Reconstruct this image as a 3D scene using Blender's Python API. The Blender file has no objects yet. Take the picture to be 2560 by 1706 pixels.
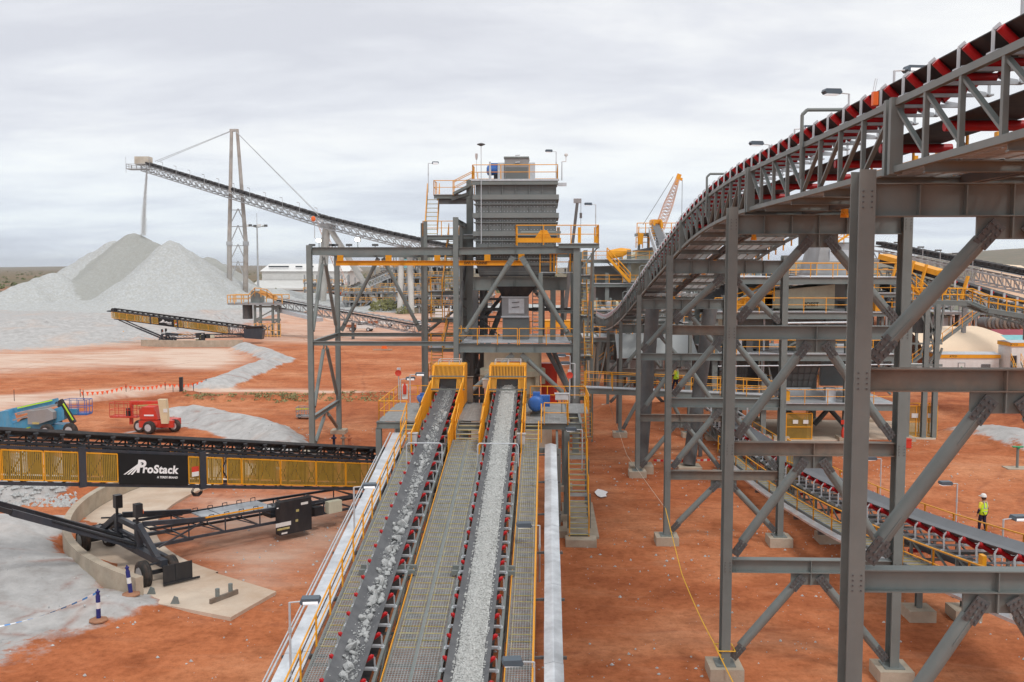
import bpy, math, random
from mathutils import Vector, Matrix
R = math.radians
random.seed(7)
C = bpy.context.scene
# ------------------------------------------------------------------ camera
H = 13.5; F = 2400.0; TH = math.atan(185 / F); AZ = R(2.0)
cd = bpy.data.cameras.new('camera'); cam = bpy.data.objects.new('camera', cd); C.collection.objects.link(cam)
cd.sensor_width = 36; cd.lens = 36 * F / 2560; cd.clip_end = 20000; cd.clip_start = .1
cam.location = (0, 0, H); cam.rotation_euler = (math.pi / 2 - TH, 0, AZ); C.camera = cam
# ------------------------------------------------------------------ world
SUN_EL, SUN_AZ = R(52), R(150)
W = bpy.data.worlds.new('World'); C.world = W; W.use_nodes = True
nt = W.node_tree; nt.nodes.clear()
def N(t, k, **kw):
    n = t.nodes.new(k)
    for a, b in kw.items(): setattr(n, a, b)
    return n
out = N(nt, 'ShaderNodeOutputWorld'); mixs = N(nt, 'ShaderNodeMixShader')
bg1 = N(nt, 'ShaderNodeBackground'); bg2 = N(nt, 'ShaderNodeBackground'); bg1.inputs[1].default_value = .1
sky = N(nt, 'ShaderNodeTexSky', sky_type='NISHITA', sun_disc=False, sun_elevation=SUN_EL, sun_rotation=SUN_AZ)
nt.links.new(sky.outputs[0], bg1.inputs[0])
tc = N(nt, 'ShaderNodeTexCoord'); sep = N(nt, 'ShaderNodeSeparateXYZ'); nt.links.new(tc.outputs['Generated'], sep.inputs[0])
def M(t, op, a, b=None, c=None, clamp=False):
    n = N(t, 'ShaderNodeMath', operation=op); n.use_clamp = clamp
    for i, v in enumerate((a, b, c)):
        if v is None: continue
        if isinstance(v, (int, float)): n.inputs[i].default_value = v
        else: t.links.new(v, n.inputs[i])
    return n.outputs[0]
def ramp(t, fac, stops, mode='LINEAR'):
    n = N(t, 'ShaderNodeValToRGB'); n.color_ramp.interpolation = mode
    el = n.color_ramp.elements
    while len(el) < len(stops): el.new(.5)
    for e, (p, c) in zip(el, stops): e.position = p; e.color = (*c, 1) if len(c) == 3 else c
    t.links.new(fac, n.inputs[0]); return n.outputs[0]
zc = M(nt, 'MAXIMUM', sep.outputs[2], 0.0)
den = M(nt, 'ADD', zc, .16)
cx = M(nt, 'DIVIDE', sep.outputs[0], den); cy = M(nt, 'DIVIDE', sep.outputs[1], den)
cmb = N(nt, 'ShaderNodeCombineXYZ'); nt.links.new(cx, cmb.inputs[0]); nt.links.new(cy, cmb.inputs[1])
def wn(scale, sx, sy, detail, rough, off):
    mp = N(nt, 'ShaderNodeMapping'); mp.inputs['Scale'].default_value = (sx, sy, 1); mp.inputs['Location'].default_value = off
    mp.inputs['Rotation'].default_value = (0, 0, R(-14))
    nt.links.new(cmb.outputs[0], mp.inputs[0])
    n = N(nt, 'ShaderNodeTexNoise'); n.inputs['Scale'].default_value = scale; n.inputs['Detail'].default_value = detail
    n.inputs['Roughness'].default_value = rough; n.inputs['Distortion'].default_value = .35; nt.links.new(mp.outputs[0], n.inputs[0]); return n.outputs[0]
n1 = wn(.75, .8, 1.25, 8, .55, (3.1, 1.7, 0)); n2 = wn(2.3, .8, 1.3, 6, .55, (8.3, 4.1, 0))
fac = M(nt, 'ADD', M(nt, 'MULTIPLY', n1, .72), M(nt, 'MULTIPLY', n2, .28))
ccol = ramp(nt, fac, [(.37, (.645, .655, .70)), (.46, (.74, .75, .785)), (.54, (.85, .855, .86)), (.62, (.92, .92, .90))])
# toward the zenith the deck is brighter (bright overcast), near the horizon it blues out
up = ramp(nt, zc, [(0.0, (.88, .95, 1.02)), (.045, (.88, .94, 1.0)), (.13, (.95, .965, .985)), (.30, (1.0, 1.0, 1)), (.40, (1.06, 1.06, 1.05)), (.55, (1.0, 1.0, 1.0)), (1.0, (1.12, 1.12, 1.12))])
mul = N(nt, 'ShaderNodeMix', data_type='RGBA', blend_type='MULTIPLY'); mul.inputs[0].default_value = 1
nt.links.new(ccol, mul.inputs[6]); nt.links.new(up, mul.inputs[7])
nt.links.new(mul.outputs[2], bg2.inputs[0]); bg2.inputs[1].default_value = 1.18
mixs.inputs[0].default_value = .93
nt.links.new(bg1.outputs[0], mixs.inputs[1]); nt.links.new(bg2.outputs[0], mixs.inputs[2]); nt.links.new(mixs.outputs[0], out.inputs[0])
sd = bpy.data.lights.new('sun', 'SUN'); sun = bpy.data.objects.new('sun', sd); C.collection.objects.link(sun)
sd.energy = 1.4; sd.angle = R(12); sd.color = (1, .965, .92)
sdir = Vector((math.sin(SUN_AZ) * math.cos(SUN_EL), math.cos(SUN_AZ) * math.cos(SUN_EL), math.sin(SUN_EL)))
sun.rotation_euler = sdir.to_track_quat('Z', 'Y').to_euler(); sun.location = (0, -20, 80)
C.view_settings.view_transform = 'Standard'; C.view_settings.look = 'None'; C.view_settings.exposure = 0.0; C.view_settings.gamma = 1
C.cycles.max_bounces = 6; C.cycles.transparent_max_bounces = 12; C.cycles.diffuse_bounces = 3
# ------------------------------------------------------------------ survey helpers: photo pixel + a known plane -> site coordinates
K = 2560 / 2353
def ray(x, y):
    a = (x * K - 1280) / F; b = (853 - y * K) / F
    Y = math.cos(TH) + b * math.sin(TH); Z = -math.sin(TH) + b * math.cos(TH)
    return (a * math.cos(AZ) - Y * math.sin(AZ), a * math.sin(AZ) + Y * math.cos(AZ), Z)
def pv(x, y, v): d = ray(x or 1850, y or 720); t = v / d[1]; return Vector((d[0] * t, v, H + d[2] * t))
def pu(x, y, u): d = ray(x, y); t = u / d[0]; return Vector((u, d[1] * t, H + d[2] * t))
def pz(x, y, z=0.0): d = ray(x, y); t = (z - H) / d[2]; return Vector((d[0] * t, d[1] * t, z))
# ------------------------------------------------------------------ materials
MATS = {}
def mat(name, col, rough=.6, metal=0.0, var=.12, scale=2.0, dust=None, dustamt=0.0, spec=.35, bump=0.0, bscale=20, emit=None, alpha=None, coat=0):
    m = bpy.data.materials.new(name); m.use_nodes = True; t = m.node_tree; b = t.nodes['Principled BSDF']
    b.inputs['Roughness'].default_value = rough; b.inputs['Metallic'].default_value = metal
    b.inputs['Specular IOR Level'].default_value = spec; b.inputs['Coat Weight'].default_value = coat
    tcn = N(t, 'ShaderNodeTexCoord')
    n = N(t, 'ShaderNodeTexNoise'); n.inputs['Scale'].default_value = scale; n.inputs['Detail'].default_value = 6; n.inputs['Roughness'].default_value = .62
    t.links.new(tcn.outputs['Object'], n.inputs[0])
    lo = tuple(c * (1 - var) for c in col); hi = tuple(min(1, c * (1 + var)) for c in col)
    c = ramp(t, n.outputs[0], [(.35, lo), (.65, hi)])
    if dust:
        n2 = N(t, 'ShaderNodeTexNoise'); n2.inputs['Scale'].default_value = scale * .45; n2.inputs['Detail'].default_value = 8; n2.inputs['Roughness'].default_value = .7
        mp = N(t, 'ShaderNodeMapping'); mp.inputs['Location'].default_value = (7, 3, 1); mp.inputs['Scale'].default_value = (3, 3, .6) if dustamt < .4 else (1, 1, 1); t.links.new(tcn.outputs['Object'], mp.inputs[0]); t.links.new(mp.outputs[0], n2.inputs[0])
        f = ramp(t, n2.outputs[0], [(.42, (0, 0, 0)), (.72, (dustamt,) * 3)])
        mx = N(t, 'ShaderNodeMix', data_type='RGBA'); t.links.new(f, mx.inputs[0]); t.links.new(c, mx.inputs[6]); mx.inputs[7].default_value = (*dust, 1)
        c = mx.outputs[2]
    t.links.new(c, b.inputs['Base Color'])
    if bump:
        n3 = N(t, 'ShaderNodeTexNoise'); n3.inputs['Scale'].default_value = bscale; n3.inputs['Detail'].default_value = 5; t.links.new(tcn.outputs['Object'], n3.inputs[0])
        bp = N(t, 'ShaderNodeBump'); bp.inputs['Strength'].default_value = bump; bp.inputs['Distance'].default_value = .05
        t.links.new(n3.outputs[0], bp.inputs['Height']); t.links.new(bp.outputs[0], b.inputs['Normal'])
    if emit: b.inputs['Emission Color'].default_value = (*emit[:3], 1); b.inputs['Emission Strength'].default_value = emit[3]
    if alpha is not None: b.inputs['Alpha'].default_value = alpha
    MATS[name] = m; return m
DUST = (.33, .17, .10)
steel = mat('painted_steel', (.180, .206, .200), .5, 0, .10, .9, (.255, .235, .21), .34, .4)
steel_rust = mat('dusty_girder', (.215, .165, .13), .7, 0, .2, 1.6, (.15, .165, .16), .9)
steel_dark = mat('dark_steel', (.105, .112, .115), .55, 0, .15, 1.5, DUST, .15)
steel_far = mat('weathered_steel', (.30, .31, .32), .6, 0, .2, .35, (.30, .24, .19), .35)
liner = mat('bin_plate', (.150, .165, .165), .5, 0, .07, .6, (.2, .19, .175), .3)
galv = mat('galvanised', (.56, .59, .62), .42, .25, .10, 3.0, (.46, .47, .47), .3, .5)
galv_sheet = mat('galvanised_sheet', (.66, .69, .72), .30, .55, .22, 1.1, (.40, .42, .45), .39, .5)  # long grey streaks in the colour stand in for reflections on the sheet
grate = mat('grating', (.40, .42, .42), .55, .2, .15, 3.0, (.30, .29, .27), .25)
yellow = mat('yellow_paint', (.83, .365, .018), .45, 0, .06, 2, DUST, .12)
yellow_far = mat('faded_yellow', (.74, .40, .13), .6, 0, .12, 1)
lemon = mat('tread_yellow', (.50, .43, .16), .7, 0, .2, 4, (.34, .30, .22), .5)
black = mat('black_paint', (.022, .024, .028), .42, 0, .15, 2, (.13, .10, .085), .2, .4)
charcoal = mat('charcoal_paint', (.035, .042, .055), .42, 0, .12, 2, (.17, .12, .095), .22, .4)
panelblk = mat('panel_black', (.010, .011, .012), .5, 0, .1, 2)
rubber = mat('belt_rubber', (.105, .108, .115), .62, 0, .14, 1.4, (.24, .24, .24), .35)
rubber_blk = mat('black_rubber', (.022, .022, .024), .6, 0, .2, 1.5, (.15, .11, .09), .35)
tyre = mat('tyre_rubber', (.03, .029, .028), .8, 0, .2, 5, (.22, .13, .09), .45)
red = mat('roller_red', (.50, .013, .016), .38, 0, .12, 2, (.10, .03, .03), .35)
redp = mat('red_paint', (.62, .045, .025), .42, 0, .08, 2, DUST, .25)
blue = mat('motor_blue', (.035, .13, .42), .42, 0, .12, 2, (.2, .25, .3), .15)
skyblue = mat('lift_blue', (.07, .30, .50), .42, 0, .1, 2, (.3, .33, .3), .3)
white = mat('white_paint', (.74, .74, .72), .5, 0, .05, 2, (.5, .38, .3), .15)
cream = mat('cream_paint', (.60, .59, .46), .55, 0, .08, 1, (.3, .29, .22), .3)
tan = mat('tan_paint', (.66, .55, .36), .55, 0, .05, 2)
concrete = mat('concrete', (.44, .38, .30), .85, 0, .14, 1.2, (.42, .29, .2), .5, .2, .3, 12)
rock = mat('crushed_rock', (.50, .515, .51), .9, 0, .2, 6, (.33, .33, .325), .6, .2, .5, 30)
ore = mat('ore_fines', (.50, .515, .52), .95, 0, .25, 9, (.36, .36, .36), .6, .2, .6, 60)
lampglass = mat('lamp_glass', (.8, .82, .84), .2, 0, .02, 3, emit=(.95, .97, 1, 0.45))
lamplit = mat('lamp_lit', (.9, .9, .85), .2, 0, .02, 3, emit=(1, .96, .86, 30))
hivis = mat('hi_vis', (.55, .85, .03), .7, 0, .05, 8)
hivis2 = mat('shirt_yellow', (.75, .62, .06), .7, 0, .08, 8)
navy = mat('navy_cloth', (.018, .018, .045), .8, 0, .2, 8)
skin = mat('skin', (.42, .24, .16), .55, 0, .05, 8)
reflect = mat('reflective_tape', (.45, .47, .47), .4, .1, .05, 9)
tent = mat('tent_fabric', (.80, .63, .46), .8, 0, .04, .4)
maroon = mat('maroon', (.30, .05, .07), .6, 0, .1, 1)
glassd = mat('dark_glass', (.03, .035, .04), .12, 0, .05, 2, spec=.6)
text_w = mat('white_lettering', (.85, .85, .85), .5, 0, .02, 2)
text_k = mat('black_lettering', (.02, .02, .02), .6, 0, .02, 2)
green = mat('green_sign', (.02, .30, .12), .5, 0, .05, 4)
orange = mat('orange_plastic', (.85, .16, .03), .45, 0, .05, 4)
teal = mat('teal_cladding', (.22, .50, .53), .6, 0, .1, 1)
leaf = mat('foliage', (.12, .14, .05), .8, 0, .4, 1.5)
bark = mat('bark', (.12, .08, .05), .9, 0, .2, 4)
tapeb = mat('blue_white_tape', (.12, .35, .72), .6, 0, .02, 4)
rib_m = mat('rib_paint', (.20, .22, .216), .5, 0, .05, .5, (.30, .28, .26), .2)
rope_y = mat('rope_yellow', (.80, .46, .05), .7, 0, .05, 8)
shed = mat('shed_cladding', (.60, .60, .58), .6, 0, .05, .3, (.5, .48, .44), .4)
def striped(name, c1, c2, per, axis=0):
    m = mat(name, c1, .6); t = m.node_tree; b = t.nodes['Principled BSDF']
    tcn = N(t, 'ShaderNodeTexCoord'); s = N(t, 'ShaderNodeSeparateXYZ'); t.links.new(tcn.outputs['Object'], s.inputs[0])
    f = M(t, 'GREATER_THAN', M(t, 'FRACT', M(t, 'DIVIDE', s.outputs[axis], per)), .5)
    mx = N(t, 'ShaderNodeMix', data_type='RGBA'); t.links.new(f, mx.inputs[0]); mx.inputs[6].default_value = (*c1, 1); mx.inputs[7].default_value = (*c2, 1)
    t.links.new(mx.outputs[2], b.inputs['Base Color']); return m
tape_bw = striped('tape_blue_white', (.10, .30, .68), (.78, .80, .82), .38)
tape_rw = striped('tape_red_white', (.75, .04, .04), (.82, .80, .78), .45)
bollard_m = striped('bollard_bands', (.03, .03, .17), (.03, .03, .17), 1, 2)
def mesh_mat(name, col, a=.62, pitch=.045, vertical=True):
    """expanded-metal / wire guard: procedural open mesh"""
    m = mat(name, col, .5); t = m.node_tree; b = t.nodes['Principled BSDF']
    tcn = N(t, 'ShaderNodeTexCoord'); s = N(t, 'ShaderNodeSeparateXYZ'); t.links.new(tcn.outputs['Object'], s.inputs[0])
    f = M(t, 'LESS_THAN', M(t, 'FRACT', M(t, 'DIVIDE', s.outputs[0], pitch)), a)
    t.links.new(f, b.inputs['Alpha']); return m
guard_y = mesh_mat('guard_mesh_yellow', (.36, .225, .04), .66, .075)
# ------------------------------------------------------------------ mesh builder
OFF = {}; NOSPLIT = {'bolt_heads', 'cleats', 'treads', 'tread_nosings', 'window', 'ribs'}
class MB:
    def __init__(s, M=None): s.v = []; s.f = []; s.M = M; s.pr = []
    def add(s, vs, fs):
        o = len(s.v); s.pr.append((o, len(s.f)))
        s.v += [tuple(s.M @ Vector(p)) if s.M else tuple(p) for p in vs]
        s.f += [tuple(i + o for i in f) for f in fs]; return s
    def box(s, a, b):
        (x0, y0, z0), (x1, y1, z1) = a, b
        x0, x1 = min(x0, x1), max(x0, x1); y0, y1 = min(y0, y1), max(y0, y1); z0, z1 = min(z0, z1), max(z0, z1)
        return s.add([(x0, y0, z0), (x1, y0, z0), (x1, y1, z0), (x0, y1, z0), (x0, y0, z1), (x1, y0, z1), (x1, y1, z1), (x0, y1, z1)],
                     [(0, 3, 2, 1), (4, 5, 6, 7), (0, 1, 5, 4), (1, 2, 6, 5), (2, 3, 7, 6), (3, 0, 4, 7)])
    def cb(s, c, d): return s.box((c[0] - d[0] / 2, c[1] - d[1] / 2, c[2] - d[2] / 2), (c[0] + d[0] / 2, c[1] + d[1] / 2, c[2] + d[2] / 2))
    def fr(s, p, q, up=None):
        p = Vector(p); q = Vector(q); d = (q - p); L = d.length; d = d / max(L, 1e-6)
        u = Vector(up) if up else (Vector((0, 0, 1)) if abs(d.z) < .95 else Vector((0, 1, 0)))
        side = d.cross(u).normalized(); u = side.cross(d).normalized(); return p, q, d, side, u
    def bar(s, p, q, w, h, up=None, a=0, b=0):      # rectangular bar, offsets a (side) b (up)
        p, q, d, sd_, u = s.fr(p, q, up); vs = []
        for P in (p, q):
            for i, j in ((-1, -1), (1, -1), (1, 1), (-1, 1)): vs.append(P + sd_ * (a + i * w / 2) + u * (b + j * h / 2))
        return s.add(vs, [(0, 1, 2, 3), (4, 7, 6, 5), (0, 4, 5, 1), (1, 5, 6, 2), (2, 6, 7, 3), (3, 7, 4, 0)])
    def ib(s, p, q, h, w, up=None, t=.02):          # I section: depth h along up, flange width w
        s.bar(p, q, w, t, up, 0, h / 2 - t / 2); s.bar(p, q, w, t, up, 0, -h / 2 + t / 2); return s.bar(p, q, t * .8, h - 2 * t - .002, up)
    def tube(s, p, q, r, n=8, r2=None, cap=True):
        p, q, d, sd_, u = s.fr(p, q); r2 = r if r2 is None else r2; vs = []
        for P, rr in ((p, r), (q, r2)):
            for k in range(n): a = 2 * math.pi * k / n; vs.append(P + sd_ * (rr * math.cos(a)) + u * (rr * math.sin(a)))
        fs = [(k, k + n, (k + 1) % n + n, (k + 1) % n) for k in range(n)]
        if cap: fs += [tuple(range(n)), tuple(range(2 * n - 1, n - 1, -1))]
        return s.add(vs, fs)
    def path(s, pts, r, n=6):
        for a, b in zip(pts, pts[1:]): s.tube(a, b, r, n)
        return s
    def lathe(s, c, ax, prof, n=16):                # prof [(r, h)] along axis ax
        c = Vector(c); d = Vector(ax).normalized(); u = Vector((0, 0, 1)) if abs(d.z) < .9 else Vector((1, 0, 0))
        a = d.cross(u).normalized(); b = a.cross(d); vs = []
        for r, h in prof:
            for k in range(n): t = 2 * math.pi * k / n; vs.append(c + d * h + a * (r * math.cos(t)) + b * (r * math.sin(t)))
        m = len(prof); fs = [(i * n + k, i * n + (k + 1) % n, (i + 1) * n + (k + 1) % n, (i + 1) * n + k) for i in range(m - 1) for k in range(n)]
        fs += [tuple(range(n - 1, -1, -1)), tuple(range((m - 1) * n, m * n))]
        return s.add(vs, fs)
    def prism(s, poly, ax, a, b):                   # polygon (2-tuples) extruded along axis ax (0,1,2) from a to b
        def P(p, h):
            return (h, p[0], p[1]) if ax == 0 else ((p[0], h, p[1]) if ax == 1 else (p[0], p[1], h))
        n = len(poly); vs = [P(p, a) for p in poly] + [P(p, b) for p in poly]
        return s.add(vs, [tuple(range(n)), tuple(range(2 * n - 1, n - 1, -1))] + [(i, i + n, (i + 1) % n + n, (i + 1) % n) for i in range(n)])
    def frus(s, c0, d0, c1, d1):                    # box frustum between two horizontal rectangles (centre, (dx, dy))
        vs = []
        for c, d in ((c0, d0), (c1, d1)):
            for i, j in ((-1, -1), (1, -1), (1, 1), (-1, 1)): vs.append((c[0] + i * d[0] / 2, c[1] + j * d[1] / 2, c[2]))
        return s.add(vs, [(0, 3, 2, 1), (4, 5, 6, 7), (0, 1, 5, 4), (1, 2, 6, 5), (2, 3, 7, 6), (3, 0, 4, 7)])
    def sweep(s, pts, prof, closed=True):           # prof [(side, up)] swept along pts, sides kept horizontal
        pts = [Vector(p) for p in pts]; n = len(prof); vs = []
        for i, p in enumerate(pts):
            d = (pts[min(i + 1, len(pts) - 1)] - pts[max(i - 1, 0)]).normalized()
            sd_ = Vector((d.y, -d.x, 0)).normalized(); u = sd_.cross(d)
            if u.z < 0: u = -u
            for a, b in prof: vs.append(p + sd_ * a + u * b)
        m = n if closed else n - 1
        fs = [(i * n + k, i * n + (k + 1) % n, (i + 1) * n + (k + 1) % n, (i + 1) * n + k) for i in range(len(pts) - 1) for k in range(m)]
        if closed: fs += [tuple(range(n)), tuple(range(len(pts) * n - 1, (len(pts) - 1) * n - 1, -1))]
        return s.add(vs, fs)
    def rail(s, pts, h=1.05, r=.024, step=1.6, knee=True, posts=True, n=5):
        pts = [Vector(p) for p in pts]; z = Vector((0, 0, h))
        for a, b in zip(pts, pts[1:]):
            s.tube(a + z, b + z, r, n)
            if knee: s.tube(a + z * .5, b + z * .5, r * .8, n)
            k = max(1, round((b - a).length / step))
            if posts:
                for i in range(k + 1):
                    p = a.lerp(b, i / k); s.tube(p - Vector((0, 0, .12)), p + z, r * 1.15, n)
        return s
    def parts(s):                                   # groups of touching pieces, so that far-apart pieces become parts of their own
        n = len(s.pr)
        if n < 2 or n > 260: return None
        vr = [p[0] for p in s.pr] + [len(s.v)]; fr = [p[1] for p in s.pr] + [len(s.f)]; bb = []
        for i in range(n):
            P = s.v[vr[i]:vr[i + 1]]; bb.append([min(p[k] for p in P) - .08 for k in range(3)] + [max(p[k] for p in P) + .08 for k in range(3)])
        g = list(range(n))
        def f(i):
            while g[i] != i: g[i] = g[g[i]]; i = g[i]
            return i
        for i in range(n):
            for j in range(i):
                if f(i) != f(j) and all(bb[i][k] <= bb[j][k + 3] and bb[j][k] <= bb[i][k + 3] for k in range(3)): g[f(i)] = f(j)
        out = {}
        for i in range(n): out.setdefault(f(i), []).append(i)
        if not 2 <= len(out) <= 10: return None
        res = []
        for ids in out.values():
            m_ = MB()
            for i in ids:
                o = len(m_.v) - vr[i]; m_.v += s.v[vr[i]:vr[i + 1]]; m_.f += [tuple(q + o for q in ff) for ff in s.f[fr[i]:fr[i + 1]]]
            res.append(m_)
        return res
    def build(s, name, m, parent=None, smooth=False):
        if parent and s.M is None and name not in NOSPLIT:
            ps = s.parts()
            if ps: return [p.build(name, m, parent, smooth) for p in ps][0]
        off = OFF.get(parent.name, Vector((0, 0, 0))) if parent else Vector((0, 0, 0))
        me = bpy.data.meshes.new(name)
        me.from_pydata([(p[0] - off.x, p[1] - off.y, p[2] - off.z) for p in s.v], [], s.f); me.materials.append(m)
        if smooth:
            me.polygons.foreach_set('use_smooth', [True] * len(me.polygons))
            try: me.set_sharp_from_angle(angle=R(40))
            except Exception: pass
        o = bpy.data.objects.new(name, me); C.collection.objects.link(o)
        if parent: o.parent = parent; OFF[o.name] = off
        return o
def thing(name, label, cat, loc=(0, 0, 0), group=None, rz=0, local=False):
    o = bpy.data.objects.new(name, None); C.collection.objects.link(o); o.location = loc; o.rotation_euler = (0, 0, rz)
    o.empty_display_size = .3; o['label'] = label; o['category'] = cat
    if group: o['group'] = group
    OFF[o.name] = Vector((0, 0, 0)) if local else Vector(loc); return o
def tag(o, label=None, cat=None, group=None, kind=None):
    for k, x in (('label', label), ('category', cat), ('group', group), ('kind', kind)):
        if x: o[k] = x
    return o
KIDS = {}
def kids(o): return [c for c in bpy.data.objects if c.parent == o]
def dup(o, loc=None, rz=None, label=None, group=None, scale=None):
    r = o.copy(); C.collection.objects.link(r)
    if loc is not None: r.location = loc
    if rz is not None: r.rotation_euler = (0, 0, rz)
    if scale: r.scale = scale
    if label: r['label'] = label
    if group: r['group'] = group
    if o.name not in KIDS: KIDS[o.name] = [(c, kids(c)) for c in kids(o)]
    for c, gs in KIDS[o.name]:
        d = c.copy(); C.collection.objects.link(d); d.parent = r
        for g in gs: e = g.copy(); C.collection.objects.link(e); e.parent = d
    return r
def text_mesh(txt, size, name, m, parent, loc, rot, depth=.004, bold=0, shear=0, spacing=1, align='CENTER'):
    cu = bpy.data.curves.new(name, 'FONT'); cu.body = txt; cu.size = size; cu.extrude = depth; cu.offset = bold; cu.shear = shear
    cu.space_character = spacing; cu.align_x = align; cu.align_y = 'CENTER'; cu.resolution_u = 4
    o = bpy.data.objects.new(name, cu); C.collection.objects.link(o); bpy.context.view_layer.update()
    dg = bpy.context.evaluated_depsgraph_get(); me = bpy.data.meshes.new_from_object(o.evaluated_get(dg))
    bpy.data.objects.remove(o); me.materials.clear(); me.materials.append(m)
    q = bpy.data.objects.new(name, me); C.collection.objects.link(q); q.parent = parent
    off = OFF.get(parent.name, Vector((0, 0, 0))) if parent else Vector((0, 0, 0))
    q.location = Vector(loc) - off; q.rotation_euler = rot; return q
def nz(x, y, s=1.0, o=0):                           # cheap smooth noise, -1..1
    from mathutils import noise
    return noise.fractal(Vector((x * s, y * s, o)), 1.0, 2.0, 4)
def catmull(xs, ys, x):
    if x <= xs[0]: return ys[0]
    for i in range(len(xs) - 1):
        if x <= xs[i + 1]:
            t = (x - xs[i]) / (xs[i + 1] - xs[i]); t2 = t * t; t3 = t2 * t
            h = xs[i + 1] - xs[i]
            m0 = (ys[i + 1] - ys[i - 1]) / (xs[i + 1] - xs[i - 1]) * h if i > 0 else (ys[i + 1] - ys[i])
            m1 = (ys[i + 2] - ys[i]) / (xs[i + 2] - xs[i]) * h if i + 2 < len(xs) else (ys[i + 1] - ys[i])
            return (2 * t3 - 3 * t2 + 1) * ys[i] + (t3 - 2 * t2 + t) * m0 + (-2 * t3 + 3 * t2) * ys[i + 1] + (t3 - t2) * m1
    return ys[-1]
# ================================================================== TERRAIN
import numpy as np
def gp(pts): return np.array([[*pz(x, y)[:2]] for x, y in pts])
def polymask(U, V, poly, soft):
    """1 inside the ground polygon, fading out over `soft` metres outside"""
    P = poly; Q = np.roll(P, -1, 0); d = np.full(U.shape, 1e9); ins = np.zeros(U.shape, bool)
    for (x0, y0), (x1, y1) in zip(P, Q):
        ex, ey = x1 - x0, y1 - y0; t = np.clip(((U - x0) * ex + (V - y0) * ey) / (ex * ex + ey * ey + 1e-9), 0, 1)
        d = np.minimum(d, np.hypot(U - x0 - t * ex, V - y0 - t * ey))
        c = ((y0 > V) != (y1 > V)) & (U < (x1 - x0) * (V - y0) / (y1 - y0 + 1e-12) + x0); ins ^= c
    sdv = np.where(ins, d, -d); return np.clip(.5 + sdv / (2 * soft), 0, 1)
def linedist(U, V, P):
    d = np.full(U.shape, 1e9)
    for (x0, y0), (x1, y1) in zip(P[:-1], P[1:]):
        ex, ey = x1 - x0, y1 - y0; t = np.clip(((U - x0) * ex + (V - y0) * ey) / (ex * ex + ey * ey + 1e-9), 0, 1)
        d = np.minimum(d, np.hypot(U - x0 - t * ex, V - y0 - t * ey))
    return d
def vnoise(U, V, s, seed):
    """tileless value noise, vectorised"""
    out = np.zeros(U.shape); amp = 1; tot = 0
    for o in range(4):
        x = U * s * 2 ** o + seed * 17.3; y = V * s * 2 ** o + seed * 9.1
        xi = np.floor(x); yi = np.floor(y); fx = x - xi; fy = y - yi; fx = fx * fx * (3 - 2 * fx); fy = fy * fy * (3 - 2 * fy)
        def h(a, b):
            q = np.sin(a * 127.1 + b * 311.7 + o * 13.7 + seed * 5.3) * 43758.5453; return q - np.floor(q)
        out += amp * ((h(xi, yi) * (1 - fx) + h(xi + 1, yi) * fx) * (1 - fy) + (h(xi, yi + 1) * (1 - fx) + h(xi + 1, yi + 1) * fx) * fy); tot += amp; amp *= .5
    return out / tot * 2 - 1
def axis(lo, hi, step, far, g):
    a = list(np.arange(lo, hi, step)); s = step; x = hi
    while x < far: a.append(x); s *= g; x += s
    return a
us = axis(-45, 32, .55, 9000, 1.06); neg = [-x for x in axis(45, 46, .6, 9000, 1.05)]
us = np.array(sorted(set(neg + list(us)))); vs_ = np.array(axis(18, 95, .5, 14000, 1.028)); vs_ = np.concatenate([[-200, -60, -20, 0, 10, 15], vs_])
U, V = np.meshgrid(us, vs_)
GREY = [  # (polygon in survey pixels, softness m, strength)
    ([(-300, 1195), (0, 1195), (70, 1210), (112, 1238), (98, 1268), (112, 1292), (165, 1300), (200, 1335), (322, 1385), (335, 1400), (290, 1425), (215, 1440), (150, 1460), (70, 1500), (0, 1530), (-300, 1540)], 2.0, 1),
    ([(-300, 1090), (0, 1060), (110, 1080), (178, 1113), (150, 1135), (85, 1152), (30, 1166), (-300, 1190)], .6, 1),
    ([(-600, 650), (0, 660), (400, 640), (760, 655), (800, 700), (760, 712), (720, 728), (650, 735), (600, 745), (560, 765), (330, 785), (150, 800), (0, 808), (-600, 800)], 13, 1),
    ([(395, 950), (450, 946), (560, 963), (640, 992), (662, 1030), (560, 1032), (470, 990), (390, 983), (260, 1000), (240, 1012), (250, 1000), (330, 985), (400, 975)], .7, .95),
    ([(568, 797), (625, 812), (660, 830), (600, 852), (540, 880), (490, 897), (474, 893), (530, 865), (600, 832), (560, 805)], .8, 1),
    ([(1365, 1133), (1382, 1128), (1398, 1135), (1388, 1147), (1370, 1145)], .25, .75),
    ([(2205, 985), (2260, 978), (2353, 985), (2420, 1000), (2420, 1060), (2353, 1045), (2300, 1020), (2235, 1000)], 1.0, .85),
    ([(2060, 740), (2600, 738), (2600, 758), (2060, 756)], 6, .55),
    ([(1840, 1515), (1900, 1492), (1940, 1520), (1950, 1560), (1890, 1545)], 1.3, .40), ([(2400, 1480), (2440, 1490), (2420, 1510)], 1.0, .35),
    ([(1700, 985), (2060, 985), (2060, 1012), (1690, 1020)], .3, 0)]
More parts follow.
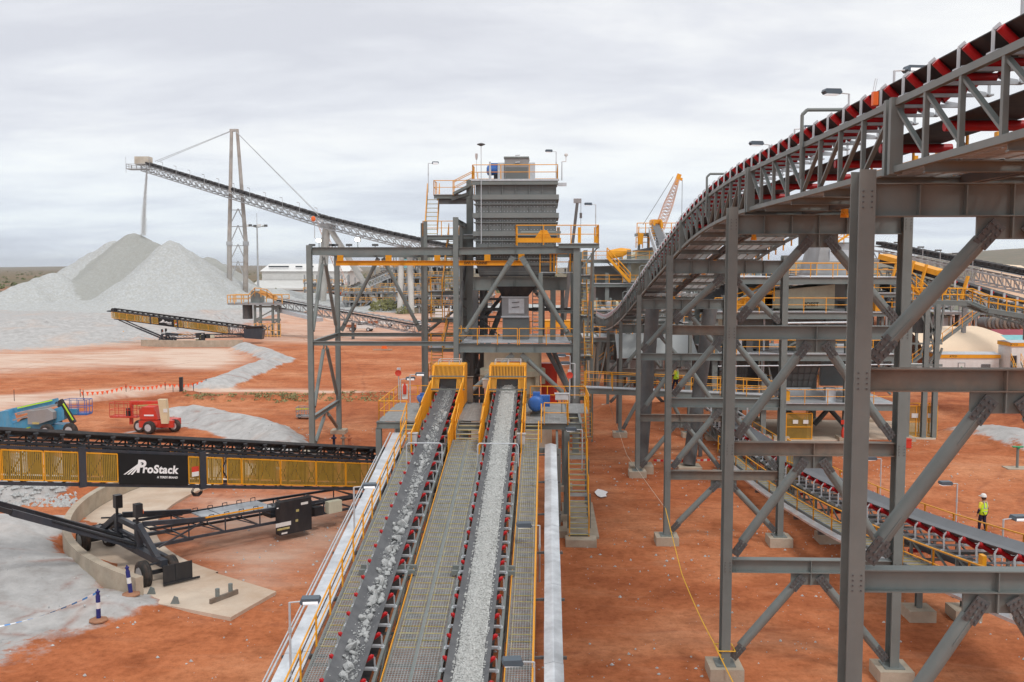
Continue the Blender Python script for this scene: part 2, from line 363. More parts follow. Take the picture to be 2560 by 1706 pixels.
PALE = [([(-300, 905), (0, 908), (120, 900), (300, 888), (430, 885), (520, 893), (700, 893), (900, 900), (890, 906), (620, 903), (430, 905), (180, 928), (0, 955), (-300, 965)], 1.6, .8),
    ([(-400, 780), (140, 782), (330, 775), (560, 760), (570, 800), (330, 800), (140, 815), (-400, 815)], 12, .8),
    ([(-400, 800), (140, 806), (240, 800), (330, 797), (570, 800), (560, 825), (420, 850), (200, 850), (0, 862), (-300, 870)], 9, .8),
    ([(330, 800), (560, 800), (590, 825), (520, 850), (380, 850), (300, 830)], 4, .9),
    ([(600, 730), (720, 728), (1010, 735), (980, 775), (800, 790), (640, 790), (560, 785)], 5, .7),
    ([(395, 1125), (830, 1135), (840, 1260), (640, 1365), (500, 1390), (430, 1300), (400, 1200)], 2.6, .62),
    ([(800, 715), (1040, 690), (1040, 735), (800, 735)], 6, .75)]
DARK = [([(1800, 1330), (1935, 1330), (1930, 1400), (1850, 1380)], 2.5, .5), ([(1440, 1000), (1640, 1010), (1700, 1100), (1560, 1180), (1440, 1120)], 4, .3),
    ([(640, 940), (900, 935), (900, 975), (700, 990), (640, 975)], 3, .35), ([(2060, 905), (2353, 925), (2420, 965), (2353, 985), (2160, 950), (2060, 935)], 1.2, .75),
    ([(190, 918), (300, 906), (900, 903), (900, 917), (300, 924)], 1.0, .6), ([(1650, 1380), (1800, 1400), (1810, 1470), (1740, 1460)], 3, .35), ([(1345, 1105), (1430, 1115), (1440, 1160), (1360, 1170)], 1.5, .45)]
def mk(L):
    m = np.zeros(U.shape)
    for p, s, k in L: m = np.maximum(m, k * polymask(U, V, gp(p), s))
    return m
g_ = mk(GREY); p_ = mk(PALE); d_ = mk(DARK)
nA = vnoise(U, V, .12, 1); nB = vnoise(U, V, .5, 2); nC = vnoise(U, V, .03, 3)
far_ = np.clip((V - 420) / 260, 0, 1) * np.clip(1 + nC * .3, 0, 1)
far_ = np.maximum(far_, np.clip((U - 130 - V * .12) / 60, 0, 1) * np.clip((V - 150) / 60, 0, 1))
Z = .05 * nB + .10 * nA * np.clip((V - 25) / 80, 0, 1)
def ridge(pts, h, w, grey=0, dark=0):
    global Z, g_, d_
    d = linedist(U, V, gp(pts)) + .35 * w * nB; k = np.clip(1 - d / w, 0, 1); Z = Z + h * (k ** .8) * (1 + .25 * nA)
    if grey: g_ = np.maximum(g_, grey * np.clip(k * 3, 0, 1))
    if dark: d_ = np.maximum(d_, dark * np.clip(k * 2, 0, 1))
ridge([(560, 803), (610, 818), (645, 830), (600, 848), (545, 872), (488, 893)], 1.15, 2.6, 1)
ridge([(405, 960), (450, 958), (520, 972), (580, 985), (625, 1003), (655, 1035)], 1.15, 2.4, 1)
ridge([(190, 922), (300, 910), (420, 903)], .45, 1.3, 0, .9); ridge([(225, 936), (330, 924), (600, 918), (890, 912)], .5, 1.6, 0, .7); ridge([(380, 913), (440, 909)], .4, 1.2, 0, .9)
ridge([(225, 1392), (268, 1402)], .4, 1.6, 1); ridge([(-60, 1290), (20, 1330), (80, 1340)], .8, 3.5, 1); ridge([(-100, 1230), (0, 1225), (50, 1235)], 1.1, 3.6, 1); ridge([(-300, 1120), (10, 1118), (60, 1115)], 2.0, 4.4, 1)
ridge([(650, 742), (700, 738), (760, 735)], 2.4, 9, 0, .4); ridge([(-300, 775), (100, 778), (240, 775), (400, 763)], 2.2, 12, 1); ridge([(100, 750), (400, 738), (560, 730)], 2.6, 16, 1)
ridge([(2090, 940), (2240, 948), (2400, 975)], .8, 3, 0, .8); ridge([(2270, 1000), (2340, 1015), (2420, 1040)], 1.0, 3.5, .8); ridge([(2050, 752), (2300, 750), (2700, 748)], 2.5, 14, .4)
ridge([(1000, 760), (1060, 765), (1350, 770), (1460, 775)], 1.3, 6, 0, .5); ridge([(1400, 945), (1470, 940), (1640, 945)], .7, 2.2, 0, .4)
# far hills to the right, low rise to the left
Z = Z + 95 * np.exp(-(((U - 2150) / 800) ** 2 + ((V - 3900) / 900) ** 2)) + 40 * np.exp(-(((U - 900) / 700) ** 2 + ((V - 4800) / 900) ** 2)) + 24 * np.exp(-(((U + 2300) / 1700) ** 2 + ((V - 6500) / 900) ** 2))
Z = Z + np.clip(g_, 0, 1) * np.clip((130 - V) / 60, 0, 1) * (.10 * vnoise(U, V, .9, 8) + .22 * np.maximum(0, vnoise(U, V, .3, 12)))
g_ = np.clip(g_, 0, 1) * (1 - far_)
me = bpy.data.meshes.new('ground'); nu = len(us)
co = np.stack([U, V, Z], -1).reshape(-1, 3)
idx = np.arange(len(co)).reshape(U.shape)
faces = np.stack([idx[:-1, :-1], idx[:-1, 1:], idx[1:, 1:], idx[1:, :-1]], -1).reshape(-1, 4)
me.from_pydata(co.tolist(), [], faces.tolist()); me.polygons.foreach_set('use_smooth', [True] * len(me.polygons))
at = me.color_attributes.new('site', 'FLOAT_COLOR', 'POINT')
at.data.foreach_set('color', np.stack([g_, p_, d_, far_], -1).reshape(-1).astype(np.float32))
ground = bpy.data.objects.new('ground', me); C.collection.objects.link(ground); ground['kind'] = 'structure'
m = bpy.data.materials.new('red_earth'); m.use_nodes = True; t = m.node_tree; b = t.nodes['Principled BSDF']; me.materials.append(m)
b.inputs['Roughness'].default_value = .95; b.inputs['Specular IOR Level'].default_value = .12
tcn = N(t, 'ShaderNodeTexCoord'); atn = N(t, 'ShaderNodeAttribute', attribute_name='site'); sp = N(t, 'ShaderNodeSeparateColor'); t.links.new(atn.outputs['Color'], sp.inputs[0])
def tn(scale, det, rough, sx=1, sy=1, rot=0, dist=0):
    mp = N(t, 'ShaderNodeMapping'); mp.inputs['Scale'].default_value = (sx, sy, 1); mp.inputs['Rotation'].default_value = (0, 0, rot); t.links.new(tcn.outputs['Object'], mp.inputs[0])
    n = N(t, 'ShaderNodeTexNoise'); n.inputs['Scale'].default_value = scale; n.inputs['Detail'].default_value = det; n.inputs['Roughness'].default_value = rough; n.inputs['Distortion'].default_value = dist
    t.links.new(mp.outputs[0], n.inputs[0]); return n.outputs[0]
def mixc(f, a, b_):
    mx = N(t, 'ShaderNodeMix', data_type='RGBA')
    if isinstance(f, float): mx.inputs[0].default_value = f
    else: t.links.new(f, mx.inputs[0])
    for i, x in ((6, a), (7, b_)):
        if isinstance(x, tuple): mx.inputs[i].default_value = (*x, 1)
        else: t.links.new(x, mx.inputs[i])
    return mx.outputs[2]
nbig = tn(.09, 9, .62, 1, 1.3, .3, .4); nmid = tn(.55, 9, .66); nfin = tn(7, 6, .7); ntrk = tn(.3, 9, .68, .5, 1.5, -.25, .8)
base = ramp(t, nbig, [(.33, (.37, .110, .044)), (.5, (.455, .150, .062)), (.68, (.56, .24, .12))])
fine = ramp(t, nmid, [(.33, (.70, .66, .64)), (.5, (1, 1, 1)), (.72, (1.15, 1.24, 1.33))])
mm = N(t, 'ShaderNodeMix', data_type='RGBA', blend_type='MULTIPLY'); mm.inputs[0].default_value = .9; t.links.new(base, mm.inputs[6]); t.links.new(fine, mm.inputs[7]); base = mm.outputs[2]
mf = N(t, 'ShaderNodeMix', data_type='RGBA', blend_type='MULTIPLY'); mf.inputs[0].default_value = 1; t.links.new(base, mf.inputs[6]); t.links.new(ramp(t, tn(3.2, 8, .78), [(.34, (.72, .70, .68)), (.5, (1, 1, 1)), (.66, (1.16, 1.2, 1.24))]), mf.inputs[7]); base = mf.outputs[2]
trk = ramp(t, ntrk, [(.56, (0, 0, 0)), (.70, (.45, .45, .45))]); base = mixc(trk, base, (.58, .29, .17))
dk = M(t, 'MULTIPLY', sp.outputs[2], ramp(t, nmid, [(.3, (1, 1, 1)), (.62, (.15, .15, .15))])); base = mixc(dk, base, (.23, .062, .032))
# pale dust and grey rock fines, edges broken by noise
pe = M(t, 'MULTIPLY', M(t, 'MULTIPLY_ADD', M(t, 'SUBTRACT', tn(.22, 9, .66, .6, 1.8), .5), 2.4, sp.outputs[1]), sp.outputs[1]); pe = M(t, 'MULTIPLY', pe, 1.25, clamp=True)
base = mixc(pe, base, (.66, .50, .40))
ge = M(t, 'ADD', sp.outputs[0], M(t, 'MULTIPLY', M(t, 'SUBTRACT', tn(.5, 10, .78), .5), 3.4)); ge = ramp(t, M(t, 'MULTIPLY', ge, sp.outputs[0]), [(.2, (0, 0, 0)), (.5, (.95, .95, .95))])
gcol = ramp(t, tn(.9, 10, .7), [(.3, (.33, .325, .315)), (.5, (.44, .445, .44)), (.7, (.55, .55, .54))]); gcol = mixc(ramp(t, tn(.12, 6, .6), [(.52, (0, 0, 0)), (.75, (.55, .55, .55))]), gcol, (.58, .42, .33))
base = mixc(ge, base, gcol)
# wheel ruts: pairs of faint arcs pressed into the dirt
xyz = N(t, 'ShaderNodeSeparateXYZ'); t.links.new(tcn.outputs['Object'], xyz.inputs[0])
cxy = N(t, 'ShaderNodeCombineXYZ'); t.links.new(xyz.outputs[0], cxy.inputs[0]); t.links.new(xyz.outputs[1], cxy.inputs[1])
wob = M(t, 'MULTIPLY', M(t, 'SUBTRACT', tn(.12, 3, .5), .5), 2.2); rut = None
for cx_, cy_, r_ in ((22, 95, 42), (22.5, 96, 44.2), (-30, 60, 19), (-30, 60, 21), (-8, 130, 62), (-8, 130, 64.5), (60, 40, 36), (60, 40, 38.2), (-60, 190, 80), (-60, 190, 83), (-300, 60, 281), (-300, 60, 283.2), (3, 260, 225), (3, 260, 227.3), (-22, 108, 24), (-22, 108, 26.5), (140, 90, 121), (140, 90, 123), (-40, 128, 12), (-40, 128, 14.2)):
    vd = N(t, 'ShaderNodeVectorMath', operation='DISTANCE'); t.links.new(cxy.outputs[0], vd.inputs[0]); vd.inputs[1].default_value = (cx_, cy_, 0)
    q = M(t, 'ABSOLUTE', M(t, 'ADD', M(t, 'SUBTRACT', vd.outputs['Value'], r_), wob)); q = M(t, 'SUBTRACT', 1.0, M(t, 'MULTIPLY', q, 3.6), clamp=True); rut = q if rut is None else M(t, 'MAXIMUM', rut, q)
rut = M(t, 'MULTIPLY', rut, ramp(t, tn(.5, 6, .7), [(.42, (0, 0, 0)), (.6, (.55, .55, .55))])); base = mixc(rut, base, (.26, .085, .045))
# scrubland beyond the site
sc_ = ramp(t, tn(.035, 10, .75, .5, 1.0), [(.36, (.10, .105, .06)), (.5, (.17, .14, .085)), (.64, (.27, .17, .11))]); base = mixc(atn.outputs['Alpha'], base, sc_)
# scattered pale stones
vo = N(t, 'ShaderNodeTexVoronoi'); vo.inputs['Scale'].default_value = 1.5; vo.inputs['Randomness'].default_value = 1; t.links.new(tcn.outputs['Object'], vo.inputs[0])
st = M(t, 'LESS_THAN', vo.outputs['Distance'], .04); st = M(t, 'MULTIPLY', st, ramp(t, tn(.2, 3, .5), [(.45, (0, 0, 0)), (.6, (1, 1, 1))])); base = mixc(M(t, 'MULTIPLY', st, .7), base, (.62, .52, .46))
t.links.new(base, b.inputs['Base Color'])
bp = N(t, 'ShaderNodeBump'); bp.inputs['Strength'].default_value = .5; bp.inputs['Distance'].default_value = .12
t.links.new(M(t, 'SUBTRACT', M(t, 'ADD', nmid, M(t, 'MULTIPLY', nfin, .5)), rut), bp.inputs['Height']); t.links.new(bp.outputs[0], b.inputs['Normal'])
def gz(u, v):
    j = min(max(np.searchsorted(us, u), 0), len(us) - 1); i = min(max(np.searchsorted(vs_, v), 0), len(vs_) - 1); return float(Z[i, j])
# ------------------------------------------------------------------ stockpile
def heightmesh(name, u0, u1, v0, v1, st, f, m, smooth=True):
    a = np.arange(u0, u1, st); b_ = np.arange(v0, v1, st); UU, VV = np.meshgrid(a, b_); ZZ = f(UU, VV)
    me = bpy.data.meshes.new(name); ix = np.arange(UU.size).reshape(UU.shape)
    fs = np.stack([ix[:-1, :-1], ix[:-1, 1:], ix[1:, 1:], ix[1:, :-1]], -1).reshape(-1, 4)
    zz = ZZ.reshape(-1); fs = fs[(zz[fs] > -1.0).any(1)]
    me.from_pydata(np.stack([UU, VV, ZZ], -1).reshape(-1, 3).tolist(), [], fs.tolist()); me.materials.append(m)
    if smooth: me.polygons.foreach_set('use_smooth', [True] * len(me.polygons))
    o = bpy.data.objects.new(name, me); C.collection.objects.link(o); return o
cones = [(309, 529, 372, .74), (345, 545, 366, .74), (372, 548, 360, .74), (392, 546, 338, .74), (475, 585, 385, .72), (505, 600, 380, .7), (225, 570, 374, .72), (262, 548, 374, .74), (160, 613, 362, .62), (120, 622, 346, .6), (66, 640, 335, .62), (95, 630, 346, .6), (560, 640, 365, .6), (30, 660, 330, .5), (610, 665, 350, .45)]
FRESH = None
def pile_h(UU, VV):
    global FRESH
    z = np.full(UU.shape, -3.0); FRESH = np.zeros(UU.shape)
    for ci, (x, y, v, s) in enumerate(cones):
        p = pv(x, y, v); d = np.hypot(UU - p.x, VV - p.y); an = np.arctan2(VV - p.y, UU - p.x)
        d = d * (1 + .05 * np.sin(an * 5 + x) + .03 * np.sin(an * 11 + y)); zn = p.z - s * d - 1.0 * np.exp(-(d / 2.2) ** 2); FRESH = np.where(zn > z, 1.0 if ci in (0, 1, 2, 4, 5) else 0.0, FRESH); z = np.maximum(z, zn)
    # hollow dug by the falling stream between back ridge and front cone
    z = z + .9 * vnoise(UU, VV, .13, 5) * np.clip(z / 6, 0, 1) + .28 * vnoise(UU, VV, .8, 6) + .5 * np.abs(vnoise(UU, VV, .22, 15))
    g0 = pv(352, 556, 354); g1 = pv(235, 690, 330); L2 = (g1.x - g0.x) ** 2 + (g1.y - g0.y) ** 2; tt = np.clip(((UU - g0.x) * (g1.x - g0.x) + (VV - g0.y) * (g1.y - g0.y)) / L2, 0, 1)
    dd = np.hypot(UU - g0.x - tt * (g1.x - g0.x), VV - g0.y - tt * (g1.y - g0.y)); z = z - (6.5 * (1 - .4 * tt)) * np.exp(-(dd / (7.5 + 5 * tt)) ** 2) * (z > 0)
    skirt = 5.0 * np.exp(-(((UU + 95) / 75) ** 2 + ((VV - 325) / 32) ** 2)) * (1 + .8 * vnoise(UU, VV, .07, 9)) - .6 + .3 * vnoise(UU, VV, .5, 19)
    return np.maximum(z, skirt)
pile_m = mat('stockpile_rock', (.47, .485, .485), .95, 0, .16, 1.6, (.40, .39, .35), .8, .15, .9, 3.2)
sp_o = heightmesh('ore_stockpile', -190, 10, 255, 450, .9, pile_h, pile_m)
at = sp_o.data.color_attributes.new('fresh', 'FLOAT_COLOR', 'POINT'); fr_ = FRESH.reshape(-1); at.data.foreach_set('color', np.stack([fr_, fr_, fr_, fr_], -1).reshape(-1).astype(np.float32))
t = pile_m.node_tree; b = t.nodes['Principled BSDF']; src = b.inputs['Base Color'].links[0].from_socket; an_ = N(t, 'ShaderNodeAttribute', attribute_name='fresh'); mx = N(t, 'ShaderNodeMix', data_type='RGBA'); t.links.new(M(t, 'MULTIPLY', an_.outputs['Fac'], .6), mx.inputs[0]); t.links.new(src, mx.inputs[6]); mx.inputs[7].default_value = (.30, .30, .27, 1); t.links.new(mx.outputs[2], b.inputs['Base Color'])
tag(sp_o, 'huge pale grey stockpile of crushed ore under the high conveyor', 'stockpile')
# falling stream of ore
ap = pv(325, 541, 370); hd = pv(338, 392, 370); mb = MB(); rng = random.Random(3)
for i in range(5200):
    f = rng.random(); r = .30 + .95 * f ** 1.4; p = hd.lerp(ap, f) + Vector((rng.gauss(0, r * .45), rng.gauss(0, r * .45), 0)); p.x += .8 * (1 - (1 - f) ** 2) - 1.8 * f * (1 - f); s = rng.uniform(.05, .12)
    mb.add([p + Vector(q) * s for q in ((1, 0, 0), (-1, 0, 0), (0, 1, 0), (0, -1, 0), (0, 0, 1.6), (0, 0, -1.6))], [(0, 2, 4), (2, 1, 4), (1, 3, 4), (3, 0, 4), (2, 0, 5), (1, 2, 5), (3, 1, 5), (0, 3, 5)])
o = mb.build('falling_ore', mat('falling_fines', (.72, .73, .73), .95, 0, .1, 2)); tag(o, 'thin stream of ore falling from the conveyor head onto the stockpile', 'falling ore', kind='stuff')
# pale stones strewn on the red earth
def stone_v(rg, s):
    vs = [(1, 0, 0), (-1, 0, 0), (0, 1, 0), (0, -1, 0), (0, 0, 1), (0, 0, -1), (.6, .6, .5), (-.6, .5, -.4)]
    return [Vector(q) * s * rg.uniform(.6, 1.3) for q in vs[:6]]
OCT = [(0, 2, 4), (2, 1, 4), (1, 3, 4), (3, 0, 4), (2, 0, 5), (1, 2, 5), (3, 1, 5), (0, 3, 5)]
mb = MB(); rg = random.Random(11)
for i in range(5200):
    v = rg.uniform(27, 80); u = rg.uniform(-24, 30)
    if -9.5 < u < 1 and v > 45: continue
    if nz(u, v, .12) < -.05 and rg.random() < .8: continue
    s = rg.choice([.012, .016, .02, .02, .025, .03, .045, .07]); mb.add([q + Vector((u, v, gz(u, v) + .01)) for q in stone_v(rg, s)], OCT)
for i in range(1500):
    p = pz(rg.uniform(-40, 175), rg.uniform(1085, 1165)); s = rg.uniform(.04, .15)
    if p.y - 47 < (p.x + 24) * .2 - 3 and rg.random() < .6: continue
    mb.add([q + Vector((p.x, p.y, gz(p.x, p.y) + .02)) for q in stone_v(rg, s)], OCT)
tag(mb.build('loose_stones', rock), 'pale stones strewn over the red earth and the gravel heaps', 'stones', kind='stuff')
# low scrub
mb = MB(); rg = random.Random(5)
def tuft(mb, rg, c, r, n, leafs):
    for i in range(n):
        a = rg.uniform(0, 6.28); q = Vector((math.cos(a), math.sin(a), 0)) * r * math.sqrt(rg.random()); z = rg.uniform(.1, 1) * r * .9 * (1 - .5 * (q.length / r) ** 2)
        p = Vector(c) + q + Vector((0, 0, z)); d = Vector((rg.gauss(0, 1), rg.gauss(0, 1), rg.gauss(0, 1))).normalized() * leafs; e = d.orthogonal().normalized() * leafs * rg.uniform(.5, 1)
        mb.add([p - d, p + e, p + d, p - e], [(0, 1, 2, 3)])
for i in range(900):
    v = 420 + 2200 * rg.random() ** 2; u = rg.uniform(-.62, .62) * v
    if -200 < u < 60 and v < 470: continue
    tuft(mb, rg, (u, v, gz(u, v)), rg.uniform(1.2, 3.6), 22, .7)
tag(mb.build('scrub', leaf), 'low dark scrub covering the plain to the horizon', 'scrub', kind='stuff')
mb = MB()
for i in range(260):
    x = rg.uniform(425, 905); y = 918 + rg.gauss(0, 3.5)
    if rg.random() < .4: x = rg.choice([455, 475, 600, 650, 665]) + rg.gauss(0, 14)
    p = pz(x, y); tuft(mb, rg, (p.x, p.y, gz(p.x, p.y)), rg.uniform(.15, .4), 9, .09)
for i in range(140):
    p = pz(rg.uniform(2060, 2350), rg.gauss(748, 2.5)); tuft(mb, rg, (p.x, p.y, gz(p.x, p.y) + .5), rg.uniform(.6, 1.6), 12, .4)
tag(mb.build('grass', mat('dry_grass', (.26, .24, .11), .9, 0, .4, 3)), 'dry weeds growing along the edges of the red dirt banks', 'grass', kind='stuff')
# puddle
pp = gp([(1366, 1134), (1374, 1127), (1386, 1130), (1397, 1134), (1392, 1139), (1394, 1144), (1380, 1146), (1372, 1142)]); mb = MB()
mb.prism([tuple(q) for q in pp], 2, .06, .085); pm = mat('puddle_water', (.62, .58, .56), .08, 0, .03, 3, spec=.9); o = mb.build('puddle', pm); tag(o, kind='structure')
# ================================================================== TWIN INCLINED CONVEYORS
SL = .151; SA = math.atan(SL)
def bz(v): return -1.9 + SL * v                     # height of the belt edges
def trough(w, th=.018, ang=R(36), wing=.30):
    """belt cross-section (side, up); edges at up=0"""
    a = w / 2; wx = wing * math.cos(ang); wz = wing * math.sin(ang); c = a - wx
    top = [(-a, 0), (-c - .02, -wz + .01), (-c + .04, -wz - .012), (c - .04, -wz - .012), (c + .02, -wz + .01), (a, 0)]
    return top + [(x, z - th) for x, z in reversed(top)]
def make_idler(w, parent, m_frame):
    """one carry idler set in local coordinates: frame + three rollers as children"""
    TL = Matrix.Translation(OFF[parent.name]); fr = MB(TL); a = w / 2; ang = R(36); wx = .30 * math.cos(ang); wz = .30 * math.sin(ang); c = a - wx; r = .066
    fr.cb((0, 0, -wz - .27), (w + .42, .09, .07))
    for s in (-1, 1):
        fr.bar((s * (a + .17), 0, -wz - .27), (s * (a + .17), 0, -.10), .05, .012, (0, 1, 0)); fr.bar((s * (a + .17), 0, -.10), (s * (a + .08), 0, -.01), .05, .012, (0, 1, 0))
        fr.bar((s * (c + .03), 0, -wz - .25), (s * (c + .03), 0, -wz - .09), .05, .012, (0, 1, 0)); fr.cb((s * (a + .19), 0, -wz - .30), (.1, .16, .03))
    f = fr.build('idler_frame', m_frame, parent)
    rr = MB(TL); rr.tube((-c, 0, -wz - .10), (c, 0, -wz - .10), r, 10); rl = [rr.build('roller', red, f, True)]
    for s in (-1, 1):
        rr = MB(TL); p = Vector((s * (c + .05), 0, -wz - .09)); q = Vector((s * (a + .11), 0, -.03 + .0)); rr.tube(p, q, r, 12); rr.tube(q, q + (q - p).normalized() * .035, r * .5, 8); rl.append(rr.build('roller', red, f, True))
    return f
def copy_idler(f, parent, loc, rot):
    g = f.copy(); C.collection.objects.link(g); g.parent = parent; g.location = loc; g.rotation_euler = rot
    if f.name not in KIDS: KIDS[f.name] = kids(f)
    for c in KIDS[f.name]: d = c.copy(); C.collection.objects.link(d); d.parent = g
    return g
V0, V1 = 19.0, 57.0
def conveyor(uc, w, name, label, hooded=True):
    root = thing(name, label, 'conveyor', (uc, V0, 0))
    pth = [(uc, V0 + i * (V1 - V0) / 12, bz(V0 + i * (V1 - V0) / 12)) for i in range(13)]
    MB().sweep(pth, trough(w)).build('belt', rubber, root, True)
    mb = MB(); mb.tube((uc - w / 2 - .05, V1 + .25, bz(V1) - .32), (uc + w / 2 + .05, V1 + .25, bz(V1) - .32), .30, 20); mb.build('head_pulley', rubber_blk, root, True)
    mb = MB(); mb.tube((uc - w / 2 - .05, V0 - .2, bz(V0) - .3), (uc + w / 2 + .05, V0 - .2, bz(V0) - .3), .25, 16); mb.build('tail_pulley', steel_dark, root, True)
    mb = MB(); mb.sweep([(uc, V0, bz(V0) - .78), (uc, V1, bz(V1) - .78)], [(-w / 2, 0), (w / 2, 0), (w / 2, -.02), (-w / 2, -.02)]); mb.build('return_belt', rubber_blk, root)
    # trusses either side: top stringer, bottom chord, lattice
    for s in (-1, 1):
        mb = MB(); u = uc + s * (w / 2 + .22); n = 19
        a = lambda v, dz: (u, v, bz(v) + dz)
        mb.bar(a(V0, -.55), a(V1, -.55), .09, .15); mb.bar(a(V0, -1.45), a(V1, -1.45), .10, .12)
        for i in range(n):
            v0 = V0 + (V1 - V0) * i / n; v1 = V0 + (V1 - V0) * (i + 1) / n
            mb.bar(a(v0, -.62), a(v0, -1.4), .07, .07, (0, 1, 0)); mb.bar(a(v0, -.66) if i % 2 else a(v0, -1.38), a(v1, -1.38) if i % 2 else a(v1, -.66), .05, .05)
        mb.build('truss', steel, root)
    for i in range(20):
        v = V0 + (V1 - V0) * i / 19; MB().bar((uc - w / 2 - .2, v, bz(v) - 1.46), (uc + w / 2 + .2, v, bz(v) - 1.46), .08, .08).build('cross_beam', steel, root)
    for v in (33.5, 33.9): MB().bar((uc - w / 2 - .5, v, bz(v) - .55), (uc + w / 2 + .5, v, bz(v) - .55), .14, .16).build('cross_beam', steel, root)
    # support legs
    for v in (24, 33.7, 44.5):
        for s in (-1, 1):
            z = bz(v) - 1.5; mb = MB(); u = uc + s * (w / 2 + .22); mb.ib((u, v, 0), (u, v, z), .2, .2, (0, 1, 0)); mb.build('leg', steel, root)
    f0 = make_idler(w, root, galv); f0.parent = root; n = 30
    for i in range(n):
        v = V0 + .7 + i * 1.235; loc = (0, v - V0, bz(v)); rot = (SA, 0, 0)
        if i == 0: f0.location = loc; f0.rotation_euler = rot
        else: copy_idler(f0, root, loc, rot)
    if True:
        v = 44.2; mb = MB(); z = bz(v); pts = [(uc - w / 2 - .32, v, z - .55), (uc - w / 2 - .32, v, z + .42), (uc - w / 2 - .24, v, z + .52), (uc + w / 2 + .24, v, z + .52), (uc + w / 2 + .32, v, z + .42), (uc + w / 2 + .32, v, z - .55)]
        mb.path(pts, .03, 8); mb.build('belt_hoop', galv, root)
    # head guard hood
    va = 54.9; z0 = bz(va); hw = w / 2 + .42
    mb = MB()
    mb.box((uc - hw, va + .5, z0 + .62), (uc + hw, va + .56, z0 + .70)); mb.box((uc - hw, va + .9, z0 + 1.32), (uc + hw, va + .96, z0 + 1.40))
    for s in (-1, 1): mb.bar((uc + s * (hw - .04), va - .35, z0 - .15), (uc + s * (hw - .04), va + .95, z0 + 1.36), .08, .07); mb.bar((uc + s * (hw - .04), va + .95, z0 + 1.36), (uc + s * (hw - .04), va + 2.4, z0 + 1.36), .08, .07)
    for i in range(23):                               # sloping slatted front
        u = uc - hw + .1 + i * (2 * hw - .2) / 22; mb.bar((u, va + .52, z0 + .66), (u, va + .93, z0 + 1.36), .035, .02)
    for s in (-1, 1):
        for i in range(6):
            u = uc + s * (w / 2 + .02 + i * .07); mb.bar((u, va - .2 + .02 * i, z0 - .05), (u, va + .5, z0 + .66), .035, .02)
        mb.box((uc + s * hw, va - .3, z0 - .9), (uc + s * (hw + .03), va + 2.4, z0 + .1)); mb.box((uc + s * hw, va + .6, z0 + .1), (uc + s * (hw + .03), va + 2.4, z0 + 1.36))
    mb.box((uc - hw, va + .98, z0 + 1.37), (uc + hw, va + 2.4, z0 + 1.40)); mb.build('hood', yellow, root)
    mb = MB(); mb.box((uc - hw + .05, va + 1.5, z0 - .8), (uc + hw - .05, va + 2.9, z0 + 1.25)); mb.build('chute', steel_dark, root)
    mb = MB()
    for s in (-1, 1): mb.bar((uc + s * (hw - .3), va + 1.1, z0 + 1.62), (uc + s * (hw - .3), va + 2.3, z0 + 1.62), .04, .04)
    for y in (1.1, 2.3): mb.bar((uc - hw + .3, va + y, z0 + 1.62), (uc + hw - .3, va + y, z0 + 1.62), .04, .04)
    for s in (-1, 0, 1):
        for y in (1.1, 2.3): mb.bar((uc + s * (hw - .3), va + y, z0 + 1.38), (uc + s * (hw - .3), va + y, z0 + 1.62), .04, .04, (0, 1, 0))
    mb.build('lifting_frame', galv, root)
    mb = MB(); mb.bar((uc - hw - .1, va - .45, z0 + .12), (uc + hw + .1, va - .45, z0 + .12), .06, .09); mb.bar((uc - hw - .05, va + .38, z0 + .78), (uc + hw + .05, va + .38, z0 + .78), .06, .06); mb.build('cross_tube', steel, root)
    # stepped side guards along the last belts metres
    for s in (-1, 1):
        u = uc + s * (w / 2 + .40)
        for k, (a_, b_, h) in enumerate(((46.3, 47.9, .28), (47.9, 50.3, .46), (50.3, 54.6, .62))):
            mb = MB(); mb.sweep([(u, a_, bz(a_)), (u, b_, bz(b_))], [(-.015, -.95), (.015, -.95), (.015, h), (-.015, h)])
            q = int((b_ - a_) / .12)
            for i in range(q + 1):
                v = a_ + (b_ - a_) * i / q; mb.bar((u, v, bz(v) - .95), (u, v, bz(v) + h), .05, .03, (0, 1, 0))
            mb.sweep([(u, a_, bz(a_) + h), (u, b_, bz(b_) + h)], [(-.03, 0), (.03, 0), (.03, .05), (-.03, .05)]); mb.build('side_guard', yellow, root)
    return root
UL, WL, UR, WR = -5.65, 1.02, -2.2, 1.26
cl = conveyor(UL, WL, 'conveyor', 'left of the two inclined conveyors, dark belt carrying scattered grey rocks')
cr = conveyor(UR, WR, 'conveyor', 'right of the two inclined conveyors, belt heaped with fine white crushed ore')
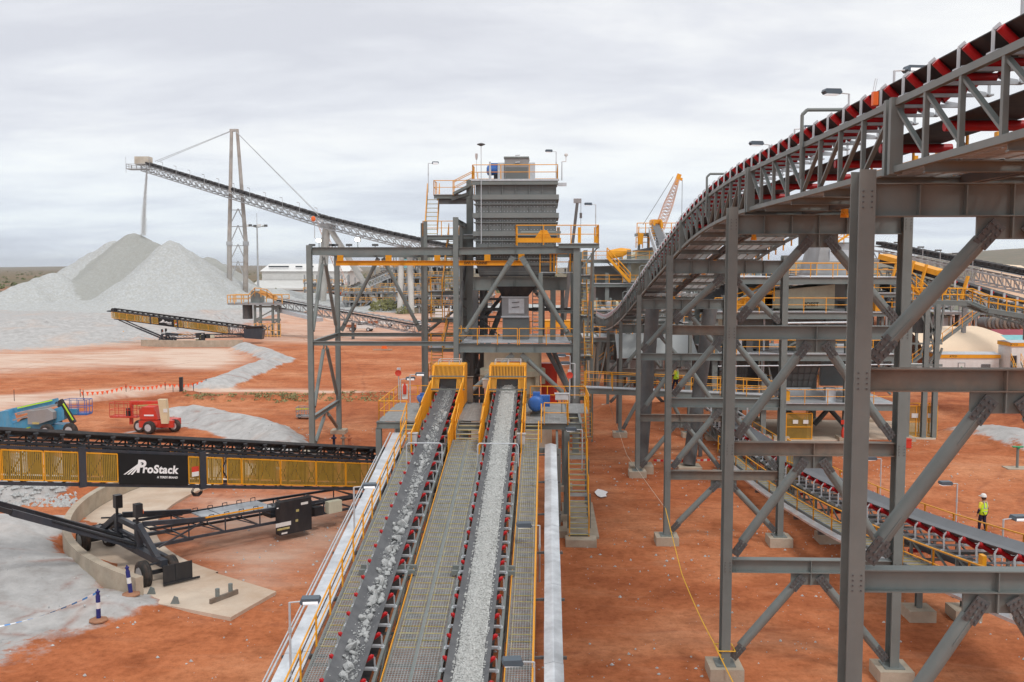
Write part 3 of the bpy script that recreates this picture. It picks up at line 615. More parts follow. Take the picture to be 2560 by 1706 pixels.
# ------- rocks on the left belt (each a thing), crushed ore on the right
def rock_mesh(seed, name='rock'):
    rg = random.Random(seed); import bmesh
    bm = bmesh.new(); bmesh.ops.create_icosphere(bm, subdivisions=2, radius=1)
    cuts = [(Vector((rg.gauss(0, 1), rg.gauss(0, 1), rg.gauss(0, 1))).normalized(), rg.uniform(.45, .8)) for _ in range(9)]
    for v in bm.verts:
        for n_, d in cuts:
            k = v.co.dot(n_) - d
            if k > 0: v.co -= n_ * k
    me = bpy.data.meshes.new(name); bm.to_mesh(me); bm.free(); me.materials.append(rock); return me
RM = [rock_mesh(i) for i in range(9)]
rg = random.Random(21); cnt = 0
def bed(u, w):                                      # belt surface below the edges
    x = abs(u); c = w / 2 - .243
    return -.185 if x < c else -.185 + (x - c) * .72
v = 24.6
while v < 55.2 and cnt < 285:
    dens = .5 + .5 * nz(v, 3.3, .55)
    n = rg.choice([1, 2, 3]) if rg.random() < .35 + .65 * dens else 0
    if v < 38 and rg.random() < .6: n += 1
    for _ in range(n):
        s = min(.17, .064 * math.exp(rg.gauss(0, .5))) * (1.15 if v < 40 else 1); du = rg.gauss(.05, .13); du = max(-.32, min(.32, du))
        o = bpy.data.objects.new('rock', RM[rg.randrange(9)]); C.collection.objects.link(o); vv = v + rg.uniform(-.15, .15)
        o.scale = (s * rg.uniform(.8, 1.3), s * rg.uniform(.8, 1.3), s * rg.uniform(.55, .9)); o.rotation_euler = (rg.uniform(0, 6), rg.uniform(0, 6), rg.uniform(0, 6))
        o.location = (UL + du, vv, bz(vv) + bed(du, WL) + s * .55)
        tag(o, 'grey angular rock riding on the dark belt of the left conveyor', 'rock', 'rocks on the left conveyor belt'); cnt += 1
    v += .155
mb = MB()
for i in range(4200):                               # fines sprinkled between
    vv = rg.uniform(24, 56); du = max(-.42, min(.42, rg.gauss(.03, .13))); s = rg.choice([.008, .012, .016, .028])
    mb.add([q + Vector((UL + du, vv, bz(vv) + bed(du, WL) + s * .5)) for q in stone_v(rg, s)], OCT)
tag(mb.build('rock_chips', rock), 'small rock chips and dust between the rocks on the left belt', 'rock chips', kind='stuff')
# ore bed: a continuous surface plus grains
nu_, nv_ = 15, 400; vs2 = []; A = []
for j in range(nv_):
    v = 20 + j * (56.3 - 20) / (nv_ - 1)
    for i in range(nu_):
        t_ = i / (nu_ - 1) * 2 - 1; hw = .40 + .03 * nz(v, 9, 1.3); u = t_ * hw + .02; h = bed(u, WR) + .005 + .13 * (1 - t_ * t_) * (1 + .35 * nz(v, 1, 1.1)) + .018 * nz(u * 8, v * 6, 1.1)
        vs2.append((UR + u, v, bz(v) + h))
f2 = [(j * nu_ + i, j * nu_ + i + 1, (j + 1) * nu_ + i + 1, (j + 1) * nu_ + i) for j in range(nv_ - 1) for i in range(nu_ - 1)]
mb = MB(); mb.add(vs2, f2)
for i in range(15000):
    v = 24.2 + 32 * rg.random() ** 1.25; t_ = max(-1.12, min(1.12, rg.gauss(0, .5))); u = t_ * .41 + .02; s = rg.choice([.014, .018, .022, .028, .032, .045]) * (1.6 if rg.random() < .04 else 1)
    h = bed(u, WR) + .005 + .13 * max(0, 1 - t_ * t_) * (1 + .35 * nz(v, 1, 1.1))
    mb.add([q + Vector((UR + u, v, bz(v) + h + s * .35)) for q in stone_v(rg, s)], OCT)
tag(mb.build('crushed_ore', mat('crushed_ore', (.52, .53, .515), .95, 0, .25, 14, (.38, .375, .36), .6, .2, .4, 40)), 'thick bed of white crushed ore on the right conveyor belt', 'crushed ore', kind='stuff')
# ------- walkways
def walkway(u0, u1, label, split=None, ends=(20.5, 48.4), dz=-.72):
    root = thing('walkway', label, 'walkway', ((u0 + u1) / 2, 20, 0)); a, b_ = ends
    def zz(v): return bz(v) + dz
    mb = MB(); v = a
    while v < b_:
        mb.bar((u0, v, zz(v)), (u1, v, zz(v)), .018, .03); v += .095
    n = int((u1 - u0) / .085)
    for i in range(n + 1):
        u = u0 + (u1 - u0) * i / n; mb.bar((u, a, zz(a) - .004), (u, b_, zz(b_) - .004), .014, .034)
    mb.build('grating', grate, root)
    mb = MB(); ks = list(np.arange(28.8, b_ - .2, .42))[:100]
    for v in ks:
        for (x, y) in ([(u0 + .06, u1 - .06)] if split is None else [(u0 + .06, split - .07), (split + .07, u1 - .06)]): mb.cb(((x + y) / 2, v, zz(v) + .022), (y - x, .02, .02))
    for u in (u0 + .1, u1 - .1) + (() if split is None else (split + .12, split - .12)): mb.bar((u, 28.8, zz(28.8) - .012), (u, b_ - .2, zz(b_ - .2) - .012), .012, .05)
    if split is not None: mb.bar((split - .2, b_ - .2, zz(b_ - .2) - .012), (split + .2, b_ - .2, zz(b_ - .2) - .012), .012, .05)
    mb.build('cleats', lemon, root)
    mb = MB()
    for u in [u0 - .03, u1 + .03] + ([split] if split is not None else []): mb.bar((u, a, zz(a) - .06), (u, b_, zz(b_) - .06), .05, .18 if split != u else .12)
    v = a
    while v < b_: mb.bar((u0, v, zz(v) - .11), (u1, v, zz(v) - .11), .07, .10); v += 1.5
    if split is not None:
        mb.bar((split, a, zz(a) + .012), (split, b_, zz(b_) + .012), .09, .018)
    mb.build('walkway_frame', steel, root)
    return root, zz
wl, zw = walkway(-7.02, -6.42, 'narrow left walkway beside the rocky belt, bright yellow handrail on its outer edge')
mb = MB(); mb.rail([(-7.08, 21, zw(21)), (-7.08, 48.2, zw(48.2))], 1.05, .03, 1.9); mb.build('handrail', yellow, wl)
wm, zw = walkway(-4.68, -3.16, 'wide double grating walkway running between the two inclined belts', -3.93)
mb = MB(); mb.bar((-4.74, 21, zw(21) + .1), (-4.74, 48.2, zw(48.2) + .1), .03, .09); mb.bar((-3.1, 21, zw(21) + .1), (-3.1, 48.2, zw(48.2) + .1), .03, .07); mb.build('kick_plate', yellow, wm)
wr, zw = walkway(-1.13, -.36, 'right hand walkway between the white ore belt and the silver covered cable tray')
mb = MB(); mb.bar((-1.17, 21, zw(21) + .1), (-1.17, 48.2, zw(48.2) + .1), .03, .08); mb.build('kick_plate', yellow, wr)
mb = MB(); mb.rail([(-.33, 21, zw(21)), (-.33, 48.2, zw(48.2))], 1.05, .03, 2.2); mb.build('handrail', yellow, wr)
# ------- folded galvanised cable-tray covers
def tray(u0, u1, dz, label, a, b_, ridge=.07):
    root = thing('cable_tray', label, 'cable tray', ((u0 + u1) / 2, a, 0)); n = int((b_ - a) / 2.45)
    for i in range(n):
        x = a + (b_ - a) * i / n; y = a + (b_ - a) * (i + 1) / n - .012; um = (u0 + u1) / 2 + .004 * (i % 3); w = (u1 - u0) / 2
        mb = MB(); mb.sweep([(um, x, bz(x) + dz + .004 * (i % 2)), (um, y, bz(y) + dz + .004 * (i % 2))], [(-w, -.12), (-w, 0), (-w * .06, ridge), (w * .06, ridge), (w, 0), (w, -.12)]); mb.build('cover', galv_sheet, root)
    mb = MB(); v = a + .8
    while v < b_: mb.bar((u0 - .12, v, bz(v) + dz - .17), (u1 + .12, v, bz(v) + dz - .17), .1, .08); mb.bar(((u0 + u1) / 2 - .3, v, bz(v) + dz - .17), ((u0 + u1) / 2 - .9, v, bz(v) + dz - .2), .08, .07) if u0 > -1 else mb.bar((u1, v, bz(v) + dz - .17), (u1 + .5, v, bz(v) + dz - .2), .08, .07); v += 3.6
    mb.build('bracket', steel_dark, root)
    for u in (u0 + .06, u1 - .06):
        mb = MB(); mb.bar((u, a, bz(a) + dz - .12), (u, b_, bz(b_) + dz - .12), .02, .1); mb.build('tray_rail', galv, root)
    return root
tray(-.02, .56, -.62, 'silver ridged cable tray cover right of the walkway, sloping up to the platform', 20.5, 47.5)
tl = tray(-7.98, -7.50, -.72, 'silver cable tray cover left of the left walkway, streaked and shiny', 20.5, 49.5, .01)
tray(-7.42, -7.2, -.66, 'slim second tray of white cables between the handrail and the silver cover', 20.5, 49.5, .01)
o = thing('pipe', 'thin grey conduit pipe running along the outer side of the left cable tray', 'pipe', (-8.1, 20, 0)); mb = MB(); mb.tube((-8.1, 20.5, bz(20.5) - .72), (-8.1, 49.5, bz(49.5) - .72), .035, 8); mb.tube((-8.22, 20.5, bz(20.5) - .74), (-8.22, 46, bz(46) - .74), .025, 8); mb.build('conduit', galv, o)
# ------- head platform
DZ = 5.3
pf = thing('platform', 'head platform of grey grating around the two yellow conveyor hoods', 'platform', (-3, 53, 0))
def deck_mb(mb, u0, u1, v0, v1, z):
    v = v0
    while v < v1: mb.box((u0, v, z - .035), (u1, v + .05, z)); v += .11
    n = int((u1 - u0) / .3)
    for i in range(n + 1): x = u0 + (u1 - u0) * i / n; mb.box((x - .006, v0, z - .04), (x + .006, v1, z - .003))
    return mb
mb = MB()
for a in ((-8.9, -6.4, 50.6, 57.5), (-4.75, -3.2, 50.9, 57.5), (-1.1, 1.15, 50.2, 57.5)): deck_mb(mb, *a, DZ)
mb.build('deck_grating', grate, pf)
mb = MB()
for v in (50.5, 54, 57.6): mb.ib((-9, v, DZ - .22), (1.9, v, DZ - .22), .34, .16)
for u in (-8.95, -6.38, -4.78, -3.15, -1.15, 1.2, 1.9): mb.ib((u, 50.4, DZ - .2), (u, 57.6, DZ - .2), .3, .14)
mb.build('deck_beams', steel, pf)
for u in (-8.9, 1.15):
    for v in (50.6, 57.4): MB().ib((u, v, .3), (u, v, DZ - .4), .3, .3, (0, 1, 0), .025).build('column', steel, pf)
for u in (-4.8, -3.1): MB().ib((u, 57.4, .3), (u, 57.4, DZ - .4), .3, .3, (0, 1, 0), .025).build('column', steel, pf)
c_ = pz(1410, 1196); MB().ib((.62, 47.6, .5), (.62, 47.6, bz(47.6) - .9), .34, .34, (0, 1, 0), .03).build('column', steel, pf)
mb = MB(); mb.bar((.62, 47.6, bz(47.6) - .95), (-6, 47.6, bz(47.6) - .95), .2, .25); mb.bar((.62, 47.6, 3), (.62, 50.6, DZ - .5), .12, .12); mb.build('deck_brace', steel, pf)
for u, v in ((.62, 47.6), (-8.9, 50.6), (1.15, 50.6), (-8.9, 57.4), (1.15, 57.4)): MB().box((u - .5, v - .5, -.2), (u + .5, v + .5, .35)).build('footing', concrete, pf)
mb = MB()
mb.rail([(-8.9, 50.7, DZ), (-8.9, 57.4, DZ), (-6.5, 57.4, DZ)], 1.05, .028, 1.5); mb.rail([(-8.9, 50.7, DZ), (-7.4, 50.7, DZ)], 1.05, .028, 1.2)
mb.rail([(-4.6, 57.4, DZ), (-3.3, 57.4, DZ)], 1.05, .028, 1.2); mb.rail([(-.9, 57.4, DZ), (1.15, 57.4, DZ), (2.4, 57.4, DZ), (2.45, 53.9, DZ)], 1.05, .028, 1.3); mb.rail([(-.05, 50.3, DZ), (1.2, 50.3, DZ), (1.2, 52.6, DZ)], 1.05, .028, 1.2)
mb.build('handrail', yellow, pf)
deck_mb(MB(), 1.25, 2.45, 53.8, 57.5, DZ).build('landing', grate, pf)
# short stairs from walkways to the deck
def stair(parent, pt, pb, w, along, nt=None, col=yellow, treadm=lemon, rails=(1, 1), sm=steel, rh=.95):
    """pt top centre, pb bottom centre; along = unit horizontal direction across the stair"""
    pt = Vector(pt); pb = Vector(pb); s = Vector(along) * w / 2; nt = nt or max(2, round((pt.z - pb.z) / .2))
    for k in (-1, 1): mb = MB(); mb.bar(pt + s * k, pb + s * k, .05, .2); mb.build('stringer', sm, parent)
    mb = MB(); m2 = MB()
    for i in range(1, nt + 1):
        p = pt.lerp(pb, i / (nt + .3)); d = Vector((pb.x - pt.x, pb.y - pt.y, 0)).normalized()
        mb.bar(p - s - d * .02, p + s - d * .02, .22, .03); m2.bar(p - s + d * .11, p + s + d * .11, .035, .045)
    mb.build('treads', grate, parent); m2.build('tread_nosings', treadm, parent)
    for k, on in zip((-1, 1), rails):
        if on: mb = MB(); mb.rail([pt + s * k, pb + s * k], rh, .03, 1.6); mb.build('handrail', col, parent)
for u0, u1, lab in ((-7.4, -6.55, 'short flight of steps from the left walkway up to the head platform'), (-4.6, -3.3, 'short wide flight of steps up to the platform between the two yellow hoods'), (-1.05, -.2, 'short flight of steps from the right walkway up beside the large blue motor')):
    um = (u0 + u1) / 2; st_ = thing('steps', lab, 'steps', (um, 48.6, bz(48.6) - .72))
    stair(st_, (um, 50.6, DZ), (um, 48.5, bz(48.5) - .74), u1 - u0, (1, 0, 0), 4)
# stair tower on the right, from the ground to the deck
sr = thing('staircase', 'long yellow railed steel staircase from its concrete pad up to the head platform', 'staircase', (1.8, 47, 0))
stair(sr, (1.75, 53.8, DZ), (1.75, 51.4, 3.35), .95, (1, 0, 0), 8); stair(sr, (1.72, 50.5, 3.33), (1.7, 48.7, 1.95), .95, (1, 0, 0), 6); stair(sr, (1.7, 48.0, 1.93), (1.68, 46.2, .4), .95, (1, 0, 0), 7)
for a in ((1.25, 2.25, 50.5, 51.4, 3.34), (1.22, 2.18, 47.98, 48.7, 1.94)): deck_mb(MB(), *a[:4], a[4]).build('landing', grate, sr)
mb = MB()
for u in (1.2, 2.3):
    for v, z in ((51.3, 3.3), (50.6, 3.3), (48.6, 1.9), (53.7, DZ - .4)): mb.bar((u, v, 0), (u, v, z), .1, .1, (0, 1, 0))
mb.build('stair_posts', steel, sr)
mb = MB(); mb.rail([(2.25, 50.5, 3.34), (2.25, 51.4, 3.34)], .95, .03); mb.rail([(2.2, 48, 1.94), (2.2, 48.7, 1.94)], .95, .03); mb.rail([(1.25, 50.5, 3.34), (1.25, 51.4, 3.34)], .95, .03); mb.build('handrail', yellow, sr)
MB().box((1.0, 45.5, -.1), (2.5, 46.4, .36)).build('pad', concrete, sr); MB().box((.95, 47, -.1), (2.7, 54, .12)).build('footing', concrete, sr)
# drive motors
def motor(name, label, c, s, ax=(0, -1, 0)):
    r = thing(name, label, 'motor', (c[0], c[1], DZ)); c = Vector(c); a = Vector(ax)
    mb = MB(); mb.lathe(c, a, [(.30 * s, -.55 * s), (.36 * s, -.5 * s), (.36 * s, .3 * s), (.30 * s, .34 * s)], 20)
    for i in range(12):
        t_ = i * math.pi / 6; sd_ = a.cross(Vector((0, 0, 1))); d = sd_ * math.cos(t_) + Vector((0, 0, 1)) * math.sin(t_); mb.bar(c + d * .38 * s - a * .45 * s, c + d * .38 * s + a * .28 * s, .02, .06 * s, d)
    mb.cb(c + Vector((0, 0, .45 * s)), (.4 * s, .4 * s, .26 * s)); mb.build('motor_housing', blue, r, True)
    mb = MB(); mb.lathe(c + a * .34 * s, a, [(.40 * s, 0), (.42 * s, .05 * s), (.42 * s, .24 * s), (.34 * s, .33 * s), (.2 * s, .36 * s)], 24); mb.build('fan_cover', blue, r, True)
    mb = MB(); mb.tube(c - a * .5 * s, c - a * 1.1 * s, .3 * s, 14); mb.cb(c + Vector((.32 * s, 0, 0)) - a * .7 * s, (.7 * s, .6 * s, .6 * s)); mb.build('gearbox', blue, r, True)
    mb = MB(); mb.box((c.x - .25 * s, c.y - .3 * s, DZ), (c.x + .25 * s, c.y + .3 * s, c.z - .36 * s)); mb.cb((c.x, c.y, DZ + .06), (.7 * s, .9 * s, .1)); mb.build('pedestal', steel_dark, r)
p1 = pv(971, 918, 53.5); motor('drive_motor', 'small blue drive motor left of the left yellow hood', (p1.x, 53.5, p1.z), .62, (.35, -.93, 0))
p2 = pv(1233, 925, 52.8); motor('drive_motor', 'large blue drive motor on the deck right of the right yellow hood', (p2.x, 52.8, p2.z), 1.0, (-.1, -.99, 0))
def jbox(x, y, v, w, h, lab, m=None, post=1.0, name='junction_box', cat='junction box'):
    p = pv(x, y, v); r = thing(name, lab, cat, (p.x, v, p.z - post)); mb = MB(); mb.cb((p.x, v, p.z), (w, .28, h)); mb.cb((p.x, v - .02, p.z + h / 2 + .02), (w + .08, .36, .03)); mb.build('cabinet', m or galv, r)
    mb = MB(); mb.box((p.x - w * .4, v - .16, p.z - h * .42), (p.x + w * .4, v - .142, p.z + h * .42)); mb.build('door', m or galv, r)
    mb = MB(); mb.bar((p.x, v + .05, p.z - post), (p.x, v + .05, p.z - h / 2), .06, .06, (0, 1, 0)); mb.cb((p.x, v + .05, p.z - post + .01), (.22, .22, .02)); mb.build('post', steel, r); return r
jbox(949, 1009, 46.6, .42, .55, 'small grey junction box at the top end of the left walkway', post=.95)
jbox(1198, 1009, 46.8, .36, .5, 'small grey junction box beside the white ore belt below the right hood', post=.9)
jbox(1291, 912, 50.8, .7, .32, 'wide grey junction box on a post beside the upper staircase', post=.9)
jbox(1077, 895, 57.2, .5, 1.5, 'tall rusty grey cabinet between the two yellow hoods', steel_rust, 1.2, 'cabinet', 'cabinet')
jbox(1120, 882, 57, .55, .5, 'white electrical box beside the right yellow hood', white, 1.2)
# ================================================================== CRUSHING TOWER
VF, VB = 68.0, 77.0
def zat(x, y, v): return pv(x, y, v).z
tw = thing('crushing_tower', 'tall grey steel tower of columns and braces in the centre, carrying the ribbed bin', 'tower', (-6.3, VF, 0))
def bolts(mb, c, a, b_, n, nx, ny, r=.022):
    """bolt heads on a plate: centre c, half-extent vectors a, b, outward n"""
    c = Vector(c); a = Vector(a); b_ = Vector(b_); n = Vector(n).normalized()
    for i in range(nx):
        for j in range(ny):
            p = c + a * (2 * i / max(1, nx - 1) - 1 if nx > 1 else 0) + b_ * (2 * j / max(1, ny - 1) - 1 if ny > 1 else 0); mb.tube(p, p + n * r * 1.2, r, 6)
def column(parent, u, v, z0, z1, s=.37, m=steel, d=None):
    return MB().ib((u, v, z0), (u, v, z1), d or s, s, (0, 1, 0), .03).build('column', m, parent)
def gbrace(parent, p, q, r=.12, m=steel, gus=True, n=12, bolt=True, vis=(0, -1, 0), gs=1.0):
    """pipe brace with flattened bolted ends"""
    p = Vector(p); q = Vector(q); d = (q - p).normalized(); L = (q - p).length; g = min(.55 * gs, L * .12)
    mb = MB(); mb.tube(p + d * g * 1.3, q - d * g * 1.3, r, n)
    if gus:
        nrm = Vector(vis)
        for e, s in ((p, 1), (q, -1)):
            a = e + d * s * g * .1; b_ = e + d * s * g * 2.0; mb.bar(a, b_, r * 2.3, .03, nrm)
            if bolt: mb2 = MB(); bolts(mb, e + d * s * g * .75 + nrm * .016, d * g * .45, d.cross(nrm) * r * .8, nrm, 3, 3, .03 * gs)
    return mb.build('brace', m, parent, True)
uL, uM, uR = -16.8, -6.35, 2.18
zt = 15.05
column(tw, uL, VF, 0, zt); column(tw, uM, VF, 0, 17.0); column(tw, uR, VF, 0, 15.15, .46)
column(tw, uL, VB, 0, 14.6); column(tw, uM, VB, 0, 16.9, .5); column(tw, uR, VB, 0, 15.1); column(tw, -9.8, VB, 0, 17.0, .36); column(tw, -4.9, VB, 8, 20.2, .5)
def girder(parent, p, q, h, w, m=steel, stiff=0):
    mb = MB(); mb.ib(p, q, h, w, None, .025); p = Vector(p); q = Vector(q)
    for i in range(1, stiff + 1): c = p.lerp(q, i / (stiff + 1)); mb.cb(c, (.02, w * .92, h - .06)) if abs((q - p).x) > abs((q - p).y) else mb.cb(c, (w * .92, .02, h - .06))
    return mb.build('girder', m, parent)
zg = 14.62
girder(tw, (uL + .22, VF, zg), (uM - .2, VF, zg), .56, .3); girder(tw, (uM + .22, VF, zg), (uR - .23, VF, zg + .1), .52, .3, stiff=1)
girder(tw, (uL + .22, VB, zg - .1), (uM - .2, VB, zg - .1), .5, .3); girder(tw, (uM + .22, VB, zg - .1), (uR - .2, VB, zg - .1), .5, .3)
for u in (uL, uM, uR): girder(tw, (u, VF + .22, zg), (u, VB - .22, zg), .46, .26)
for u in (-13.5, -10.2): girder(tw, (u, VF + .2, zg - .05), (u, VB - .2, zg - .05), .3, .2)
girder(tw, (uM, VF + .2, 16.75), (uM, VB - .2, 16.75), .35, .2)
z8 = 7.75
girder(tw, (uM + .2, VF - .02, z8), (uR - .2, VF - .02, z8), .62, .3, stiff=2); girder(tw, (uM + .2, VB, z8), (uR - .2, VB, z8), .5, .3)
girder(tw, (uL + .2, VF, 8.05), (uM - .2, VF, 8.05), .3, .26); girder(tw, (uL + .2, VB, 8.05), (-10, VB, 8.05), .3, .26); girder(tw, (-9.6, VB, 8.05), (uM - .2, VB, 8.05), .3, .26)
for u in (uL, uM, uR): girder(tw, (u, VF + .22, 8.05), (u, VB - .22, 8.05), .32, .26)
girder(tw, (uL, VF + .22, 2.6), (uL, VB - .22, 2.6), .34, .26, steel)
# braces
gbrace(tw, (uM + .3, VF - .02, 8.3), (-2.25, VF - .02, zg - .35), .17); gbrace(tw, (uR - .3, VF - .02, 8.3), (-1.75, VF - .02, zg - .35), .17)
gbrace(tw, (uM + .3, VF - .02, 4.0), (-2.25, VF - .02, z8 - .4), .16); gbrace(tw, (uR - .3, VF - .02, 4.0), (-1.75, VF - .02, z8 - .4), .16)
gbrace(tw, (uL + .25, VB, 8.3), (-13.4, VB, zg - .35), .15); gbrace(tw, (-10.05, VB, 8.3), (-13.1, VB, zg - .35), .15)
gbrace(tw, (-9.5, VB, 8.3), (-6.7, VB, 10.5), .11)
for s, (za, zb) in enumerate(((8.3, zg - .35), (2.8, 7.8), (.4, 2.4))):
    gbrace(tw, (uL, VF + .3, za), (uL, (VF + VB) / 2 - .15, zb), .14, vis=(-1, 0, 0)); gbrace(tw, (uL, VB - .3, za), (uL, (VF + VB) / 2 + .15, zb), .14, vis=(-1, 0, 0))
    if s < 2: gbrace(tw, (uR, VF + .3, za), (uR, VB - .3, zb), .13, vis=(1, 0, 0)); gbrace(tw, (uM, VF + .3, za), (uM, VB - .3, zb), .15, vis=(-1, 0, 0), m=steel_dark)
gbrace(tw, (uM + .5, VB - 1, 4), (-3, VB - 1, 11.5), .22, steel_dark); gbrace(tw, (uR, VF + 1.2, 3.6), (.1, VF + 3, 7.4), .15, steel_dark); gbrace(tw, (uR, VF + 2, 3.6), (.5, VF + 5, 7.4), .15, steel_dark)
for u in (uL, uM, uR, -9.8):
    for v in (VF, VB):
        if u == -9.8 and v == VF: continue
        MB().box((u - .6, v - .6, -.2), (u + .6, v + .6, .3)).build('footing', concrete, tw)
# mid deck
mb = deck_mb(MB(), uM + .3, uR - .3, VF + .2, VB - .3, 8.13); mb.build('deck', galv, tw)
mb = MB(); mb.rail([(uM + .1, VF - .15, 8.1), (-1.98, VF - .15, 8.1)], 1.05, .03, 1.6); mb.rail([(-1.85, VF - .15, 8.1), (uR - .2, VF - .15, 8.1)], 1.05, .03, 1.6); mb.rail([(uM + .1, VF - .1, 8.1), (uM + .1, VF + 3, 8.1)], 1.05, .03, 1.5); mb.build('handrail', yellow, tw)
# big transverse transfer girder under the bin and its posts
gz_ = zat(1170, 652, 71); mb = MB(); mb.ib((-5.35, 71, gz_), (1.6, 71, gz_), .98, .35, None, .03)
for u in (-5.2, -3.9, -2.3, -.7, .9): mb.cb((u, 71, gz_), (.02, .33, .9))
mb.build('girder', steel, tw)
column(tw, -5.2, 71, 8, gz_ - .5, .4, steel_dark); column(tw, .55, 71, 8, gz_ - .5, .4); column(tw, -.35, VF + .1, 8.1, 13.1, .3)
girder(tw, (-5.2, 71.2, 13.2), (-5.2, VB, 13.2), .4, .25); girder(tw, (1.5, 71.2, 13.2), (1.5, VB, 13.2), .4, .25)
# upper right deck and lower small balcony
zu = zat(1330, 561, VF) + .05
mb = MB(); deck_mb(mb, uM + 7.2, 3.7, VF - .1, VF + 2.6, zu); mb.build('deck', galv, tw); mb = MB(); mb.ib((.9, VF - .3, zu - .2), (3.75, VF - .3, zu - .2), .3, .2); mb.ib((3.7, VF - .3, zu - .2), (3.7, VF + 2.6, zu - .2), .3, .16); mb.bar((3.6, VF, zu - .35), (uR + .2, VF, zu - 1.9), .09, .09); mb.build('deck_beams', steel, tw)
p = pv(1186, 560, VF - .2)
mb = MB(); mb.rail([(p.x, VF - .25, zu), (3.7, VF - .25, zu), (3.7, VF + 2.5, zu)], 1.25, .035, 1.7); mb.rail([(p.x, VF - .25, zu), (p.x, VF + 2.5, zu)], 1.25, .035, 1.7)
for u in (.9, 2.4, 3.55): mb.cb((u, VF + .9, zu + .6), (.22, .3, 1.1))
mb.build('handrail', yellow, tw)
zb_ = zat(1260, 626, VF)
mb = deck_mb(MB(), -.4, uR - .1, VF + .3, VF + 2.5, zb_); mb.build('deck', galv, tw)
mb = MB(); mb.rail([(-.4, VF + .3, zb_), (uR - .2, VF + .3, zb_)], 1.45, .035, 1.2); mb.rail([(-.4, VF + .3, zb_), (-.4, VF + 2.5, zb_)], 1.4, .03, 1.2)
for u in (.35, .6, 1.75): mb.cb((u, VF + .9, zb_ + .7), (.12, .3, 1.3))
mb.cb((.9, VF + 1, zb_ + 1.35), (1.3, .3, .12)); mb.build('handrail', yellow, tw)
# monorail beam
mr = thing('monorail_beam', 'long yellow lifting beam slung under the top of the left tower bay', 'lifting beam', (-12, 71, 14))
a = pv(772, 605, 70.3); b_ = pv(1206, 603, 70.3); mb = MB(); mb.ib((a.x, 70.3, a.z), (b_.x, 70.3, a.z), .36, .22, None, .03); mb.build('beam', yellow, mr)
for x in (782, 893, 1005, 1120, 1198): q = pv(x, 600, 70.3); mb = MB(); mb.box((q.x - .22, 70.22, a.z + .18), (q.x + .22, 70.38, a.z + .72)); mb.build('hanger', yellow, mr)
text_mesh('SWL 1 TONNE', .26, 'lettering', text_k, mr, (pv(1093, 603, 70.2).x, 70.18, a.z), (math.pi / 2, 0, 0), .004, .006)
ct = thing('cable_tray', 'thin silver cable tray hung just above the yellow lifting beam', 'cable tray', (-12, 72, 14)); mb = MB(); mb.bar((a.x + .6, 70.9, a.z + .86), (b_.x - 1, 70.9, a.z + .86), .3, .08); mb.build('tray', galv, ct)
# hoist trolley on the upper right deck
ho = thing('hoist', 'yellow hoist crab standing on the railed upper deck right of the ribbed bin', 'hoist', (1, VF + 1, zu)); a = pv(1190, 549, VF); b_ = pv(1289, 549, VF)
mb = MB(); mb.box((a.x, VF - .1, zu + .05), (b_.x, VF + .3, zu + .38)); mb.prism([(-.05 + a.x + 1.25, zu + .38), (a.x + 2.35, zu + .38), (a.x + 2.05, zu + .92), (a.x + 1.6, zu + .92)], 1, VF - .08, VF + .28); mb.build('hoist_frame', yellow, ho)
mb = MB(); [mb.tube((a.x + .2, VF + .5 + .2 * i, zu + .75 + .05 * i), (b_.x, VF + .5 + .2 * i, zu + .75 + .05 * i), .05, 8) for i in range(3)]; mb.cb((a.x + 2.85, VF + .05, zu + .6), (.16, .2, 1.0)); mb.build('hoist_shaft', steel, ho)
# ---------------- ribbed bin
bn = thing('ore_bin', 'tall ribbed grey plate bin topped by a railed deck', 'bin', (-2.2, 74, 13.6))
v0 = 71.4; u0 = pv(1093, 500, v0).x; u1 = pv(1278, 500, v0).x; zt_ = zat(1185, 418, v0); zb2 = 13.6; v1 = 76.6
mb = MB(); mb.box((u0, v0, zb2), (u1, v1, zt_)); mb.build('shell', liner, bn)
mb = MB(); z = zt_ - .95; k = 0
while z > zb2 + .1:
    h = .36 if k % 2 == 0 else .06; o_ = .20 if k % 2 == 0 else .14
    mb.box((u0 - o_, v0 - o_, z - h), (u1 + o_, v0 - .0, z)); mb.box((u0 - o_, v0, z - h), (u0, v1, z)); mb.box((u1, v0, z - h), (u1 + o_, v1, z)); z -= .66 if k % 2 == 0 else .68; k += 1
for i in range(7):
    u = u0 + .02 + (u1 - u0 - .04) * i / 6; mb.box((u - .02, v0 - .12, zb2), (u + .02, v0, zt_))
mb.build('ribs', rib_m, bn)
mb = MB(); z = zt_ - 1.5
while z > zb2 + .2:
    for i in range(6):
        uu = u0 + (u1 - u0) * (i + .5) / 6
        for du in (-.36, -.12, .12, .36): mb.cb((uu + du, v0 - .012, z), (.05, .03, .05))
    z -= .335
mb.build('bolt_heads', galv, bn)
zc_ = zt_ + .02; mb = MB(); mb.box((u0 - .25, v0 - .3, zc_ - .26), (u1 + .12, v0 - .02, zc_ + .0)); mb.box((u0 - .25, v0 - .02, zc_ - .0), (u1 + .12, v1 + .2, zc_ + .12)); mb.build('top_frame', steel, bn)
mb = MB(); mb.box((u0 - .3, v0 - .34, zc_ + .02), (u1 + .2, v0 - .02, zc_ + .16)); mb.box((u1 + .1, v0 - .2, zc_ - .35), (u1 + .75, v0 + .1, zc_ - .12)); mb.build('kick_plate', galv, bn)
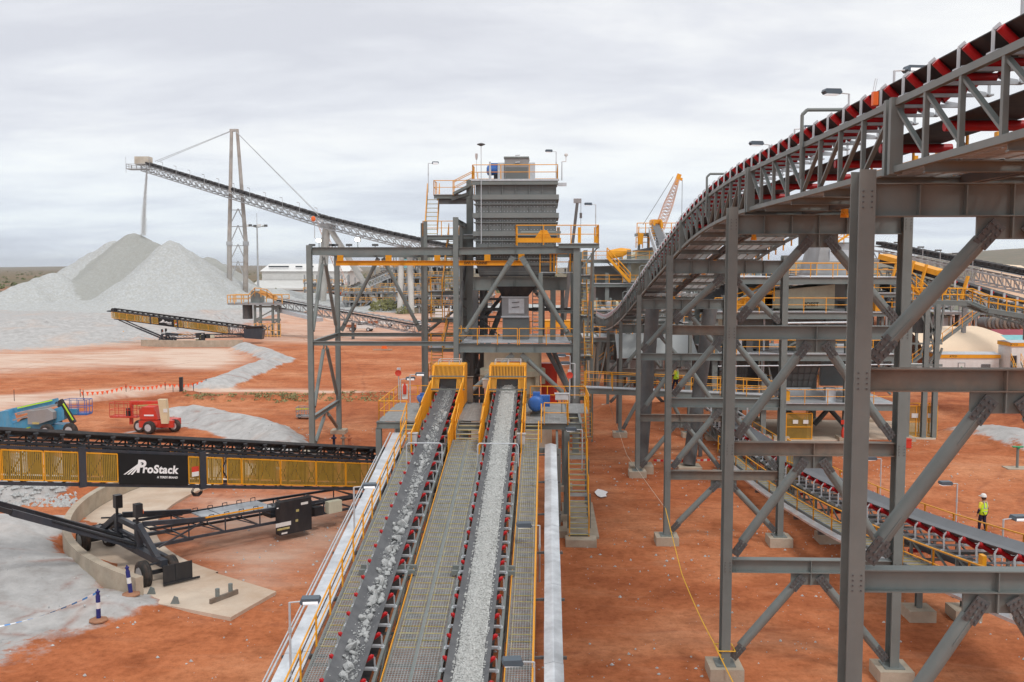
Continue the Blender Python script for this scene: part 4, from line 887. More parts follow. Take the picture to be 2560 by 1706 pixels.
zc_ += .14; mb = MB(); mb.rail([(u0 - .2, v0 - .25, zc_), (u1 + .1, v0 - .25, zc_), (u1 + .1, v1, zc_)], 1.05, .03, 1.9); mb.rail([(u0 - .2, v0 - .25, zc_), (u0 - .2, v0 + 1.5, zc_)], 1.05, .03, 1.1); mb.rail([(u0 - .2, v1, zc_), (u1 + .1, v1, zc_)], 1.05, .03, 2.4); mb.build('handrail', yellow, bn)
# lower cone of the bin, inside the tower
mb = MB(); mb.frus(((u0 + u1) / 2 + .1, 73.6, gz_ + .5), (5.6, 4.2), ((u0 + u1) / 2, 73.9, zb2 + .02), (u1 - u0 - .1, 4.9)); mb.build('hopper', steel_dark, bn)
mb = MB()
for z, w in ((13.1, 5.75), (12.95, 5.7)): mb.box(((u0 + u1) / 2 + .1 - w / 2, 71.2, z), ((u0 + u1) / 2 + .1 + w / 2, 71.3, z + .08))
mb.build('hopper_rib', liner, bn)
# machinery on top
p = pv(1187, 412, 73); tx = pv(1160, 400, 73).x; ty = pv(1215, 400, 73).x; th_ = zat(1187, 363, 73)
dr = thing('feed_chute', 'grey square feed box with two door handles standing on top of the ribbed bin', 'chute', (p.x, 73, zc_))
mb = MB(); mb.box((tx, 72.4, zc_), (ty, 74.6, th_ - .1)); mb.build('chute_box', steel_far, dr); mb = MB(); mb.box((tx - .05, 72.33, th_ - .1), (ty + .03, 74.7, th_ + .02)); mb.build('lid', steel, dr)
mb = MB(); mb.box((tx + .08, 72.36, zc_ + .05), (ty - .06, 72.4, zc_ + 1.0)); mb.build('wear_panel', liner, dr)
for z in (1.35, 1.85): mb = MB(); mb.bar((tx + .8, 72.34, zc_ + z), (tx + 1.15, 72.34, zc_ + z + .03), .05, .07); mb.build('handle', galv, dr)
for x in (1151, 1222): q = pv(x, 400, 72.6).x; mb = MB(); mb.box((q - .24, 72.5, zc_), (q + .24, 73.5, zc_ + 1.35)); mb.build('wing_panel', galv, dr)
p = pv(1132, 392, 73); r = thing('drive_motor', 'blue drive motor on the railed deck on top of the ribbed bin', 'motor', (p.x, 73, zc_)); mb = MB(); mb.lathe((p.x - .45, 73, p.z), (1, 0, 0), [(.2, 0), (.36, .08), (.38, .2), (.38, .95)], 18); mb.cb((p.x + .1, 73, p.z + .42), (.7, .4, .2)); mb.build('motor_housing', blue, r, True); mb = MB(); mb.cb((p.x + .3, 73, (p.z + zc_) / 2 - .1), (.4, .5, p.z - zc_ - .35)); mb.build('pedestal', rubber_blk, r)
# masts and aerials
def mast(name, label, cat, x, y0, y1, v, r=.03, top=None, m=galv):
    a = pv(x, y0, v); b_ = pv(x, y1, v); b_.x = a.x; t_ = thing(name, label, cat, a); mb = MB(); mb.tube(a, b_, r, 8, r * .7); mb.build('pole', m, t_)
    if top == 'dish': mb = MB(); mb.lathe(b_, (0, 0, 1), [(.05, -.1), (.3, 0), (.3, .05), (.1, .12)], 14); mb.build('aerial_disc', steel_dark, t_, True)
    if top == 'whip': mb = MB(); mb.lathe(b_, (0, 0, 1), [(.05, -.5), (.1, -.3), (.1, -.05), (.03, 0)], 10); mb.build('aerial_cap', white, t_, True)
    if top == 'cam': mb = MB(); mb.tube(b_, b_ + Vector((.3, 0, .02)), .03); mb.tube(b_ + Vector((.3, 0, 0)), b_ + Vector((.3, 0, .55)), .03); mb.lathe(b_ + Vector((.3, 0, .5)), (.2, -1, -.1), [(.05, -.15), (.12, -.1), (.12, .14), (.08, .18)], 12); mb.build('camera_head', white, t_, True)
    return t_
mast('aerial_mast', 'tall thin aerial mast topped by a flat disc left of the bin', 'mast', 1106, 560, 333, 70.9, .035, 'dish')
mast('aerial', 'short pale whip aerial just left of the disc mast', 'aerial', 1095, 407, 352, 71.6, .02, 'whip'); mast('vent_pipe', 'short galvanised pipe standing beside the blue motor on the bin', 'pipe', 1126, 417, 372, 71.2, .1)
mast('camera_pole', 'galvanised pole with a white security camera at the right edge of the bin deck', 'camera pole', 1291, 415, 372, 71.8, .05, 'cam')
# ---------------- chute under the bin and crusher
cb_ = thing('transfer_chute', 'pale grey square chute with hinged door under the dark hopper', 'chute', (-1.5, 71.5, 8.2)); a = pv(1153, 700, 71.0); b_ = pv(1214, 700, 71.0); z1 = zat(1180, 682, 71); z0_ = zat(1180, 730, 71)
mb = MB(); mb.box((a.x, 71.0, z0_), (b_.x, 73, z1)); mb.build('chute_box', steel_far, cb_)
mb = MB(); mb.box((a.x - .06, 70.94, z1 - .07), (b_.x + .06, 71.0, z1)); mb.box((a.x - .06, 70.94, z0_), (b_.x + .06, 71.0, z0_ + .12)); mb.box((a.x + .5, 70.93, z0_ + .3), (b_.x - .3, 70.98, z1 - .15)); mb.build('door', galv, cb_)
for z in (.75, 1.1): mb = MB(); mb.bar((a.x + .75, 70.9, z0_ + z), (a.x + 1.3, 70.9, z0_ + z + .05), .04, .06); mb.build('handle', steel_dark, cb_)
mb = MB(); mb.box((a.x + .05, 71.1, 8.15), (b_.x + .05, 72.9, z0_)); mb.build('lower_box', liner, cb_); mb = MB(); mb.frus(((a.x + b_.x) / 2, 72, z1), (1.9, 1.9), ((a.x + b_.x) / 2 + .1, 72, z1 + .75), (2.9, 2.8)); mb.build('boot', rubber_blk, cb_)
crs = thing('cone_crusher', 'cream round cone crusher with a red name plate under the tower deck', 'crusher', (-1.9, 73, 2)); cu_ = pv(1178, 850, 73).x
mb = MB(); mb.lathe((cu_, 73, 0), (0, 0, 1), [(1.2, 2.5), (1.35, 3.6), (2.05, 4.0), (2.15, 4.5), (2.05, 5.0), (1.95, 5.2), (2.5, 5.35), (2.5, 5.75), (2.2, 5.85), (2.2, 7.3), (1.9, 7.4)], 32); mb.build('crusher_body', cream, crs, True)
mb = MB(); [mb.cb((cu_ + 2.35 * math.cos(t_), 73 + 2.35 * math.sin(t_), 5.1), (.28, .28, 1.0)) for t_ in [i * math.pi / 5 for i in range(10)]]; mb.build('clamp_cylinders', cream, crs)
zp = zat(1169, 838, 70.4); xp = pv(1169, 838, 70.4).x; mb = MB(); mb.box((xp - .95, 70.38, zp - .22), (xp + .95, 70.42, zp + .22)); mb.build('name_plate', redp, crs); text_mesh('thyssenkrupp', .30, 'lettering', text_w, crs, (xp, 70.37, zp), (math.pi / 2, 0, 0), .003)
MB().box((cu_ - 3, 70.5, -.2), (cu_ + 3, 76, 2.5)).build('plinth', concrete, crs)
rp = thing('lubrication_cabinet', 'tall red cabinet behind the crusher seen between the dark braces', 'cabinet', (1.2, 74, 0)); p = pv(1262, 850, 74); MB().cb((p.x, 74, 3.6), (1.2, 1, 5)).build('cabinet', redp, rp); MB().cb((p.x, 73.48, 4.6), (.9, .03, 2.2)).build('door', redp, rp)
# ---------------- stair tower left of the bin
stw = thing('stair_tower', 'zigzag stairs and yellow railed landings climbing the left side of the bin', 'stair tower', (-8, 75, 0))
levels = [zat(1040, 541, 75), zat(1020, 448, 75)]
def landing(u0, u1, v0, v1, z, rails=True, parent=stw):
    deck_mb(MB(), u0, u1, v0, v1, z).build('landing', galv, parent); mb = MB(); mb.ib((u0, v0, z - .2), (u1, v0, z - .2), .28, .16); mb.ib((u0, v1, z - .2), (u1, v1, z - .2), .28, .16); mb.build('landing_beam', steel, parent)
    if rails: mb = MB(); mb.rail([(u1, v0, z), (u0, v0, z), (u0, v1, z)], 1.05, .03, 1.3); mb.build('handrail', yellow, parent)
X = lambda x, v=75: pv(x, 600, v).x
landing(X(976), X(1060), 74, 76.4, levels[0]); landing(X(1000), X(1092), 74.4, 76.4, levels[1]); landing(X(1070), X(1095), 73.2, 76, levels[0], False)
stair(stw, (X(994), 75.9, levels[1]), (X(994), 74.2, levels[0]), .95, (1, 0, 0), 9)
stair(stw, (X(1088), 74.3, zc_ - .1), (X(1045), 74.3, levels[1]), .9, (0, 1, 0), 6)
lv = [14.1, zat(1020, 668, 76), zat(1020, 737, 76), 5.2, zat(1020, 868, 76)]
lv = [zat(1020, 668, 76), zat(1020, 730, 76), zat(1025, 797, 76), zat(1025, 865, 76) , .2]
top = levels[0]
for i, z in enumerate(lv):
    if i < 4: landing(X(982), X(1058), 75.2, 76.8, z)
    x0, x1 = (X(1042), X(998)) if i % 2 == 0 else (X(998), X(1042)); zp_ = top if i == 0 else lv[i - 1]
    stair(stw, (x0, 75.8 + .5 * (i % 2), zp_), (x0 + .3 * (1 if i % 2 else -1), 73.6 + .5 * (i % 2), z), .85, (1, 0, 0), max(6, round((zp_ - z) / .24)))
for x, v in ((978, 74), (1060, 74)): column(stw, X(x, v), v, .1, 17, .26)
column(stw, X(1081), 74.6, 8, 20.2, .5)
girder(stw, (X(1010), 74.5, levels[1] - .55), (X(1079), 74.5, levels[1] - .55), .4, .2, steel_dark)
mb = MB(); mb.bar((X(1040), 74.3, levels[1] - .4), (X(1078), 74.3, zc_ - .8), .12, .22); mb.build('diagonal', steel, stw)
# right side stairs of the tower
st2 = thing('stair_tower', 'narrow stair tower with stacked flights at the right hand side of the crushing tower', 'stair tower', (3.5, 74, 0))
for i in range(4):
    z = 12.9 - i * 3.1
    landing(2.6, 3.5, 73.6, 75.2, z - 3.0 * (i > 5), True, st2); stair(st2, (2.85 + .4 * (i % 2), 75, z), (2.85 + .4 * (i % 2), 72.4, z - 3.05), .6, (1, 0, 0), 11)
for u, v in ((2.62, 73.2), (3.6, 73.2), (2.62, 76), (3.6, 76)): column(st2, u, v, .1, 14.6, .14, steel)
mb = MB(); mb.bar(pv(1363, 570, 72), pv(1350, 760, 72), .14, .14, (0, 1, 0)); mb.build('cable_ladder', steel_rust, st2)

# dark ducts, ladders and inner frame behind the crusher, under the bin
inn = thing('service_duct', 'dark vertical ducts and inner frame left of the crusher behind the yellow hoods', 'duct', (-5.5, 76, 0))
for x, w, d in ((1092, .5, 76.3), (1107, .34, 75.6), (1084, .3, 74.6)): q = pv(x, 760, d); MB().box((q.x - w / 2, d, .3), (q.x + w / 2, d + .5, gz_ - .2)).build('duct_run', steel_dark, inn)
mb = MB(); q = pv(1100, 760, 75); 
for z in (3.2, 5.0, 6.8, 9.6, 11.0): mb.bar((q.x - 1.6, 75, z), (q.x + 3.2, 75, z), .14, .2)
for z in (3.0, 7.0): mb.bar((q.x + 3, 75.2, z), (q.x - 1.4, 75.2, z + 3.6), .12, .12)
mb.build('inner_frame', steel_dark, inn)
ld_ = thing('ladder', 'white vertical cable ladder behind the pale chute right of the crusher', 'ladder', (.6, 76, 2)); q = pv(1232, 740, 76); mb = MB()
for s in (-.28, .28): mb.bar((q.x + s, 76, 2), (q.x + s, 76, 12.6), .07, .1, (0, 1, 0))
for i in range(34): mb.bar((q.x - .28, 76, 2.2 + i * .3), (q.x + .28, 76, 2.2 + i * .3), .05, .08)
mb.build('rails', white, ld_)
for i, (a, b_) in enumerate((((-5.8, 76.6, 8.3), (-2.6, 76.6, gz_)), ((1.8, 76.6, 8.3), (-1.4, 76.6, gz_)), ((-5.8, 76.6, .6), (-2.6, 76.6, 7.5)), ((1.8, 76.6, .6), (-1.2, 76.6, 7.5)))): gbrace(tw, a, b_, .15, steel_dark, False)
for u in (-.2, 1.3): column(tw, u, 74.5, 8.1, gz_, .28, steel_dark)
for z in (10.2,): girder(tw, (-5.1, 75, z), (2.0, 75, z), .25, .16, steel_dark); girder(tw, (.5, 71, z), (2.1, 71, z), .22, .16)
mb = MB(); mb.rail([(-6.1, 76.8, 8.1), (2, 76.8, 8.1)], 1.05, .03, 1.6); mb.build('handrail', yellow, tw)
# ================================================================== CURVED HIGH CONVEYOR ON TRESTLES
GV = [2, 14, 20, 27, 32.9, 35.2, 38.8, 42.3, 45, 48.5, 52.1, 58.1, 66.3, 75.3, 87.4, 98.2, 107.6, 118, 127.9, 148.7, 175]
GZ = [16.6, 16.6, 16.6, 16.62, 16.62, 16.56, 16.39, 16.12, 15.84, 15.4, 14.85, 14.0, 12.75, 11.35, 9.65, 8.5, 7.8, 7.45, 7.32, 7.5, 7.9]
gzt = lambda v: catmull(GV, GZ, v)
UA, UB = 6.5, 10.85                                   # left and right truss
GD = 1.35
BL, BR = 18.4, 31.1
def bolts9(parent, e, d, r, g, nrm, m):
    pass
def trestle(v, z0, ztop, beams, label, s=.45, plinth=True, near=1):
    root = thing('trestle', label, 'trestle', (8.7, v, 0), 'trestles carrying the high curved conveyor'); ua, ub = 5.95, 11.42
    s = s * .64
    for u in (ua, ub): column(root, u, v, .45, ztop, s, steel, s * 1.8)
    for u in (ua, ub):
        mb = MB(); mb.box((u - .55, v - .55, -.3), (u + .55, v + .55, .42)); mb.build('plinth', concrete, root); mb = MB(); mb.box((u - .32, v - .34, .42), (u + .32, v + .34, .46)); mb.build('base_plate', steel, root)
    um = (ua + ub) / 2; zs = [ztop - .55] + beams; g = near
    # head girder
    def gird(z, h, mt, st=1): girder(root, (ua + s / 2 + .003, v, z), (ub - s / 2 - .003, v, z), h, .32, mt, st)
    gird(zs[0], .62, steel, 5)
    for i, z in enumerate(beams): gird(z, .44, steel_rust if (i + int(v)) % 2 == 0 else steel, 1)
    for i, z in enumerate(zs):
        h = .31 if i == 0 else .22; lo = (beams[i] + .22) if i < len(beams) else .5
        y = z - h
        mb = MB(); mb.box((um - .62, v - .03, y - .42), (um + .62, v + .03, y)); mb.cb((um, v - .08, y - .2), (.03, .12, .4)); mb.build('gusset', steel, root)
        for sg, uc in ((-1, ua + s / 2), (1, ub - s / 2)):
            p = Vector((um + sg * .33, v, y - .22)); q = Vector((uc - sg * .16, v, lo + .25)); d = (q - p).normalized()
            mb = MB(); mb.tube(p + d * .30, q - d * .34, .15, 18); mb.bar(p + d * .1, p + d * .95, .025, .33, (0, 1, 0)) ; mb.bar(q - d * .1, q - d * .95, .025, .33, (0, 1, 0)); mb.build('brace', steel, root, True)
            mb = MB(); side = Vector((d.z, 0, -d.x))
            for e, sgn in ((p, 1), (q, -1)):
                mb.bar(e - d * .12 * sgn, e + d * .42 * sgn, .29, .05, (0, -1, 0), 0, .12)
                if near: bolts(mb, e + d * .15 * sgn + Vector((0, -.146, 0)), d * .19, side * .10, (0, -1, 0), 4, 3, .030)
            mb.build('bolted_plate', steel_dark, root)
        if i == len(beams): break
    for u in (ua, ub):
        mb = MB(); x = u + (.17 if u < 8 else -.17) * 0
        if near:
            for z in zs[:4]:
                for k in range(4): mb.tube((u - .08, v - s * .9, z - .15 + k * .1), (u - .08, v - s * .9 - .025, z - .15 + k * .1), .016, 6); mb.tube((u + .08, v - s * .9, z - .15 + k * .1), (u + .08, v - s * .9 - .025, z - .15 + k * .1), .016, 6)
            mb.build('bolt_group', steel_dark, root)
    return root
zA = lambda x, y, v: pv(x, y, v).z
trestle(18.4, 0, 15.3, [zA(1985, 872, 18.4), zA(1985, 1330, 18.4), 3.2], 'nearest and tallest trestle of thick grey columns at the right edge', .47)
trestle(31.1, 0, 15.4, [zA(1680, 764, 31.1), zA(1680, 1030, 31.1), zA(1680, 1298, 31.1)], 'second trestle back, its left foot tied with the yellow rope', .45)
trestle(46.4, 0, 14.05, [zA(1533, 759, 46.4), zA(1533, 925, 46.4), zA(1533, 1091, 46.4)], 'third trestle back, standing just right of the rope with dusty brown beams', .43)
trestle(61.4, 0, 11.7, [zA(1466, 820, 61.4), zA(1466, 960, 61.4)], 'fourth trestle back, with two cross beams in front of the grey panel', .42)
trestle(76, 0, 9.2, [zA(1421, 854, 76)], 'fifth trestle back, short, standing under the walkway bridge', .4, near=0)
trestle(91, 0, 7.4, [3.3], 'sixth trestle back, low, near the sag of the curved conveyor', .4, near=0)
ga = thing('conveyor', 'long curved grey gallery conveyor on trestles, dipping down and away, black belt on red rollers', 'conveyor', (6.5, 14, 0))
def gp_(v, u, dz): return Vector((u, v, gzt(v) + dz))
def gpath(v0, v1, st, u, dz):
    n = max(1, round((v1 - v0) / st)); return [gp_(v0 + (v1 - v0) * i / n, u, dz) for i in range(n + 1)]
secs = [4.0, 18.47, 31.15, 46.4, 61.4, 76, 91, 106, 121, 136, 151, 170]
for u in (UA, UB):
    mt = steel
    for a, b_ in zip(secs, secs[1:]):
        mb = MB(); st = 1.5; n = max(2, round((b_ - a) / st)) if b_ < 60 else max(2, round((b_ - a) / 1.7)); vs3 = [a + .14 + (b_ - a - .28) * i / n for i in range(n + 1)]
        for v, w in zip(vs3, vs3[1:]):
            mb.bar(gp_(v, u, -.06), gp_(w, u, -.06), .10, .12); mb.bar(gp_(v, u, -GD + .06), gp_(w, u, -GD + .06), .10, .12)
        mb.build('chord', mt, ga); mb = MB()
        for i, v in enumerate(vs3):
            if 0 < i < n: mb.bar(gp_(v, u, -.02), gp_(v, u, -GD + .02), .085, .09, (0, 1, 0))
            else: mb.bar(gp_(v, u, .03), gp_(v, u, -GD - .03), .24, .13, (0, 1, 0))
        for i in range(n):
            v, w = vs3[i], vs3[i + 1]; down = (i < n / 2)
            mb.bar(gp_(v, u + .03, -.16 if down else -GD + .16), gp_(w, u + .03, -GD + .16 if down else -.16), .05, .09, (1, 0, 0))
        mb.build('lattice', mt, ga)
# floor: cross beams, stringers, grating panels
v = 8.0; k = 0
while v < 125:
    if v < 95: 
        mb = MB(); mb.ib(gp_(v, UA - .05 + .08, -GD - .02), gp_(v, UB - .03, -GD - .02), .2, .12); mb.build('floor_beam', steel, ga)
    v += 3.0 if v < 60 else 4.5
for u0, u1 in ((UA + .25, UA + 1.75), (UA + 2.35, UB - .25)):
    v = 8.0
    while v < 96:
        w = v + 1.42; mb = MB(); q = max(6, int(11 if v < 50 else 6)) 
        for i in range(q): x = v + (w - v) * i / q; mb.bar(gp_(x, u0, -GD + .12), gp_(x, u1, -GD + .12), .05 if v < 50 else .12, .03)
        for i in range(5): u = u0 + (u1 - u0) * i / 4; mb.bar(gp_(v, u, -GD + .11), gp_(w, u, -GD + .11), .03, .035)
        mb.build('floor_panel', grate, ga); v += 1.5 if v < 62 else 3
mb = MB()
for u in (UA + 1.95, UA + 2.15): mb.sweep(gpath(6, 100, 2, u, -GD + .02), [(-.05, -.1), (.05, -.1), (.05, .1), (-.05, .1)])
mb.build('floor_stringer', steel_dark, ga)
for i, v in enumerate((20.5, 24.2, 28, 34, 40, 49, 52.5, 64.5)):
    mb = MB(); mb.cb(gp_(v, UA + 2.05, -GD - .2), (.12, .3, .16)); mb.cb(gp_(v, UA + 2.05, -GD - .30), (.22, .05, .12)); mb.build('pipe_clamp', yellow, ga)
# belt
WG = 1.25; UG = UA + .80; WGZ = .44
MB().sweep(gpath(2, 150, 1.6, UG, WGZ), trough(WG, .02, R(36), .33), True).build('belt', rubber_blk, ga, True)
MB().sweep(gpath(2, 110, 2, UG, -.62), [(-.6, 0), (.6, 0), (.6, -.02), (-.6, -.02)]).build('return_belt', rubber_blk, ga, True)
TLg = OFF[ga.name]
def make_gidler():
    T = Matrix.Translation(TLg); fr = MB(T); a = WG / 2; wx = .33 * math.cos(R(36)); wz = .33 * math.sin(R(36)); c = a - wx; r = .072
    fr.cb((0, 0, -wz - .22), (WG + .30, .08, .06))
    for s in (-1, 1):
        fr.bar((s * (a + .15), 0, -.42), (s * (a + .15), 0, -.08), .05, .014, (0, 1, 0)); fr.bar((s * (a + .15), 0, -.08), (s * (a + .05), 0, .01), .05, .014, (0, 1, 0)); fr.cb((s * (a + .15), 0, -.42), (.10, .2, .03))
        fr.bar((s * (a - .02), 0, -wz - .21), (s * (c + .04), 0, -wz - .12), .05, .012, (0, 1, 0)); fr.bar((s * (a + .1), 0, -.38), (s * (c + .1), 0, -wz - .14), .04, .03, (0, 1, 0))
    f = fr.build('idler_frame', galv, ga); rr = MB(T); rr.tube((-c, 0, -wz - .12), (c, 0, -wz - .12), r, 12); rr.build('roller', red, f, True)
    for s in (-1, 1): rr = MB(T); rr.tube((s * (c + .05), 0, -wz - .11), (s * (a + .05), 0, -.05), r, 14); rr.build('roller', red, f, True)
    return f
g0 = make_gidler(); v = 12.2; k = 0
while v < 146 and k < 99:
    a = math.atan2(gzt(v + .5) - gzt(v - .5), 1.0); loc = gp_(v, UG, WGZ) - TLg
    if k == 0: g0.location = loc; g0.rotation_euler = (a, 0, 0)
    else: copy_idler(g0, ga, loc, (a, 0, 0))
    k += 1; v += 1.18 if v < 80 else 1.5
for v in (13.5, 16.5, 19.6, 22.6, 26, 29, 33, 38, 43, 50): MB().tube(gp_(v, UA + .15, -.75), gp_(v, UA + 1.55, -.75), .09, 14).build('return_roller', red, ga, True)
# walkway rail inside the gallery and pull-cord boxes
for a, b_ in ((6, 30), (30, 60), (60, 110), (110, 150)):
    mb = MB(); mb.rail(gpath(a, b_, 3, UA + 2.45, -GD + .15), 1.05, .03, 3); mb.build('handrail', yellow, ga)
mb = MB(); mb.sweep(gpath(8, 110, 3, UA + 2.3, -.15), [(-.03, -.2), (.03, -.2), (.03, .2), (-.03, .2)]); mb.build('cable_rack', steel_dark, ga)
for v, lab in ((19.3, 1),): mb = MB(); p = gp_(v, UA - .08, .18); mb.cb(p, (.10, .13, .26)); mb.build('pull_switch', orange, ga); MB().tube(p + Vector((0, .1, .1)), p + Vector((.1, .25, .42)), .028).build('switch_lever', galv, ga)
def hoop(v): 
    mb = MB(); x0, x1 = UA - .1, UA + 1.75; mb.path([gp_(v, x0, -.9), gp_(v, x0, .68), gp_(v, x0 + .12, .80), gp_(v, x1, .80), gp_(v, x1 + .1, .68), gp_(v, x1 + .1, -.5)], .045, 10); mb.build('belt_hoop', steel, ga)
for v in (24.6, 38.8, 66, 80): hoop(v)
# right portion wider service deck (other belt beyond): cable ladder with yellow brackets
mb = MB(); mb.rail(gpath(6, 60, 3, UB + .5, -GD + .1), 1.1, .032, 1.5); mb.build('handrail', yellow, ga)
mb = MB(); mb.rail(gpath(6, 60, 3, UB - .9, -GD + .1), 1.0, .028, 3); mb.build('handrail', yellow, ga)
for v in (12.4, 13.2, 14.6, 15.2, 16, 17.4, 18.6, 19.5, 21, 22.1, 23, 25, 26.4, 28, 30): mb = MB(); mb.cb(gp_(v, UB - .35, -.35), (.1, .16, .75)); mb.build('rail_gate_post', yellow, ga)
# raking tubular legs of the inner gallery
rk = thing('trestle', 'pair of raking dark tubular legs on concrete blocks between the third and fourth trestles', 'trestle', (8, 66, 0))
for x0, y0, x1, y1 in ((1473, 1065, 1500, 700), (1583, 1068, 1633, 705)):
    a = pz(x0, y0, .6); b_ = pv(x1, y1, a.y + 1.5); MB().tube(a, b_, .42, 20, .46).build('leg', steel_dark, rk, True); MB().lathe((a.x, a.y, 0), (0, 0, 1), [(.6, 0), (.6, .1)], 8).box((a.x - .75, a.y - .75, -.2), (a.x + .75, a.y + .75, .55)).build('plinth', concrete, rk)
a = pv(1495, 712, 68.5); b_ = pv(1640, 712, 68.5); girder(rk, (a.x - .8, 68.5, a.z + .4), (b_.x + .8, 68.5, a.z + .4), .6, .4, steel_dark, 3)
# big plain panel (chute skirt) behind the fourth trestle
pl = thing('panel', 'large plain pale grey sheet panel hanging behind the fourth trestle', 'panel', (9, 84, 6)); a = [pv(1413, 768, 84), pv(1588, 768, 84), pv(1606, 822, 80), pv(1419, 824, 80)]
mb = MB(); mb.add([tuple(p) for p in a] + [tuple(p + Vector((0, .1, -.05))) for p in a], [(0, 1, 2, 3), (7, 6, 5, 4), (0, 4, 5, 1), (1, 5, 6, 2), (2, 6, 7, 3), (3, 7, 4, 0)]); mb.build('sheet', mat('panel_paint', (.40, .42, .42), .5, 0, .04, .4), pl)
mb = MB()
for x in (1421, 1598): q = pv(x, 826, 82); mb.bar((q.x, 82, .1), (q.x, 82, q.z + .4), .3, .3, (0, 1, 0))
mb.bar((pv(1421, 826, 82).x, 82, pv(1421, 826, 82).z + .1), (pv(1598, 826, 82).x, 82, pv(1598, 826, 82).z + .1), .25, .3); mb.build('panel_stand', steel_dark, pl)
# walkway bridge with handrails
wb = thing('walkway_bridge', 'long grey walkway bridge with yellow handrails crossing behind the trestles', 'walkway', (9, 66, 4)); a = pv(1345, 892, 66); b_ = pv(1775, 935, 68)
b_.z = a.z - .75
mb = MB(); s_ = Vector((0, 1.1, 0))
for e in (Vector((0, 0, 0)), s_): mb.ib(a + e - Vector((0, 0, .2)), b_ + e - Vector((0, 0, .2)), .36, .14)
mb.build('bridge_girder', steel, wb); mb = MB(); n = 90
mb.bar(a + s_ * .5 + Vector((0, 0, .02)), b_ + s_ * .5 + Vector((0, 0, .02)), 1.0, .04); mb.build('deck', galv, wb)
for e in (Vector((0, 0, 0)), s_): mb = MB(); mb.rail([a + e, b_ + e], 1.05, .03, 1.9); mb.build('handrail', yellow, wb)
for f in (.28, .62): q = a.lerp(b_, f) + s_ * .5; mb = MB(); mb.ib((q.x, q.y, .1), (q.x, q.y, q.z - .4), .25, .25, (0, 1, 0)); mb.build('leg', steel_dark, wb)
# rope and tapes
def rope(name, label, cat, pts, r, m, sag=0):
    root = None; mb = MB(); P = []
    for p, q in zip(pts, pts[1:]):
        p = Vector(p); q = Vector(q); n = 8
        for i in range(n): f = i / n; c = p.lerp(q, f); c.z -= sag * 4 * f * (1 - f); P.append(c)
    P.append(Vector(pts[-1])); mb.path(P, r, 5); return tag(mb.build(name, m), label, cat)
def ribbon(name, label, cat, p, q, w, m, sag=.2, twist=0):
    p = Vector(p); q = Vector(q); L = (q - p).length; mb = MB(); n = 20
    d = (q - p).normalized(); sd_ = d.cross(Vector((0, 0, 1))).normalized(); vs = []
    for i in range(n + 1):
        f = i / n; c = Vector((L * f, 0, -sag * 4 * f * (1 - f))); a = twist * f
        for k in (-1, 1): vs.append(c + Vector((0, math.sin(a), math.cos(a))) * w / 2 * k); vs.append(c + Vector((0, math.sin(a), math.cos(a))) * w / 2 * k + Vector((0, .004, 0)))
    fs = []
    for i in range(n): b4 = 4 * i; fs += [(b4, b4 + 2, b4 + 6, b4 + 4), (b4 + 1, b4 + 5, b4 + 7, b4 + 3)]
    mb.add(vs, fs); o = mb.build(name, m); o.location = p; o.rotation_euler = d.to_track_quat('X', 'Z').to_euler(); return tag(o, label, cat)
rope('rope', 'yellow rope stretched low over the red earth between the trestle feet', 'rope', [pv(1529, 1168, 46.1), pz(1567, 1320, .6), pz(1610, 1420, .55), pv(1662, 1515, 30.8)], .02, rope_y, .04)
rope('rope', 'yellow rope knotted around the left foot of the second trestle', 'rope', [(5.66, 30.8, .95), (6.24, 30.8, .95), (6.24, 31.4, .95), (5.66, 31.4, .95), (5.66, 30.8, .95), pv(1700, 1600, 30).to_tuple()], .022, rope_y, 0)
rope('rope', 'thin pale string running from far posts down to the third trestle', 'rope', [pv(1400, 930, 74), pz(1420, 985, .7), pz(1440, 1045, .7), pv(1462, 1075, 61.2), pv(1529, 1168, 46.1)], .014, mat('string', (.6, .5, .4), .8), .03)
ribbon('barrier_tape', 'red and white striped barrier tape stretched low between the fourth trestle feet', 'barrier tape', pz(1502, 1058, .7), pz(1643, 1056, .7), .14, tape_rw, .06)
# ================================================================== RADIAL STACKERS
def cw(X, Y): return (X * math.cos(AZ) - Y * math.sin(AZ), X * math.sin(AZ) + Y * math.cos(AZ))
PVT = Vector((*cw(-4.7, 54.6), 0)); DIR = Vector((*cw(-13.8, -13.0), 0)).normalized(); RZ = math.atan2(DIR.y, DIR.x)
CAMP = Vector((0, 0, H)); NRM = Vector((-DIR.y, DIR.x, 0))
def s_at(x, y=1075, off=.85):                        # distance along the boom of the near side at photo pixel
    d = Vector(ray(x, y)); P0 = PVT + NRM * off; t_ = (P0 - CAMP).dot(NRM) / d.dot(NRM); q = CAMP + d * t_; return (q - P0).dot(DIR), q.z
st = thing('radial_stacker', 'near black and yellow wheeled stacker conveyor crossing the left side of the view', 'stacker', (0, 0, 0), 'radial stacker conveyors', local=True)
sT0, zT0 = s_at(860, 1063); sB0, zB0 = s_at(860, 1122); sT1, zT1 = s_at(20, 1031); sB1, zB1 = s_at(20, 1108)
kb = (zB1 - zB0) / (sB1 - sB0); kt = (zT1 - zT0) / (sT1 - sT0)
print('stacker', sT0, zT0, zB0, sT1, zT1, zB1)
zb = lambda s: zB0 + kb * (s - sB0)
zt2 = lambda s: zb(s) + (zT0 - zb(sT0)) * .5 + (zT1 - zb(sT1)) * .5
LB = 27.0; S0 = -1.2; HW = .85
def L3(s, y, z): return Vector((s, y, z))
